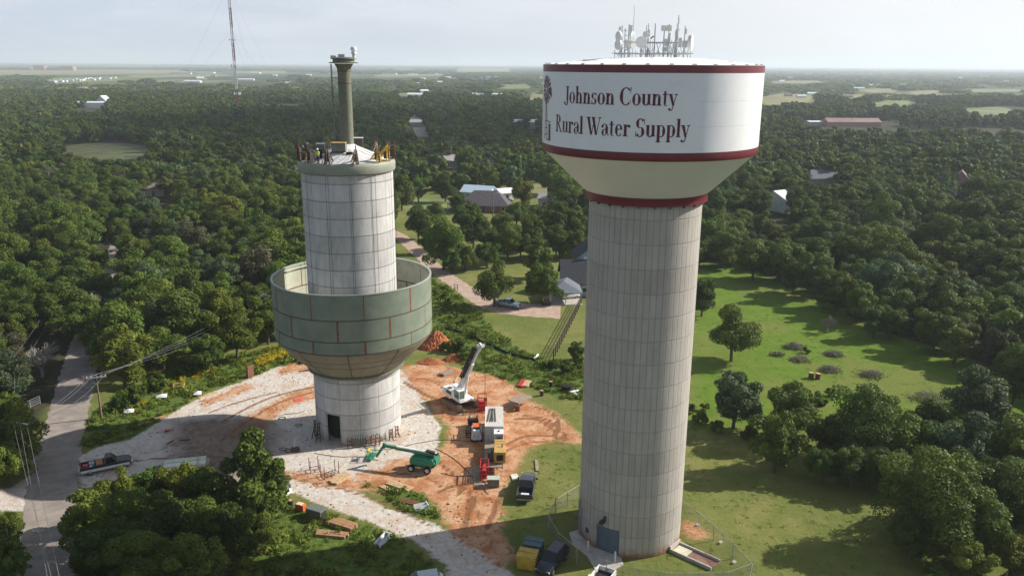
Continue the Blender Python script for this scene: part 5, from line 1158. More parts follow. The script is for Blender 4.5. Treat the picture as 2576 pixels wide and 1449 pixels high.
# long row: white container, cab, deck trailer, generators
c4_ = [G(x, y, 2.6) for x, y in ((1221,1023),(1262,1023),(1268,1071),(1222,1072))]
cc = (c4_[0]+c4_[1]+c4_[2]+c4_[3])/4; ra = math.atan2(((c4_[2]+c4_[3])-(c4_[0]+c4_[1])).y, ((c4_[2]+c4_[3])-(c4_[0]+c4_[1])).x)
ra = -PI/2+.02; CT = empty('shipping_container', (cc.x, cc.y, 0), ra, 'white ribbed container with two ladders lying on its roof', 'container')
mb = MB(); L_, W_, H_ = 6.6, 2.44, 2.6; nr = 26
for s_ in (-1, 1):
    secs = []
    for k in range(nr*2+1):
        x = -L_/2+L_*k/(nr*2); y = s_*(W_/2-(.05 if (k//1) % 4 in (1, 2) else 0)); secs.append([(x, y, .25), (x, y, H_-.1), (x, y-s_*.04, H_-.1), (x, y-s_*.04, .25)])
    mb.loft(secs)
ny_ = 12
for xe in (-L_/2, L_/2):
    secs = []
    for k in range(ny_*2+1):
        y = -W_/2+.05+(W_-.1)*k/(ny_*2); x = xe-math.copysign(.05 if k % 4 in (1, 2) else 0, xe); secs.append([(x, y, .25), (x, y, H_-.1), (x-math.copysign(.04, xe), y, H_-.1), (x-math.copysign(.04, xe), y, .25)])
    mb.loft(secs)
mb.build('side_panel', M['greywhite'], CT)
mb = MB(); mb.box((0, 0, H_-.04), (L_-.1, W_-.1, .05))
for k in range(16): mb.box((-L_/2+.4+k*.4, 0, H_-.005), (.1, W_-.3, .03))
mb.build('roof', mat('container_roof', (.62,.58,.53), .6, dirt=(.36,.3,.25), dirt_amt=.5), CT)
mb = MB()
for x in (-L_/2, L_/2):
    for y in (-W_/2, W_/2): mb.bar((x, y, .12), (x, y, H_), .12)
    for z in (.2, H_-.04): mb.bar((x, -W_/2, z), (x, W_/2, z), .12)
for y in (-W_/2, W_/2):
    for z in (.2, H_-.04): mb.bar((-L_/2, y, z), (L_/2, y, z), .1)
mb.build('frame', M['greywhite'], CT, bevel=.01)
for k, (yo, an) in enumerate(((-.05, 1.6), (-.55, -4.5))):
    a_ = ra+math.radians(an); x0, y0 = -.3, yo; wx = CT.location.x+x0*math.cos(ra)-y0*math.sin(ra); wy = CT.location.y+x0*math.sin(ra)+y0*math.cos(ra)
    ld = empty('ladder', (wx, wy, H_+.03), a_, '%s ladder of the pair lying on the white container roof' % ('straight dark' if k == 0 else 'slanted dark'), 'ladder', 'ladders on the container roof')
    mb = MB(); mb.bar((-2.2, -.2, .05), (2.2, -.2, .05), .09, .07); mb.bar((-2.2, .2, .05), (2.2, .2, .05), .09, .07); mb.build('rail', M['darksteel'], ld)
    mb = MB()
    for i in range(14): mb.bar((-2.1+i*.32, -.2, .05), (-2.1+i*.32, .2, .05), .04)
    mb.build('rung', M['steel'], ld)
# white cabin in front of the container
def at(xo, yo): return (CT.location.x+xo*math.cos(ra)-yo*math.sin(ra), CT.location.y+xo*math.sin(ra)+yo*math.cos(ra), 0)
cb = empty('operator_cabin', at(L_/2+1.0, .62), ra, 'small white open-fronted cabin standing against the container end', 'cabin')
mb = MB(); mb.box((0, 0, 2.28), (1.5, 1.3, .08)); mb.box((-.7, 0, 1.2), (.06, 1.2, 2.1)); mb.box((0, .6, 1.2), (1.3, .06, 2.1)); mb.box((0, 0, .2), (1.4, 1.2, .2)); mb.box((.66, 0, .55), (.06, 1.2, .7))
for y in (-.58, .58): mb.bar((.68, y, .2), (.68, y, 2.25), .08)
mb.build('shell', M['white'], cb, bevel=.02); MB().box((-.1, 0, .75), (.6, .6, .9)).build('seat', M['black'], cb, bevel=.05); MB().cyl((0, 0, 2.3), (0, 0, 2.45), .13, n=10).build('beacon', M['darksteel'], cb)
# flat trailer carrying a tan generator
tr = empty('flatbed_trailer', at(L_/2+4.9, -.1), ra, 'grey wooden-decked trailer parked in line below the white container', 'trailer')
mb = MB(); mb.box((0, 0, .95), (7.4, 2.3, .14)); dk_ = mb.build('deck', M['oldwood'], tr)
mb = MB()
for y in (-1.15, 1.15, -.5, .5): mb.bar((-3.7, y, .82), (3.7, y, .82), .14, .2)
mb.bar((3.7, 0, .8), (4.6, 0, .75), .16); mb.build('chassis', M['darksteel'], tr)
for x in (-1.5, -.5):
    for s_ in (-1, 1): wheel(tr, x, s_*1.0, .42, .28)
gn = empty('generator', (*at(L_/2+6.7, .75)[:2], 1.03), ra, 'tan yellow generator with a dark square grille on the decked trailer', 'generator')
mb = MB(); mb.box((0, 0, .85), (2.2, 1.5, 1.5)); gb = mb.build('body', M['machine'], gn, bevel=.06); MB().box((1.11, 0, .85), (.04, .85, .8)).box((0, .76, .9), (1.2, .03, .7)).build('grille', M['black'], gb); MB().cyl((-.5, .3, 1.55), (-.5, .3, 2.0), .08, n=10).build('exhaust', M['rust'], gb)
gn = empty('compressor', (*at(L_/2+4.3, .7)[:2], 1.03), ra, 'ribbed pale yellow machine housing behind the tan generator on the trailer', 'machine')
mb = MB()
for k in range(7): mb.box((-1.1+k*.35, 0, .6), (.28, 1.3, 1.1+.05*(k % 2)))
mb.box((0, 0, .5), (2.5, 1.2, .9)); mb.build('body', M['machine'], gn, bevel=.03)
hs_ = at(L_/2+6.4, -.75)
for k in range(4):
    r = empty('gas_cylinder', (hs_[0]+.1+(k % 2)*.36, hs_[1]-.3-(k//2)*.4, 1.03), 0, 'dark gas cylinder standing on the trailer deck beside the tan generator', 'gas cylinder', 'gas cylinders on the trailer deck')
    MB().lathe([(.01, 0), (.14, 0), (.14, 1.1), (.1, 1.25), (.04, 1.3), (.04, 1.38), (.01, 1.38)], 12).build('body', M['darksteel'], r, True)
def rack(name, x, y, z0, dims, m, label, cat, rz=0.0, shelves=2):
    p = G(x, y); e = empty(name, (p.x, p.y, z0), rz, label, cat); l, w_, h = dims; mb = MB()
    for a_ in (-l/2, l/2):
        for b2 in (-w_/2, w_/2): mb.bar((a_, b2, 0), (a_, b2, h), .1)
    for z in [h*i/shelves for i in range(shelves+1)]:
        for b2 in (-w_/2, w_/2): mb.bar((-l/2, b2, z+.05), (l/2, b2, z+.05), .09)
        for a_ in (-l/2, l/2): mb.bar((a_, -w_/2, z+.05), (a_, w_/2, z+.05), .09)
    mb.build('frame', m, e); return e
e = rack('steel_rack', 1219, 1200, 0, (2.3, 1.0, 1.9), M['red'], 'red steel rack beside the lower left of the decked trailer', 'rack', ra, 4); MB().box((0, 0, .9), (2.0, .5, .9)).build('load', M['red'], e, bevel=.04)
e = rack('steel_rack', 1213, 1032, 0, (1.3, 1.7, 2.3), M['red'], 'red cage frame at the upper end of the white container', 'rack', 0, 2); MB().box((0, 0, .8), (1.0, .8, 1.5)).build('tank', M['red'], e, bevel=.05)
p = G(1241, 1225); e = empty('utility_cabinet', (p.x, p.y+.3, 0), 0, 'grey green box with pale lid below the end of the decked trailer', 'cabinet'); MB().box((0, 0, .55), (1.45, .95, 1.0)).build('body', M['boxgreen'], e, bevel=.04); MB().box((0, 0, 1.1), (1.55, 1.05, .1)).build('lid', mat('pale_green_lid', (.42,.46,.38), .5), e, bevel=.02)
# skid machine left of the container
p = G(1199, 1105); e = empty('skid_steer', (p.x, p.y+.2, 0), ra, 'small white and orange site machine beside the container', 'skid steer')
MB().box((0, 0, .75), (2.3, 1.1, .8)).box((.9, 0, 1.3), (.5, 1.0, .9)).build('body', M['white'], e, bevel=.06); MB().box((-.1, 0, 2.0), (1.3, 1.15, .08)).build('roof', M['orange'], e, bevel=.02)
MB().box((.1, 0, 1.5), (.9, .9, .9)).build('window', M['glass'], e, bevel=.02)
mb = MB()
for s_ in (-1, 1): mb.bar((-1.1, s_*.62, 1.4), (1.5, s_*.62, .7), .14, .2)
mb.build('lift_arm', M['white'], e)
for x in (-.7, .7):
    for s_ in (-1, 1): wheel(e, x, s_*.68, .38, .26)
p = G(1190, 1070); e = empty('welding_machine', (p.x, p.y, 0), .2, 'dark engine welder with silver tank beside the site machine', 'welder'); MB().box((0, 0, .6), (1.5, .9, .8)).build('body', M['darksteel'], e, bevel=.05); MB().cyl((-.3, -.3, 1.2), (-.3, .4, 1.2), .2, n=14).build('tank', M['steel'], e)
mb = MB()
for a_, b2 in ((.5, .3), (.5, -.3), (-.6, .3)): mb.tube([(a_, b2, .9), (a_+.1, b2, 1.4), (a_+.3, b2+.2, 1.5)], .05, 6)
mb.build('pipe', M['rust'], e)
p = G(1183, 1095); e = rack('wire_cage', 1183, 1095, 0, (1.2, 1.3, 1.1), M['darksteel'], 'dark open cage left of the small site machine', 'cage', .1, 3)
# concrete hopper pieces, mats
def slab(name, pts, z0, th, m, label, cat): o = MB().prism(GP(pts), z0, z0+th).build(name, m, bevel=.01); return tag(o, label, cat)
slab('ground_mat', [(1186,1172),(1207,1172),(1216,1228),(1192,1226)], .01, .06, M['oldwood'], 'pale rectangular ground mat on the orange dirt left of the red rack', 'mat')
slab('tarpaulin', [(1284,1196),(1300,1193),(1308,1205),(1290,1210)], .02, .12, M['offwhite'], 'crumpled cream tarpaulin beside the trailer end', 'tarpaulin')
def boards(x0, y0, x1, y1, wd_, n, m, label, name='timber_plank', cat='plank', z=0.0, th=.14, gap=.03, rot=0, cross=False):
    p, q = G(x0, y0), G(x1, y1); e = empty(name, (*mid(p, q)[:2], z), heading(p, q), label, cat); l = math.hypot(q.x-p.x, q.y-p.y)
    for k in range(n):
        MB().box((random.uniform(-.1, .1) if n > 1 else 0, (k-(n-1)/2)*(wd_+gap), th/2+.01*(k % 2)), (l*random.uniform(.9, 1) if n > 1 else l, wd_, th)).build('board', m, e, bevel=.008)
    return e
boards(1290, 1028, 1325, 1010, .42, 5, M['oldwood'], 'stack of wide grey planks raised on a rusty stand right of the container', 'plank_stack', 'plank stack', .95, .2)
p = G(1297, 1040); e = empty('steel_stand', (p.x+.3, p.y+1.0, 0), .4, 'rusty steel drum stand under the grey planks', 'stand'); MB().lathe([(.42, 0), (.38, .05), (.38, .85), (.42, .93), (.01, .93)], 14).build('drum', M['rust'], e)
boards(1349, 1158, 1352, 1186, .42, 1, M['oldwood'], 'single pale plank lying on the lawn above the charcoal pickup')
boards(1128, 1268, 1165, 1245, .38, 1, M['wood'], 'single pale plank lying on the orange dirt edge')
boards(958, 1222, 1000, 1243, .3, 2, M['wood'], 'pair of brown boards in the weeds island near its left tip'); boards(975, 1212, 1035, 1232, .35, 3, M['wood'], 'long tan boards on the dirt above the weed island')
boards(1003, 1258, 1052, 1268, .26, 3, M['rust'], 'rust red beams lying in the weed island'); boards(772, 1292, 812, 1320, .3, 2, M['redwood'], 'dark reddish timber pair at the upper left of the weeds')
boards(828, 1312, 892, 1332, .42, 3, M['redwood'], 'thick tan topped timber beams in the lush weeds', th=.5); boards(795, 1342, 876, 1350, .32, 3, M['redwood'], 'flat reddish timber beams below the thick ones in the weeds', th=.3)
boards(835, 1218, 875, 1192, .45, 3, M['wood'], 'long tan planks behind the rusty trestle frame on the gravel', th=.25)
boards(325, 1080, 420, 1045, .3, 2, M['redwood'], 'long rusty timber lying along the weedy bank by the road'); boards(500, 1003, 545, 988, .25, 2, M['wood'], 'pale boards at the weedy edge of the gravel pad')
boards(420, 1117, 437, 1108, .12, 1, M['black'], 'short black bar on the shaded gravel drive', 'steel_bar', 'bar', th=.1); boards(452, 1108, 478, 1106, .1, 1, M['black'], 'second black bar right of the short one on the shaded drive', 'steel_bar', 'bar', th=.1)
boards(1110, 946, 1140, 936, .3, 4, M['oldwood'], 'dark grey pallet stack above the left end of the crane track', 'pallet_stack', 'pallet stack', th=.4)
boards(1143, 962, 1152, 948, .25, 1, M['wood'], 'short pale plank beside the dark pallet stack')
for x0, y0, x1, y1, lb_, m_ in ((1308, 975, 1320, 958, 'reddish pipe bundle on the grass beside the lumber stand', 'red'), (1320, 975, 1330, 960, 'tan pipe bundle next to the reddish one on the grass', 'wood')):
    boards(x0, y0, x1, y1, .22, 4, M[m_], lb_, 'pipe_bundle', 'pipe bundle', th=.3)
for x0, y0, x1, y1, lb_ in ((1432, 990, 1455, 985, 'white pipe section lying in the hedge grass'), (1444, 992, 1452, 999, 'short white pipe offcut below the white pipe section'), (1343, 905, 1353, 895, 'short pale culvert pipe on the lawn by the dark fence')):
    p, q = G(x0, y0), G(x1, y1); e = empty('plastic_pipe', (*mid(p, q)[:2], .2), heading(p, q), lb_, 'pipe'); l = max(1.0, math.hypot(q.x-p.x, q.y-p.y)); MB().cyl((-l/2, 0, 0), (l/2, 0, 0), .2, n=14).build('body', M['white'], e, True)
def drum(x, y, label, m, r=.3, h=.9, name='steel_drum', cat='drum', grp=None):
    p = G(x, y); e = empty(name, p, 0, label, cat, grp); MB().lathe([(.01, 0), (r, 0), (r, h*.32), (r*1.04, h*.34), (r, h*.36), (r, h*.64), (r*1.04, h*.66), (r, h*.68), (r, h)], 18).build('body', m, e, True); MB().lathe([(r, h), (r*.92, h+.01), (r*.9, h-.03), (.01, h-.03)], 18).build('lid', M['wood'], e); return e
drum(2040, 951, 'left rusty drum of the two in the meadow', M['rust'], .42, 1.0); drum(2057, 953, 'right rusty drum of the two in the meadow', M['rust'], .42, 1.0)
drum(1386, 972, 'black drum on the grass below the hedge', M['black']); drum(1363, 995, 'dark rusty barrel with timber on top beside the grass edge', M['darksteel'])
p = G(1426, 982); e = rack('planter_crate', 1426, 982, 0, (1.5, 1.1, .9), M['black'], 'black open crate in the hedge grass', 'crate', -.4, 2)
MB().box((0, 0, .4), (1.35, .95, .7)).build('liner', M['black'], e)
# left front corner of the site: camper shell, orange tank, green cabinet
a, b_ = G(690, 1262), G(724, 1240); e = empty('truck_cap', (*mid(a, b_)[:2], .1), heading(a, b_), 'white truck bed cap with dark side windows lying in the weeds', 'truck cap'); e.rotation_euler.x = -.35
w2, l2 = .85, 1.15
MB().loft([[(-l2,-w2,0),(-l2,-w2*.85,.75),(-l2,w2*.85,.75),(-l2,w2,0)],[(l2,-w2,0),(l2,-w2*.85,.75),(l2,w2*.85,.75),(l2,w2,0)]]).build('shell', M['white'], e, bevel=.06)
for xo in (-.55, .45): MB().box((xo, -w2*.94, .42), (.75, .04, .36)).build('window', M['glass'], e)
MB().box((0, 0, .77), (1.6, .9, .04)).build('roof_panel', mat('blue_grey_roof_strip', (.1,.13,.17), .4), e)
p = G(733, 1272); drum(731, 1272, 'black barrel between the truck cap and the orange box', M['black'], .32, .8)
p = G(757, 1282); e = empty('storage_box', p, -.35, 'orange red storage box beside the grey green cabinet', 'box'); MB().box((0, 0, .4), (1.1, .7, .75)).build('body', M['orange'], e, bevel=.05); MB().box((-.1, 0, .8), (.8, .6, .06)).build('lid', mat('pale_orange_lid', (.75,.5,.4), .5), e, bevel=.02)
p = G(797, 1300); e = empty('utility_cabinet', p, -.45, 'grey green metal cabinet at the edge of the access track', 'cabinet'); MB().box((0, 0, .6), (2.1, 1.2, 1.1)).build('body', M['boxgreen'], e, bevel=.05); MB().box((0, 0, 1.18), (2.2, 1.3, .08)).build('lid', M['boxgreen'], e, bevel=.02); MB().box((1.06, .0, .6), (.03, .9, .8)).build('door', M['darksteel'], e)
for (x0, y0, x1, y1, lb_) in ((946, 1378, 975, 1350, 'white folded metal trough at the end of the lush weeds'), (1042, 1283, 1075, 1276, 'white metal trough lying in the weed island')):
    p, q = G(x0, y0), G(x1, y1); e = empty('metal_trough', (*mid(p, q)[:2], .05), heading(p, q), lb_, 'metal trough'); l = math.hypot(q.x-p.x, q.y-p.y)
    for k in (-1, 1): MB().add([(-l/2, k*.12, .05), (l/2, k*.12, .05), (l/2, k*.3, .55), (-l/2, k*.3, .55), (-l/2, k*.45, .03), (l/2, k*.45, .03)], [(0,1,2,3),(3,2,5,4)]).build('channel', M['greywhite'], e)
    MB().box((l/2, 0, .3), (.1, 1.1, .5)).build('end_plate', M['greywhite'], e)
# trailer with pale sheets behind the trees
a, b_ = G(420, 1188), G(515, 1178); e = empty('flatbed_trailer', mid(a, b_), heading(a, b_), 'flatbed trailer loaded with pale green sheets behind the tall pointed tree', 'trailer')
MB().box((0, 0, .8), (5.6, 2.2, .16)).build('deck', M['wood'], e)
for s_ in (-1, 1):
    for x in (-.6, .4): wheel(e, x, s_*1.0, .36, .24)
for k, (xo, yo, m_) in enumerate(((-.1, .55, mat('pale_green_sheet', (.50,.56,.46), .5)), (.0, -.6, M['offwhite']))):
    r = empty('sheet_stack', (e.location.x+xo*math.cos(e.rotation_euler.z)-yo*math.sin(e.rotation_euler.z), e.location.y+xo*math.sin(e.rotation_euler.z)+yo*math.cos(e.rotation_euler.z), .88), e.rotation_euler.z, ('pale green' if k == 0 else 'cream')+' stack of sheets on the flatbed trailer, %s side' % ('far' if k == 0 else 'near'), 'sheet stack')
    for j in range(3): MB().box((.03*j, 0, .07+.13*j), (5.0, 1.0, .11)).build('sheet', m_, r, bevel=.01)
    MB().bar((1.6, -.52, .45), (1.6, .52, .45), .12, .05).build('strap', M['wood'], r)
# rusty trestle frames on the gravel
def trestle(x0, y0, x1, y1, label, n=3):
    p, q = G(x0, y0), G(x1, y1); e = empty('rebar_trestle', mid(p, q), heading(p, q), label, 'trestle'); l = math.hypot(q.x-p.x, q.y-p.y); w_ = .95; mb = MB()
    for y in (-w_/2, w_/2): mb.bar((-l/2, y, .35), (l/2, y, .35), .07)
    for k in range(n+1): mb.bar((-l/2+l*k/n, -w_/2, .35), (-l/2+l*k/n, w_/2, .35), .06)
    mb.build('frame', M['rust'], e)
    for x in (-l/2, l/2):
        for y in (-w_/2, w_/2): MB().bar((x, y, 0), (x, y, 1.75), .07).build('post', M['rust'], e)
trestle(780, 1186, 802, 1182, 'smaller rusty four-post trestle frame on the sunlit gravel', 1); trestle(812, 1203, 848, 1190, 'longer rusty four-post trestle frame with cross bars', 4)
# hoist by the doorway, gas bottles, scaffolds at the foot of the left tower
p = G(742, 1135); e = empty('pump_unit', p, .2, 'dark pump with upright lever standing in the tower shade on the gravel', 'pump'); MB().box((0, 0, .3), (1.1, .6, .5)).cyl((.4, -.3, .2), (.4, .3, .2), .22, n=12).build('body', M['darksteel'], e, bevel=.04); MB().bar((-.1, 0, .5), (.15, 0, 2.0), .08).build('lever', M['steel'], e); MB().tube([(-.5, 0, .3), (-1.0, .2, .4), (-1.2, -.1, .1), (-.8, -.3, .05)], .06, 6).build('hose', M['hose'], e)
for k, (dg_) in enumerate((4, 7, 10, 13, 16)):
    a_ = ca(dg_); r = LR+.45; e = empty('gas_cylinder', (LC[0]+r*math.cos(a_), LC[1]+r*math.sin(a_), 0), 0, 'dark green gas cylinder leaning in the row against the left tower foot', 'gas cylinder', 'gas cylinders at the left tower foot'); MB().lathe([(.01, 0), (.15, 0), (.15, 1.25), (.11, 1.4), (.04, 1.45), (.04, 1.55), (.01, 1.55)], 12).build('body', M['boxgreen'], e, True)
for k, (dg_, lb_) in enumerate(((-1, 'tall rusty post clamp left of the gas cylinders at the tower foot'), (21, 'rusty post clamp right of the gas cylinders'), (28, 'rusty angled strut frame at the tower foot'), (33, 'rusty strut next to the angled one'), (52, 'rusty bracket frame at the right foot of the left tower'), (63, 'far rusty bracket at the right foot of the left tower'), (-47, 'dark scaffold frame at the left of the tower doorway'), (-57, 'dark tall frame at the far left foot of the tower'))):
    a_ = ca(dg_); r = LR+.55; e = empty('anchor_frame', (LC[0]+r*math.cos(a_), LC[1]+r*math.sin(a_), 0), a_, lb_, 'steel frame'); h_ = 2.6 if dg_ < -40 else 1.5; mm = M['darksteel'] if dg_ < -40 else M['rust']
    mb = MB(); mb.bar((0, -.3, 0), (0, -.3, h_), .1); mb.bar((0, .3, 0), (0, .3, h_), .1)
    for z in np.arange(.4, h_, .55): mb.bar((0, -.3, z), (0, .3, z), .08)
    mb.bar((.55, 0, 0), (0, 0, h_*.8), .1); mb.bar((-.35, 0, h_-.05), (.15, 0, h_-.05), .1); mb.build('frame', mm, e)
p = G(735, 1008); slab('red_sheet', [(738,1003),(763,1000),(759,1009),(740,1010)], .02, .05, mat('coral_red_sheet', (.62,.10,.08), .6), 'coral red sheet lying on the gravel behind the tower', 'sheet')
p = G(790, 930); e = empty('steel_plate', (p.x, p.y, 0), .3, 'brown steel plate box standing behind the left tower base', 'steel plate'); MB().box((0, 0, .7), (1.3, .5, 1.1), .3, 1, .2).build('plate', M['rust'], e)
p = G(630, 948); e = empty('steel_plate', (p.x, p.y, 0), 1.2, 'brown steel form standing upright at the weed edge', 'steel plate'); MB().box((0, 0, 1.0), (1.5, .35, 2.0)).build('plate', M['rust'], e, bevel=.02); MB().box((0, .2, 1.0), (.15, .1, 2.0)).build('rib', M['rust'], e)
p = G(770, 912); e = empty('scrap_heap', p, 0, 'dark heap of scrap metal beside the yellow flowers', 'scrap heap'); mb = MB()
for _ in range(22): mb.box((random.gauss(0, .8), random.gauss(0, .5), random.uniform(.1, .7)), (random.uniform(.2, .7), random.uniform(.1, .4), random.uniform(.1, .5)), random.uniform(0, 3))
mb.build('pieces', M['black'], e)
for x, y, w_, lb_ in ((407, 1002, .8, 'crumpled white sheet in the weeds near the roadside pole'), (497, 995, .6, 'white sheet on the weedy bank above the gravel pad'), (325, 1040, .7, 'white metal scrap in the weeds beside the double crossarm pole')):
    p = G(x, y); e = empty('white_sheet', p, .3, lb_, 'sheet'); MB().add([(-w_, -.4, .35), (w_, -.5, .3), (w_, .4, .55), (-w_, .5, .5), (0, 0, .75)], [(0,1,4),(1,2,4),(2,3,4),(3,0,4)]).build('sheet', M['white'], e)
rack('timber_crate', 452, 982, 0, (1.6, 1.2, .9), M['wood'], 'small open timber frame in the weedy bank', 'frame', .3, 1)
p = G(420, 1085); e = empty('red_tool', p, 0, 'small red tool on the shaded gravel by the road bank', 'tool'); MB().box((0, 0, .12), (.5, .3, .22)).bar((.2, 0, .2), (.8, .3, .1), .06).build('body', M['red'], e)
# hoses across the site
def hose(pts, label, r=.035, m='hose'):
    q = resample(smooth(GP(pts), 3), .8); mb = MB(); mb.tube([(x+random.uniform(-.06, .06), y+random.uniform(-.06, .06), .04) for x, y in q], r, 5); return tag(mb.build('cable', M[m]), label, 'cable')
hose([(905,1118),(935,1135),(1000,1128),(1060,1112),(1120,1105),(1200,1112)], 'black cable from the left tower foot to the machines'); hose([(1095,1128),(1140,1150),(1190,1200),(1225,1240)], 'black cable curling past the green lift')
hose([(1110,1190),(1150,1200),(1200,1195),(1228,1222)], 'lower black cable on the orange dirt'); hose([(790,1140),(850,1150),(905,1148),(950,1158)], 'thin black cable on the sunlit gravel'); hose([(690,1050),(715,1042),(745,1040),(765,1035)], 'cable on the gravel left of the tower')
for x, y, lb_ in ((712, 1130, 'coil of dark cable in the tower shade'), (710, 1052, 'coil of dark cable on the sunlit gravel edge'), (752, 1070, 'small coil of cable beside the tower')):
    p = G(x, y); mb = MB(); mb.tube([(p.x+.5*math.cos(k*PI/7)*(1+.03*k/14), p.y+.38*math.sin(k*PI/7), .05+.01*(k//14)) for k in range(29)], .04, 5); tag(mb.build('cable_coil', M['hose']), lb_, 'cable coil')
# dumpsters
def dumpster(x, y, rz, m, label, h=1.75):
    p = G(x, y); e = empty('dumpster', p, rz, label, 'dumpster'); l, w_ = 1.95, 1.6
    mb = MB(); mb.loft([[(-l/2*.94, -w_/2*.94, .1), (l/2*.94, -w_/2*.94, .1), (l/2*.94, w_/2*.94, .1), (-l/2*.94, w_/2*.94, .1)], [(-l/2, -w_/2, h*.93), (l/2, -w_/2, h*.93), (l/2, w_/2, h*.93), (-l/2, w_/2, h*.93)]]); b = mb.build('body', m, e, bevel=.03)
    mb = MB()
    for k in range(6): xx = -l/2+.2+k*(l-.4)/5; mb.bar((xx*.95, -w_/2-.02, .15), (xx, -w_/2-.05, h*.9), .06); mb.bar((xx*.95, w_/2+.02, .15), (xx, w_/2+.05, h*.9), .06)
    mb.build('rib', m, b); MB().box((0, -w_*.26, h*.95), (l+.08, w_*.5, .06), 0).build('lid', m, e, bevel=.02); MB().box((0, w_*.26, h*.97), (l+.08, w_*.5, .06), 0).build('lid', m, e, bevel=.02)
    return e
dumpster(1327, 1425, -.28, M['dyellow'], 'yellow rust-streaked dumpster parked in the shade'); dumpster(1342, 1396, -.28, M['teal'], 'dark teal dumpster behind the yellow one')
# orange soil heaps
def heap(x, y, rx, ry, h, label, seed):
    R_ = np.random.default_rng(seed); p = G(x, y); n = 34; vs = []; fs = []; f = R_.uniform(-1, 1, (6, 3))
    for j in range(n+1):
        for i in range(n+1):
            u, v = i/n*2-1, j/n*2-1; d = math.hypot(u, v); z = max(0, 1-d**1.4)
            z = h*z**1.1*(1+.35*math.sin(3.1*u+seed)*math.cos(2.7*v-seed))+R_.uniform(-.07, .09)*(z > 0)*h
            vs.append((u*rx, v*ry, max(z, -.03)-.02))
    for j in range(n):
        for i in range(n): fs.append((j*(n+1)+i, j*(n+1)+i+1, (j+1)*(n+1)+i+1, (j+1)*(n+1)+i))
    e = MB().add(vs, fs).build('soil_heap', mat('orange_soil', (.36,.12,.045), .95, var=.35, scale=1.5, dirt=(.18,.055,.025), dirt_amt=.7, bump=.8)); e.location = p; tag(e, label, 'soil heap'); return e
heap(1092, 868, 3.4, 3.6, 2.6, 'tall orange soil heap beside the raised steel bowl', 3); heap(1140, 905, 1.9, 1.6, 1.1, 'small orange soil heap below the thicket', 5); heap(1082, 912, 2.6, 1.5, .8, 'low rubble heap at the foot of the tall orange one', 8)
# brush piles in the meadow
def brush(x, y, r, h, label, seed):
    R_ = random.Random(seed); p = G(x, y); e = empty('brush_pile', p, 0, label, 'brush pile', None); mb = MB()
    for _ in range(240):
        a_ = R_.uniform(0, 6.28); d = R_.random()**.6*r; z = h*(1-(d/r)**2)*R_.uniform(.2, 1.1); l = R_.uniform(.3, .9); b2 = R_.uniform(0, 6.28); zz = R_.uniform(-.25, .35); c = Vector((d*math.cos(a_), d*math.sin(a_)*.8, max(.05, z)))
        mb.bar(c, c+Vector((l*math.cos(b2), l*math.sin(b2), zz)), .045)
    mb.build('twigs', M['twig'], e)
    P_ = np.array([[R_.gauss(0, r*.55), R_.gauss(0, r*.45)-r*.25, abs(R_.gauss(0, .25))+.05] for _ in range(150)]); me_ = quads_mesh('leaves', P_, RN.normal(size=(150, 3)), .22, RN.random(150), WEEDM, 2); o_ = bpy.data.objects.new('leaves', me_); COL.objects.link(o_); o_.parent = e
for i, (x, y, r, h, lb_) in enumerate(((1997, 874, 1.9, .9, 'grey brush pile at the upper left of the meadow group'), (2012, 906, 1.7, .8, 'grey brush pile just below the upper left one in the meadow'), (2096, 893, 1.6, .8, 'grey brush pile at the top middle of the meadow'), (2087, 932, 1.8, .9, 'grey brush pile near the two rusty drums'), (2192, 945, 1.9, 1.0, 'grey brush pile right of the rusty drums'), (2335, 1003, 3.0, 1.1, 'widest grey brush pile by the viny trees'), (1955, 893, 1.0, .4, 'low brown brush remnant beside the bare patch'))): brush(x, y, r, h, lb_, i)
# ------------------------------------------------------------------ poles, wires, fences
POLES = {}
def upole(key, x, y, h, label, arm=2.4, az=0.0, double=False, r=.15, light=False, Y=None):
    p = G(x, y); e = empty('utility_pole', p, az, label, 'utility pole'); MB().cyl((0, 0, -.2), (0, 0, h), r, r*.65, 12).build('pole', M['pole'], e, True)
    if arm:
        mb = MB()
        for k in ((-.16, .16) if double else (.14,)): mb.bar((-arm/2, k, h-.35), (arm/2, k, h-.35), .12, .14)
        c = mb.build('crossarm', M['steel'] if double else M['pole'], e); mb = MB()
        for xx in (-arm/2+.1, -arm/4, arm/4, arm/2-.1): mb.cyl((xx, .0, h-.28), (xx, .0, h-.02), .06, .04, 8)
        mb.build('insulator', M['greywhite'], c)
    if light: MB().bar((0, 0, h-1), (1.4, 0, h-.6), .06).box((1.6, 0, h-.6), (.6, .25, .12)).build('street_light', M['greywhite'], e)
    POLES[key] = (e, h); return e
def topx(key, off=0.0):
    e, h = POLES[key]; a_ = e.rotation_euler.z; return Vector((e.location.x+off*math.cos(a_), e.location.y+off*math.sin(a_), h-.05))
upole('A', 256, 1052, 6.7, 'wooden pole with double pale crossarm beside the weedy bank', 2.6, .35, True)
upole('B', 30, 1012, 5.0, 'wooden pole with crossarm at the left picture edge behind the dark oak', 2.4, .15, True)
pc = atY(49, 1060, 92.0); e = empty('utility_pole', (pc.x, pc.y, 0), -.3, 'pale crossarm pole standing inside the dark oak left of the road', 'utility pole'); MB().cyl((0, 0, 0), (0, 0, pc.z), .15, .1, 12).build('pole', M['pole'], e, True); MB().bar((-1.2, 0, pc.z-.2), (1.2, 0, pc.z-.2), .14).build('crossarm', M['greywhite'], e); POLES['C'] = (e, pc.z)
upole('D', 172, 745, 6.5, 'wooden pole among the trees left of the road', 0); upole('E', 281, 563, 7.5, 'small pole at the far end of the sunken lane', 1.6)
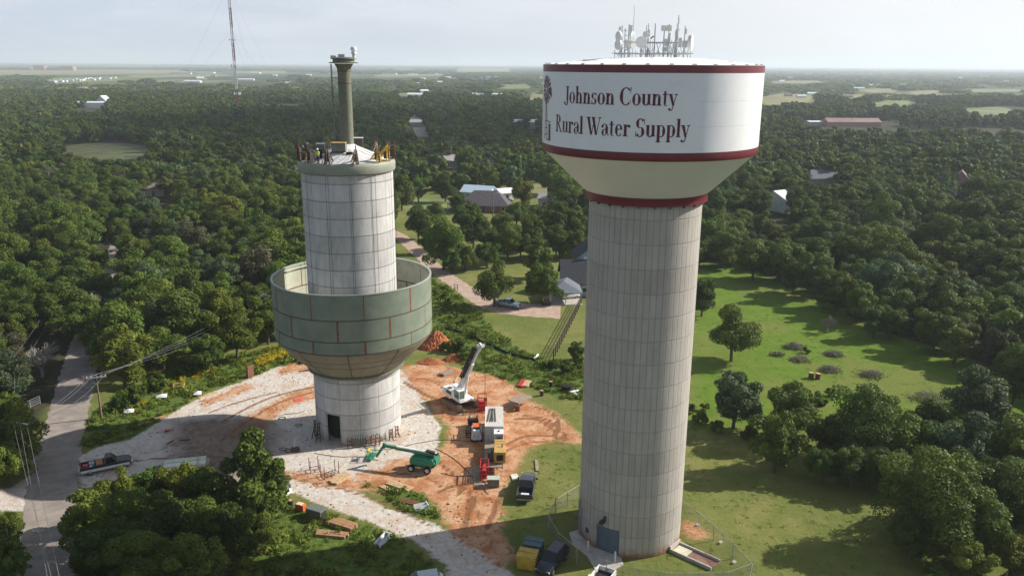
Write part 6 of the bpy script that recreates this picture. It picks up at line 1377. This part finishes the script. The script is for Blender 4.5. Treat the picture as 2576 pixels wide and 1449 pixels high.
upole('F', 1240, 581, 12.5, 'tall wooden pole in the yard in front of the grey roofed house', .0, 0, r=.17, light=True); upole('G', 1040, 528, 6.5, 'short pole with transformer on the far lawn', 1.6)
upole('H', 1435, 517, 7.5, 'pole beside the pale yellow shed', 1.2); upole('I', 1212, 475, 8, 'thin pole behind the blue metal roof', 0)
upole('J', 1151, 402, 14, 'crossarm pole in the dark wood behind the lawn', 4.5, .2); upole('K', 1143, 440, 11, 'crossarm pole below the grey clearing roof', 4.0, .2); upole('L', 1184, 400, 9, 'pole with transformer right of the crossarm poles', 3); upole('M', 1113, 410, 12, 'thin pole rising from the dark wood', 0); upole('N', 1297, 470, 9, 'thin pole behind the bright yellow-green tree', 0)
M['wire'] = mat('weathered_wire', (.26,.27,.28), .6)
def wire(p, q, sag, label, r=.012, grp='power lines'):
    pts = [tuple(Vector(p).lerp(Vector(q), k/24)-Vector((0, 0, sag*4*(k/24)*(1-k/24)))) for k in range(25)]; return tag(MB().tube(pts, r, 4).build('power_line', M['wire']), label, 'wire', grp)
ea = atY(700, 772, 150.0)
for k, o_ in enumerate((-1.2, -.6, .6, 1.2)): wire(topx('A', o_), Vector((ea.x+o_*.6, ea.y+o_*3, ea.z+1.5*k)), 1.0, 'wire running from the double crossarm pole up past the raised steel bowl')
for k, o_ in enumerate((-1.2, -.5, 1.2)): wire(topx('A', o_), topx('C', o_), 1.2, 'wire from the double crossarm pole over the road to the pole in the dark oak')
near_ = [G(142, 1500, 14.0), G(128, 1500, 14.0), G(160, 1500, 14.0)]
for k, o_ in enumerate((-1.1, 0, 1.1)): wire(topx('C', o_), near_[k], .8, 'wire falling from the dark oak pole towards the bottom edge over the road')
wire(topx('B', 1.1), topx('C', -1.1), .6, 'wire between the two leftmost poles'); wire(topx('B', -1.1), topx('D'), 2.0, 'long wire rising from the leftmost pole to the wooden pole in the trees'); wire(topx('D'), topx('E'), 3.0, 'wire above the trees beside the sunken lane')
wire(topx('B', .4), topx('D'), 3.4, 'lower long wire rising from the leftmost pole')
for o_ in (-1.4, 0, 1.4): wire(topx('G', o_*.4), topx('J', o_), 2.5, 'wire from the short transformer pole up to the dark wood poles')
wire(topx('J', 1.5), topx('L', 1.2), 1, 'wire between the far crossarm poles')

# white gate beside the road, small gate by the drive
e = empty('farm_gate', G(78, 1028), 1.25, 'white tube gate left of the road', 'gate'); mb = MB()
for z in (.3, .55, .8, 1.05, 1.35): mb.bar((-1.7, 0, z), (1.7, 0, z), .05)
for x in (-1.7, 0, 1.7): mb.bar((x, 0, .1), (x, 0, 1.4), .06)
mb.build('bars', M['steel'], e)
e = empty('gate_post', G(1147, 730), .2, 'brown post frame beside the curved drive', 'post'); mb = MB(); mb.bar((-.4, 0, 0), (-.4, 0, 1.5), .12); mb.bar((.4, 0, 0), (.4, 0, 1.3), .12); mb.bar((-.4, 0, 1.2), (.4, 0, 1.2), .1); mb.bar((-.4, 0, .6), (.4, 0, .6), .1); mb.build('frame', M['rust'], e)
e = empty('mailbox_frame', G(283, 640), .2, 'white post frame at the far end of the sunken lane', 'post'); mb = MB(); mb.bar((-.9, 0, 0), (-.9, 0, 1.3), .14); mb.bar((.9, 0, 0), (.9, 0, 1.3), .14); mb.bar((-1.2, 0, 1.3), (1.2, 0, 1.5), .14); mb.build('frame', M['white'], e)
def chain_mat():
    m, t, b = nt('chain_link_mesh'); b.inputs['Base Color'].default_value = (.35,.36,.36,1); b.inputs['Metallic'].default_value = .5; b.inputs['Roughness'].default_value = .5
    o = N(t, 'ShaderNodeTexCoord').outputs['UV']; s = N(t, 'ShaderNodeSeparateXYZ'); L(t, o, s.inputs[0])
    u = math_(t, 'ADD', s.outputs[0], s.outputs[1]); v = math_(t, 'SUBTRACT', s.outputs[0], s.outputs[1])
    def ln(x): return sstep(t, math_(t, 'ABSOLUTE', math_(t, 'SUBTRACT', math_(t, 'FRACT', math_(t, 'MULTIPLY', x, 7)), .5)), .43, .46)
    tr = N(t, 'ShaderNodeBsdfTransparent'); ms = N(t, 'ShaderNodeMixShader'); L(t, math_(t, 'MAXIMUM', ln(u), ln(v)), ms.inputs[0]); L(t, tr.outputs[0], ms.inputs[1]); L(t, b.outputs[0], ms.inputs[2]); L(t, ms.outputs[0], t.nodes['Material Output'].inputs['Surface']); return m
CHAIN = chain_mat()
def chain(pts, label, z=1.9, posts=True):
    P_ = [G(x, y, z) for x, y in pts]; e = empty('chain_link_fence', (P_[0].x, P_[0].y, 0), 0, label, 'fence'); o = Vector((P_[0].x, P_[0].y, 0)); P_ = [p-o for p in P_]; vs = []; uv = []; d = 0; fs = []
    for i, p in enumerate(P_):
        if i: d += (P_[i]-P_[i-1]).length
        vs += [(p.x, p.y, .03), (p.x, p.y, z)]; uv.append(d)
    for i in range(len(P_)-1): fs.append((2*i, 2*i+2, 2*i+3, 2*i+1))
    f = MB().add(vs, fs).build('mesh', CHAIN, e); ul = f.data.uv_layers.new(name='uv')
    for poly in f.data.polygons:
        for li, vi in zip(poly.loop_indices, poly.vertices): ul.data[li].uv = (uv[vi//2], vs[vi][2])
    mb = MB(); mb.tube([tuple(p) for p in P_], .024, 6); mb.build('top_rail', M['steel'], e)
    for a_, b2 in zip(P_[:-1], P_[1:]):
        n = max(1, round((b2-a_).length/3.0))
        for k in range(n):
            q = a_.lerp(b2, k/n); MB().cyl((q.x, q.y, 0), (q.x, q.y, z+.05), .045, n=8).build('post', M['steel'], e, True)
    q = P_[-1]; MB().cyl((q.x, q.y, 0), (q.x, q.y, z+.05), .045, n=8).build('post', M['steel'], e, True)
chain([(1458,1219),(1397,1256),(1380,1296),(1406,1340),(1452,1378)], 'chain link fence at the left of the grey tower base')
chain([(1706,1250),(1760,1290),(1797,1321),(1845,1365),(1893,1416),(1888,1449)], 'chain link fence running down to the right of the drain flume')
chain([(1893,1416),(1832,1438),(1760,1440),(1685,1441),(1608,1430),(1526,1410)], 'chain link fence along the bottom edge in front of the grey tower base')
for x, y, k in ((1755, 1322, 'first'), (1812, 1366, 'second'), (1846, 1416, 'third')):
    p = G(x, y); e = empty('fence_footing', p, .4, 'white concrete block at the fence foot, %s one down from the tower' % k, 'footing'); MB().box((0, 0, .12), (.5, .3, .24), .3).build('block', M['concrete'], e, bevel=.04)
def rail_fence(a_, b2, n, h, m, label, rails=3, name='rail_fence'):
    p, q = G(*a_), G(*b2); e = empty(name, p, 0, label, 'fence'); d = q-p
    for k in range(n+1): c = d*(k/n); MB().bar((c.x, c.y, 0), (c.x, c.y, h), .18).build('post', m, e)
    for j in range(rails): z = h*(.3+.65*j/max(1, rails-1)); MB().bar((0, 0, z), (d.x, d.y, z), .08).build('rail', m, e)
rail_fence((1392, 905), (1462, 765), 17, 2.0, mat('dark_brown_fence', (.06,.04,.03), .8), 'dark brown pipe fence climbing the lawn to the carport', 4)
P_ = [G(x, y) for x, y in ((1100,822),(1160,838),(1215,862),(1280,892),(1345,908))]; o = P_[0]; e = empty('silt_fence', o, 0, 'low black silt fence between the weedy bank and the lawn', 'fence'); vs = []; fs = []
for p in P_: vs += [(p.x-o.x, p.y-o.y, 0), (p.x-o.x, p.y-o.y, .42), (p.x-o.x+.03, p.y-o.y+.03, .42), (p.x-o.x+.03, p.y-o.y+.03, 0)]
MB().loft([vs[4*i:4*i+4] for i in range(len(P_))]).build('fabric', M['black'], e)

# ------------------------------------------------------------------ guyed lattice mast
p = G(601, 291); MS = empty('radio_mast', p, 0, 'tall red and white lattice radio mast rising from the left forest', 'radio mast'); bands = [291, 225, 152, 108, 70, 20, -80]
zs_ = [0]+[atY(600-(291-y)*.083, y, p.y).z for y in bands[1:-1]]+[126]; mw = 1.25
rd_ = mat('mast_red', (.20,.07,.07), .6); wt_ = mat('mast_white', (.55,.56,.58), .6)
for i in range(len(zs_)-1):
    mb = MB(); z0, z1 = zs_[i], zs_[i+1]; C3 = [(mw*math.cos(a_), mw*math.sin(a_)) for a_ in (PI/2, PI*7/6, PI*11/6)]
    for x, y in C3: mb.bar((x, y, z0), (x, y, z1), .42)
    n = max(2, int((z1-z0)/2.2))
    for k in range(n):
        za, zb = z0+(z1-z0)*k/n, z0+(z1-z0)*(k+1)/n
        for j in range(3):
            a_, b2 = C3[j], C3[(j+1) % 3]; mb.bar((*a_, za), (*b2, zb if k % 2 else za), .2); mb.bar((*a_, zb), (*b2, za), .2)
    mb.build('mast_section', rd_ if i % 2 == 0 else wt_, MS)
for y in (236, 167, 101):
    z = atY(595, y, p.y).z; mb = MB()
    for k in range(9): a_ = 2*PI*k/9; mb.box((3.2*math.cos(a_), 3.2*math.sin(a_), z), (.6, .9, 2.6 if y != 101 else 1.2), a_)
    for k in range(3): a_ = 2*PI*k/3; mb.bar((3*math.cos(a_), 3*math.sin(a_), z), (3*math.cos(a_+2.09), 3*math.sin(a_+2.09), z), .2)
    mb.build('antenna_ring', wt_, MS)
MB().box((3.5, -4, 1.6), (7, 4, 3.2)).build('equipment_hut', M['white'], MS, bevel=.05)
mb = MB()
for k in range(3):
    a_ = PI/2+2*PI*k/3
    for z in (40, 80, 118): mb.tube([(70*math.cos(a_), 70*math.sin(a_), .5), (0, 0, z)], .05, 4)
mb.build('guy_wire', M['wire'], MS)

# ------------------------------------------------------------------ houses
def house(x, y, w_, d_, h, rh, rz, wallm, roofm, label, name='house', cat='house', hip=0.0, ov=.5, wins=3, loc=None, sub=True, eave=0.0, door=True):
    p = G(x, y) if loc is None else Vector(loc); e = empty(name, (p.x, p.y, 0), rz, label, cat)
    wl = MB().box((0, 0, h/2), (w_, d_, h))
    if hip == 0:
        for s_ in (-1, 1): wl.add([(s_*w_/2, -d_/2, h), (s_*w_/2, d_/2, h), (s_*w_/2, 0, h+rh*.97)], [(0,1,2)])
    wl.build('wall', wallm, e)
    W2, D2 = w_/2+ov, d_/2+ov; rw = W2-(hip*D2); zb = h-.05; t_ = .18
    vs = [(-W2,-D2,zb),(W2,-D2,zb),(W2,D2,zb),(-W2,D2,zb),(-rw,0,h+rh),(rw,0,h+rh)]; vs += [(a_, b2, c-t_) for a_, b2, c in vs]
    MB().add(vs, [(0,1,5,4),(2,3,4,5),(1,2,5),(3,0,4),(6,10,11,7),(8,11,10,9),(7,11,8),(9,10,6),(0,6,7,1),(1,7,8,2),(2,8,9,3),(3,9,6,0)] if hip else
             [(0,1,5,4),(2,3,4,5),(6,10,11,7),(8,11,10,9),(0,6,7,1),(2,8,9,3),(1,7,11,5),(5,11,8,2),(4,10,6,0),(3,9,10,4)]).build('roof', roofm, e)
    if sub:
        for k in range(wins):
            xx = -w_/2+w_*(k+.5)/wins
            if door and k == wins//2: MB().box((xx, -d_/2-.03, 1.05), (.95, .08, 2.1)).build('door', M['darksteel'], e)
            else:
                f = MB().box((xx, -d_/2-.03, 1.5), (1.3, .08, 1.2)).build('window', M['white'], e); MB().box((xx, -d_/2-.06, 1.5), (1.1, .08, 1.0)).build('pane', M['glass'], f)
    return e
shg = mat('grey_purple_shingles', (.085,.075,.088), .9, var=.25, scale=1.5); shd = mat('dark_blue_shingles', (.03,.034,.044), .9, var=.3, scale=2); shb = mat('brown_shingles', (.19,.15,.135), .9, var=.25, scale=1.5)
mtb = mat('pale_blue_metal_roof', (.45,.56,.66), .4, var=.08); mtw = mat('white_metal_roof', (.72,.73,.74), .45, var=.08); brick = mat('red_brown_brick', (.20,.10,.075), .9, scale=4); yl = mat('pale_yellow_siding', (.50,.48,.30), .7, var=.06); bl = mat('powder_blue_siding', (.28,.38,.42), .7, var=.06); tan_ = mat('tan_siding', (.38,.33,.27), .8)
h1 = house(1222, 528, 17, 12, 2.5, 4.4, -.10, brick, shg, 'wide brick house with grey purple hipped roof behind the yard oaks', hip=.75, wins=5)
MB().box((-10.5, -1.0, 2.8), (5.5, 8, .25)).build('porch_roof', shg, h1)
for yy in (-4.5, -1.5, 1.5): MB().bar((-13, yy, 0), (-13, yy, 2.7), .2).build('porch_post', M['offwhite'], h1)
house(1205, 500, 11, 8, 3.0, 2.2, -.35, M['greywhite'], mtb, 'barn with pale blue metal roof behind the grey roofed house', 'barn', 'barn', ov=.7, wins=2)
house(1267, 502, 5.5, 6, 3.0, 1.4, .5, M['white'], mtw, 'small white shed with rounded pale roof beside the bright yellow-green tree', 'shed', 'shed', wins=1)
house(1389, 520, 9, 6.5, 3.2, 1.7, -.25, yl, mat('grey_metal_roof', (.34,.33,.32), .6), 'pale yellow shed with grey gable roof under the white tank', 'shed', 'shed', wins=2)
# dark shingled house cut by the grey tower
hb = G(1440, 714, 3.0); hA = house(0, 0, 13, 11, 3.0, 4.2, .02, bl, shd, 'powder blue house with dark shingled roof half hidden behind the grey tower', loc=(hb.x+4.4, hb.y+5.9, 0), ov=.5, wins=4)
gb = empty('front_gable', (.2, 5.5, 0)); gb.parent = hA
mb = MB(); mb.box((0, 0, 3.6), (6.5, 9, 7.2)); mb.add([(-3.25, -4.5, 7.2), (3.25, -4.5, 7.2), (0, -4.5, 9.6)], [(0,1,2)]); mb.build('gable_wall', bl, gb)
mb = MB(); mb.add([(-3.8, -5.0, 6.95), (0, -5.0, 9.85), (0, 4.8, 9.85), (-3.8, 4.8, 6.95), (3.8, -5.0, 6.95), (3.8, 4.8, 6.95)], [(0,1,2,3),(1,4,5,2)]); mb.build('gable_roof', shd, gb)
MB().box((-.9, -4.53, 6.9), (1.3, .08, 1.4)).build('gable_window', M['white'], gb)
cp = G(1420, 758); cpt = empty('carport', (cp.x, cp.y+1.2, 0), .03, 'open carport with pale hipped front roof at the end of the house drive', 'carport')
W2, D2 = 3.6, 3.6; MB().add([(-W2,-D2,2.6),(W2,-D2,2.6),(W2,D2,2.9),(-W2,D2,2.9),(-.2,.4,4.2),(.8,D2,4.2)], [(0,1,4),(1,2,5,4),(3,0,4,5),(0,3,2,1),(2,3,5)]).build('roof', mat('grey_blue_shingles', (.13,.145,.17), .9, var=.2), cpt)
MB().box((0, -D2, 2.5), (7.3, .15, .3)).build('fascia', bl, cpt)
for x in (-3.3, 0, 3.3): MB().bar((x, -D2+.2, 0), (x, -D2+.2, 2.5), .2).build('post', M['offwhite'], cpt)
MB().box((0, -.5, .04), (7.2, 7.5, .08)).build('slab', M['concrete'], cpt)
# houses in and beyond the woods
house(392, 490, 13, 10, 3.2, 4.0, .25, tan_, shb, 'brown hipped roof showing among the left trees below the leafless tree', hip=.6, wins=3)
house(219, 272, 46, 10, 6.0, 1.2, .03, M['white'], mtw, 'long low white roof in the left forest', 'barn', 'barn', ov=.5, wins=0, sub=False)
house(262, 262, 9, 12, 5.0, 5.0, 1.3, M['white'], mtw, 'white gabled house above the long low white roof', wins=2)
house(1323, 324, 24, 12, 5.6, 1.8, -.05, tan_, mtw, 'long white metal roof left of the white tank', 'barn', 'barn', wins=0, sub=False)
house(1958, 530, 6, 14, 4.2, 3.2, .55, M['white'], mtw, 'steep white gable roof poking out of the forest right of the tank', wins=1)
house(2068, 466, 18, 10, 3.6, 3.2, .2, tan_, mat('slate_shingles', (.11,.12,.14), .9), 'slate grey roof buried in the right forest', hip=.6, wins=0, sub=False)
house(2412, 488, 9, 8, 5.0, 4.6, 1.1, mat('pink_brick', (.36,.20,.17), .9), shb, 'pink brick gable end in a gap of the far right forest', wins=1)
house(2140, 318, 46, 14, 4.0, 3.0, .03, mat('pink_brick2', (.38,.24,.2), .9), mat('red_brown_panels', (.26,.165,.15), .8, scale=.1), 'long low red brown roof in the right forest', 'school_building', 'building', wins=0, sub=False)
house(2052, 316, 16, 12, 3.5, .6, .03, tan_, mtw, 'pale flat annex left of the long red brown roof', 'annex_building', 'building', wins=0, sub=False)
house(2115, 300, 24, 9, 4, 1.5, -.05, tan_, mtb, 'pale blue roof behind the long red brown roof', 'barn', 'barn', wins=0, sub=False)
house(1038, 318, 14, 26, 4, 1.6, .15, tan_, mat('grey_flat_roof', (.40,.39,.38), .8), 'pale grey roof beside the far road left of the tank', wins=0, sub=False)
house(1137, 420, 15, 10, 3.6, 2.6, .4, tan_, mat('pale_shingles', (.40,.37,.34), .9), 'pale roof in the dark wood clearing behind the lawn', hip=.5, wins=2)
house(1365, 428, 10, 8, 3.6, 1.6, .2, M['white'], mtw, 'small white roof beside the tank cone', 'shed', 'shed', wins=0, sub=False)
house(342, 352, 7, 6, 3, 2, .3, M['rust'], mat('rust_roof', (.30,.14,.09), .8), 'small rust coloured shed by the green clearing', 'shed', 'shed', wins=1)
house(607, 592, 7, 5, 2.4, 1.3, .1, M['white'], mtw, 'small pale roof glimpsed left of the left tower shaft', 'shed', 'shed', wins=1)
FARH = [(2045,240,26,12,'white gabled house in the right clearing','w'), (2070,236,20,12,'pale blue house next to the white gabled one','b'), (2098,247,26,14,'brown roofed house in the right clearing','s'), (2130,246,22,14,'grey brown roofed house beside the brown one','s'), (2015,247,18,12,'small pale house at the left of the right clearing','b'), (1983,243,16,12,'red brown house by the left clearing trees','s'), (2245,248,14,12,'grey gabled house beside the bright field','g'), (2182,218,34,14,'bright white roof above the right clearing','w'), (2160,226,30,14,'long pale barn above the right clearing','b'), (2250,205,50,16,'thin white roof far right','w'), (2075,178,170,60,'large pale warehouse on the right horizon plain','w'),
 (160,228,30,16,'tan roofed house in the far left row, leftmost','r'), (205,228,26,14,'tan roofed house in the far left row','r'), (248,229,30,16,'rosy roofed house in the far left row','r'), (268,229,34,16,'rosy hipped house right of its twin in the far left row','r'), (410,229,26,14,'rosy house at the right end of the far left row','r'), (452,229,20,12,'pale house at the far end of the left row','w'),
 (78,230,34,12,'white roof at the left of the far row','w'), (42,210,60,12,'thin white roof at the left edge plain','w'), (105,206,60,12,'long thin white roof on the left plain','w'), (15,205,14,10,'white block at the left picture edge','w'), (485,208,60,14,'white roofed shop on the left plain','w'), (500,185,200,40,'long white warehouse on the left plain','w'), (455,187,120,30,'grey warehouse left of the long white one','g'), (620,203,60,14,'white roof right of the mast','w'), (640,186,80,20,'pale roof right of the mast near the plain','w'),
 (1257,244,30,14,'white house roof left of the tank','w'), (1202,243,26,14,'pale roofs left of the white house roof','w'), (1044,243,30,12,'thin white roof by the small clearing','w'), (1057,218,30,14,'white roof in the middle distance','w'), (1348,198,60,20,'white roof beside the tank','w'), (1375,214,30,16,'pale blue roof touching the tank','b'), (1040,190,60,20,'pale shop roof behind the left shaft','w'), (980,188,90,40,'dark roofed store on the plain','g')]
pal = dict(w=mtw, b=mtb, s=shb, g=shg, r=mat('rosy_tile_roof', (.36,.25,.22), .9))
for i, (x, y, w_, d_, lb_, k) in enumerate(FARH): house(x, y, w_*.75, d_*.8, 3.0 if w_ < 70 else 5, 2.4 if w_ < 70 else 1.0, random.uniform(-.15, .15), tan_ if k in 'sr' else M['white'], pal[k], lb_, 'house' if w_ < 40 else 'warehouse', 'house' if w_ < 40 else 'warehouse', wins=0, sub=False, hip=.5 if k in 'sr' else 0)
big = empty('hospital_building', G(125, 178), 0, 'large red brick building block on the far left plain', 'building'); rb = mat('hazy_red_brick', (.34,.18,.14), .9)
for x, w_, h in ((-150, 90, 14), (-50, 60, 26), (35, 80, 18), (110, 70, 24)): MB().box((x, 0, h/2), (w_, 40, h)).build('wing', rb, big)
e = empty('distant_water_tower', G(783, 170), 0, 'tiny pale water tower on the left horizon', 'water tower'); MB().lathe([(6, 0), (5, 25), (6, 32), (14, 38), (17, 45), (13, 51), (.01, 54)], 20).build('tank', mtw, e, True)
for i in range(34):                                      # parked trailers of the white lot on the plain
    x = 130+i*4.8+random.uniform(-1.5, 1.5); y = 207-(i/34)*10+random.uniform(-2, 2.2); p = G(x, y); e = empty('parked_trailer', p, random.uniform(-.4, .4), 'tiny white parked trailer in the long lot on the far left plain', 'trailer', 'white trailers in the far left lot'); MB().box((0, 0, 2.2), (13, 6, 4)).build('body', M['white'], e)
for i in range(54):                                      # small scattered roofs of the far country
    x = random.choice([random.uniform(420, 840), random.uniform(930, 1360), random.uniform(930, 1360), random.uniform(1930, 2560)]); y = random.triangular(173, 262 if x > 900 else 222, 195)
    s_ = random.uniform(.6, 1.1)*(1 if y > 200 else 1.4); k = random.choice('wwwgbs'); house(x, y, 15*s_, 9*s_, 3.2*s_, 1.9*s_, random.uniform(-.5, .5), M['white'] if k != 's' else tan_, pal[k], 'tiny %s roofed house scattered in the far wooded plain' % dict(w='white', g='grey', b='pale blue', s='brown')[k], 'house', 'house', wins=0, sub=False).__setitem__('group', 'tiny %s roofed far houses' % dict(w='white', g='grey', b='pale blue', s='brown')[k])

# ------------------------------------------------------------------ equipment and people on the left tower
ZR = Z(33.43)
def roofz(r): return Z(33.40)+max(0, (LR-.3-r))/(LR-1.3)*Z(1.6)
def R3(dg_, r, z=None): a_ = ca(dg_); return Vector((LC[0]+r*math.cos(a_), LC[1]+r*math.sin(a_), roofz(r) if z is None else z))
names = {-80: 'far left', -62: 'left rear', -38: 'front left', -12: 'front middle', 22: 'front right', 52: 'right yellow', 70: 'right rear yellow', 96: 'rear right grey', 125: 'rear yellow', 150: 'rear', 180: 'rear middle', 215: 'rear left', 250: 'left back'}
for dg_, nm_ in names.items():
    p = R3(dg_, LR-.15, ZR); ye = dg_ in (52, 70, 125); e = empty('lifting_jack', p, ca(dg_), 'steel lifting jack frame on the left tower rim, %s one' % nm_, 'lifting jack', 'jack frames on the left tower rim'); m_ = M['yellow'] if ye else M['rust'] if dg_ in (-80, 96) else M['oldwood'] if dg_ in (-62, 22, 150) else M['darksteel']
    mb = MB()
    for s_ in (-1, 1): mb.bar((.3, s_*.32, 0), (.25, s_*.12, 1.75), .12); mb.bar((-1.15, s_*.32, .05), (.25, s_*.12, 1.6), .12); mb.bar((-1.15, s_*.32, .05), (.35, s_*.32, .05), .12)
    for z in (.45, .9, 1.35): mb.bar((.28, -.3+z*.12, z), (.28, .3-z*.12, z), .08); mb.bar((-1.15+z*.85, -.3+z*.1, z), (-1.15+z*.85, .3-z*.1, z), .08)
    mb.build('frame', m_, e); MB().cyl((.45, 0, .0), (.45, 0, 2.3), .07, n=8).build('rod', M['rust'], e)
    MB().box((.05, 0, .75), (.42, .55, .9)).build('jack_body', M['darksteel'], e, bevel=.03)
def rbox(dg_, r, d, m, label, name, rz=0.0, lidm=None):
    p = R3(dg_, r); e = empty(name, p, rz, label, 'equipment box'); MB().box((0, 0, d[2]/2+.1), d).build('body', m, e, bevel=.04); MB().box((0, 0, d[2]+.13), (d[0]+.06, d[1]+.06, .07)).build('lid', lidm or m, e, bevel=.02); mb = MB()
    for s_ in (-1, 1): mb.bar((-d[0]/2, s_*d[1]*.35, .05), (d[0]/2, s_*d[1]*.35, .05), .1)
    mb.build('skid', M['darksteel'], e); return e
rbox(-8, 2.6, (1.75, 1.1, 1.05), M['olive'], 'olive control box right in front of the riser pipe', 'control_cabinet', .03, M['machine'])
rbox(-58, 3.4, (1.05, .9, 1.15), M['boxgreen'], 'grey box with pale lid left of the riser pipe', 'equipment_case', .2, M['steel']); rbox(158, 2.5, (1.7, 1.0, 1.2), M['darksteel'], 'dark open machine with pale end panel behind the riser pipe', 'power_pack', .1, M['offwhite'])
rbox(-40, 4.3, (.7, .6, .9), M['black'], 'black box beside the front left jack', 'equipment_case', .3); rbox(18, 3.2, (.8, .35, .12), M['black'], 'dark bag lying on the white roof', 'tool_bag', .3)
e = empty('guard_rail', R3(-66, LR-.6), ca(-66), 'yellowish guard rail at the left side of the tower roof', 'rail'); mb = MB()
for y in (-.9, 0, .9): mb.bar((0, y, 0), (0, y, 1.0), .06)
for z in (.5, 1.0): mb.bar((0, -.9, z), (0, .9, z), .06)
mb.build('frame', M['machine'], e)
def person(loc, rz, shirt, trouser, label, lean=.0, arms=((.28, .12, 1.02), (-.24, .22, 1.05))):
    """one skinned body with face, hands and fingers; clothes and hat are children"""
    e = empty('person', loc, rz, label, 'person')
    def skin(name, V, E, Rr, m, par, root=0, sub=2):
        me = bpy.data.meshes.new(name); me.from_pydata(V, E, []); me.materials.append(m); o = bpy.data.objects.new(name, me); COL.objects.link(o); o.parent = par
        md_ = o.modifiers.new('skin', 'SKIN'); md_.use_smooth_shade = True
        for i, r in enumerate(Rr): me.skin_vertices[0].data[i].radius = (r, r); me.skin_vertices[0].data[i].use_root = (i == root)
        s_ = o.modifiers.new('sub', 'SUBSURF'); s_.levels = sub; s_.render_levels = sub; return o
    def sk(me_o): pass
    V = [(0, 0, .93), (0, .0, 1.12), (0, lean*.5, 1.36), (0, lean*.8, 1.50), (0, lean, 1.57), (0, lean+.01, 1.66), (0, lean+.01, 1.73)]; E = [(0,1),(1,2),(2,3),(3,4),(4,5),(5,6)]; Rr = [.13, .125, .145, .06, .06, .095, .07]
    for s_, hnd in zip((1, -1), arms):
        b0 = len(V); V += [(s_*.17, lean*.6, 1.42), (s_*.27, lean*.5+.02, 1.20), hnd, (hnd[0]+s_*.01, hnd[1]+.09, hnd[2]-.03)]; E += [(2, b0), (b0, b0+1), (b0+1, b0+2), (b0+2, b0+3)]; Rr += [.062, .048, .032, .036]
        for k in range(5):
            f0 = len(V); ang = (k-2)*.28; dx = math.sin(ang)*.05; V += [(V[b0+3][0]+dx*.7, V[b0+3][1]+.045-.01*abs(k-2), V[b0+3][2]), (V[b0+3][0]+dx*1.2, V[b0+3][1]+.08-.018*abs(k-2), V[b0+3][2]-.025)]; E += [(b0+3, f0), (f0, f0+1)]; Rr += [.010, .008]
    for s_ in (1, -1):
        b0 = len(V); V += [(s_*.09, .0, .86), (s_*.12, .05, .50), (s_*.13, -.01, .10), (s_*.14, .13, .05)]; E += [(0, b0), (b0, b0+1), (b0+1, b0+2), (b0+2, b0+3)]; Rr += [.085, .06, .045, .04]
    for _m in (1,):
        me = bpy.data.meshes.new('body'); me.from_pydata(V, E, []); me.materials.append(M['skin']); o = bpy.data.objects.new('body', me); COL.objects.link(o); o.parent = e
        o.modifiers.new('skin', 'SKIN').use_smooth_shade = True
        for i, r in enumerate(Rr): me.skin_vertices[0].data[i].radius = (r, r); me.skin_vertices[0].data[i].use_root = (i == 0)
        s2 = o.modifiers.new('sub', 'SUBSURF'); s2.levels = 1; s2.render_levels = 1
    MB().blob((0, lean+.11, 1.66), (.014, .02, .02), 6, 4).build('nose', M['skin'], e)
    def cloth(name, V_, E_, R_, m):
        me = bpy.data.meshes.new(name); me.from_pydata(V_, E_, []); me.materials.append(m); o = bpy.data.objects.new(name, me); COL.objects.link(o); o.parent = e; o.modifiers.new('skin', 'SKIN').use_smooth_shade = True
        for i, r in enumerate(R_): me.skin_vertices[0].data[i].radius = (r, r); me.skin_vertices[0].data[i].use_root = (i == 0)
        s2 = o.modifiers.new('sub', 'SUBSURF'); s2.levels = 1; s2.render_levels = 1
    sv = [(0, 0, .95), (0, 0, 1.14), (0, lean*.5, 1.36), (0, lean*.7, 1.44)]; se = [(0,1),(1,2),(2,3)]; sr = [.16, .155, .18, .12]
    for s_, hnd in zip((1, -1), arms): b0 = len(sv); sv += [(s_*.18, lean*.6, 1.41), (s_*.27, lean*.5+.02, 1.20), tuple(Vector((s_*.27, lean*.5+.02, 1.2)).lerp(Vector(hnd), .75))]; se += [(2, b0), (b0, b0+1), (b0+1, b0+2)]; sr += [.085, .068, .052]
    cloth('shirt', sv, se, sr, shirt)
    tv = [(0, 0, .96)]; te = []; t_r = [.155]
    for s_ in (1, -1): b0 = len(tv); tv += [(s_*.10, 0, .84), (s_*.12, .05, .50), (s_*.13, -.01, .14)]; te += [(0, b0), (b0, b0+1), (b0+1, b0+2)]; t_r += [.115, .088, .075]
    cloth('trousers', tv, te, t_r, trouser)
    for s_ in (1, -1): MB().box((s_*.135, .08, .06), (.11, .28, .12)).build('boot', M['black'], e, bevel=.03)
    MB().lathe([(.135, 1.70), (.12, 1.78), (.07, 1.84), (.01, 1.855)], 16, (0, lean+.01)).box((0, lean+.13, 1.71), (.2, .14, .02)).build('hard_hat', M['hardhat'], e, True)
    return e
person(R3(-27, LR-.35, ZR), 2.4, M['hivis'], M['denim'], 'worker in a yellow green shirt and white hard hat on the front rim', .06)
person(R3(-74, LR-.5, ZR), 1.0, M['denim'], M['denim'], 'worker in dark clothes and white hard hat at the left rear rim', .02, ((.3, .25, 1.1), (-.2, .3, 1.0)))
person(R3(-80, LR-1.2), 1.8, mat('grey_blue_shirt', (.12,.15,.2), .8), M['denim'], 'worker in a grey blue shirt crouched behind the left jacks', .12)
# thin control lines over the white roof
for k in range(9):
    a0 = random.uniform(-50, 70); mb = MB(); pts = []
    for j in range(9): f = j/8; r = 1.4+(LR-1.9)*f; q = R3(a0+18*math.sin(f*3+k)*.6, r); pts.append((q.x, q.y, q.z+.03))
    mb.tube(pts, .022, 4); tag(mb.build('control_hose', M['hose']), 'thin dark control hose on the white dome roof of the left tower', 'hose', 'hoses on the white dome roof')
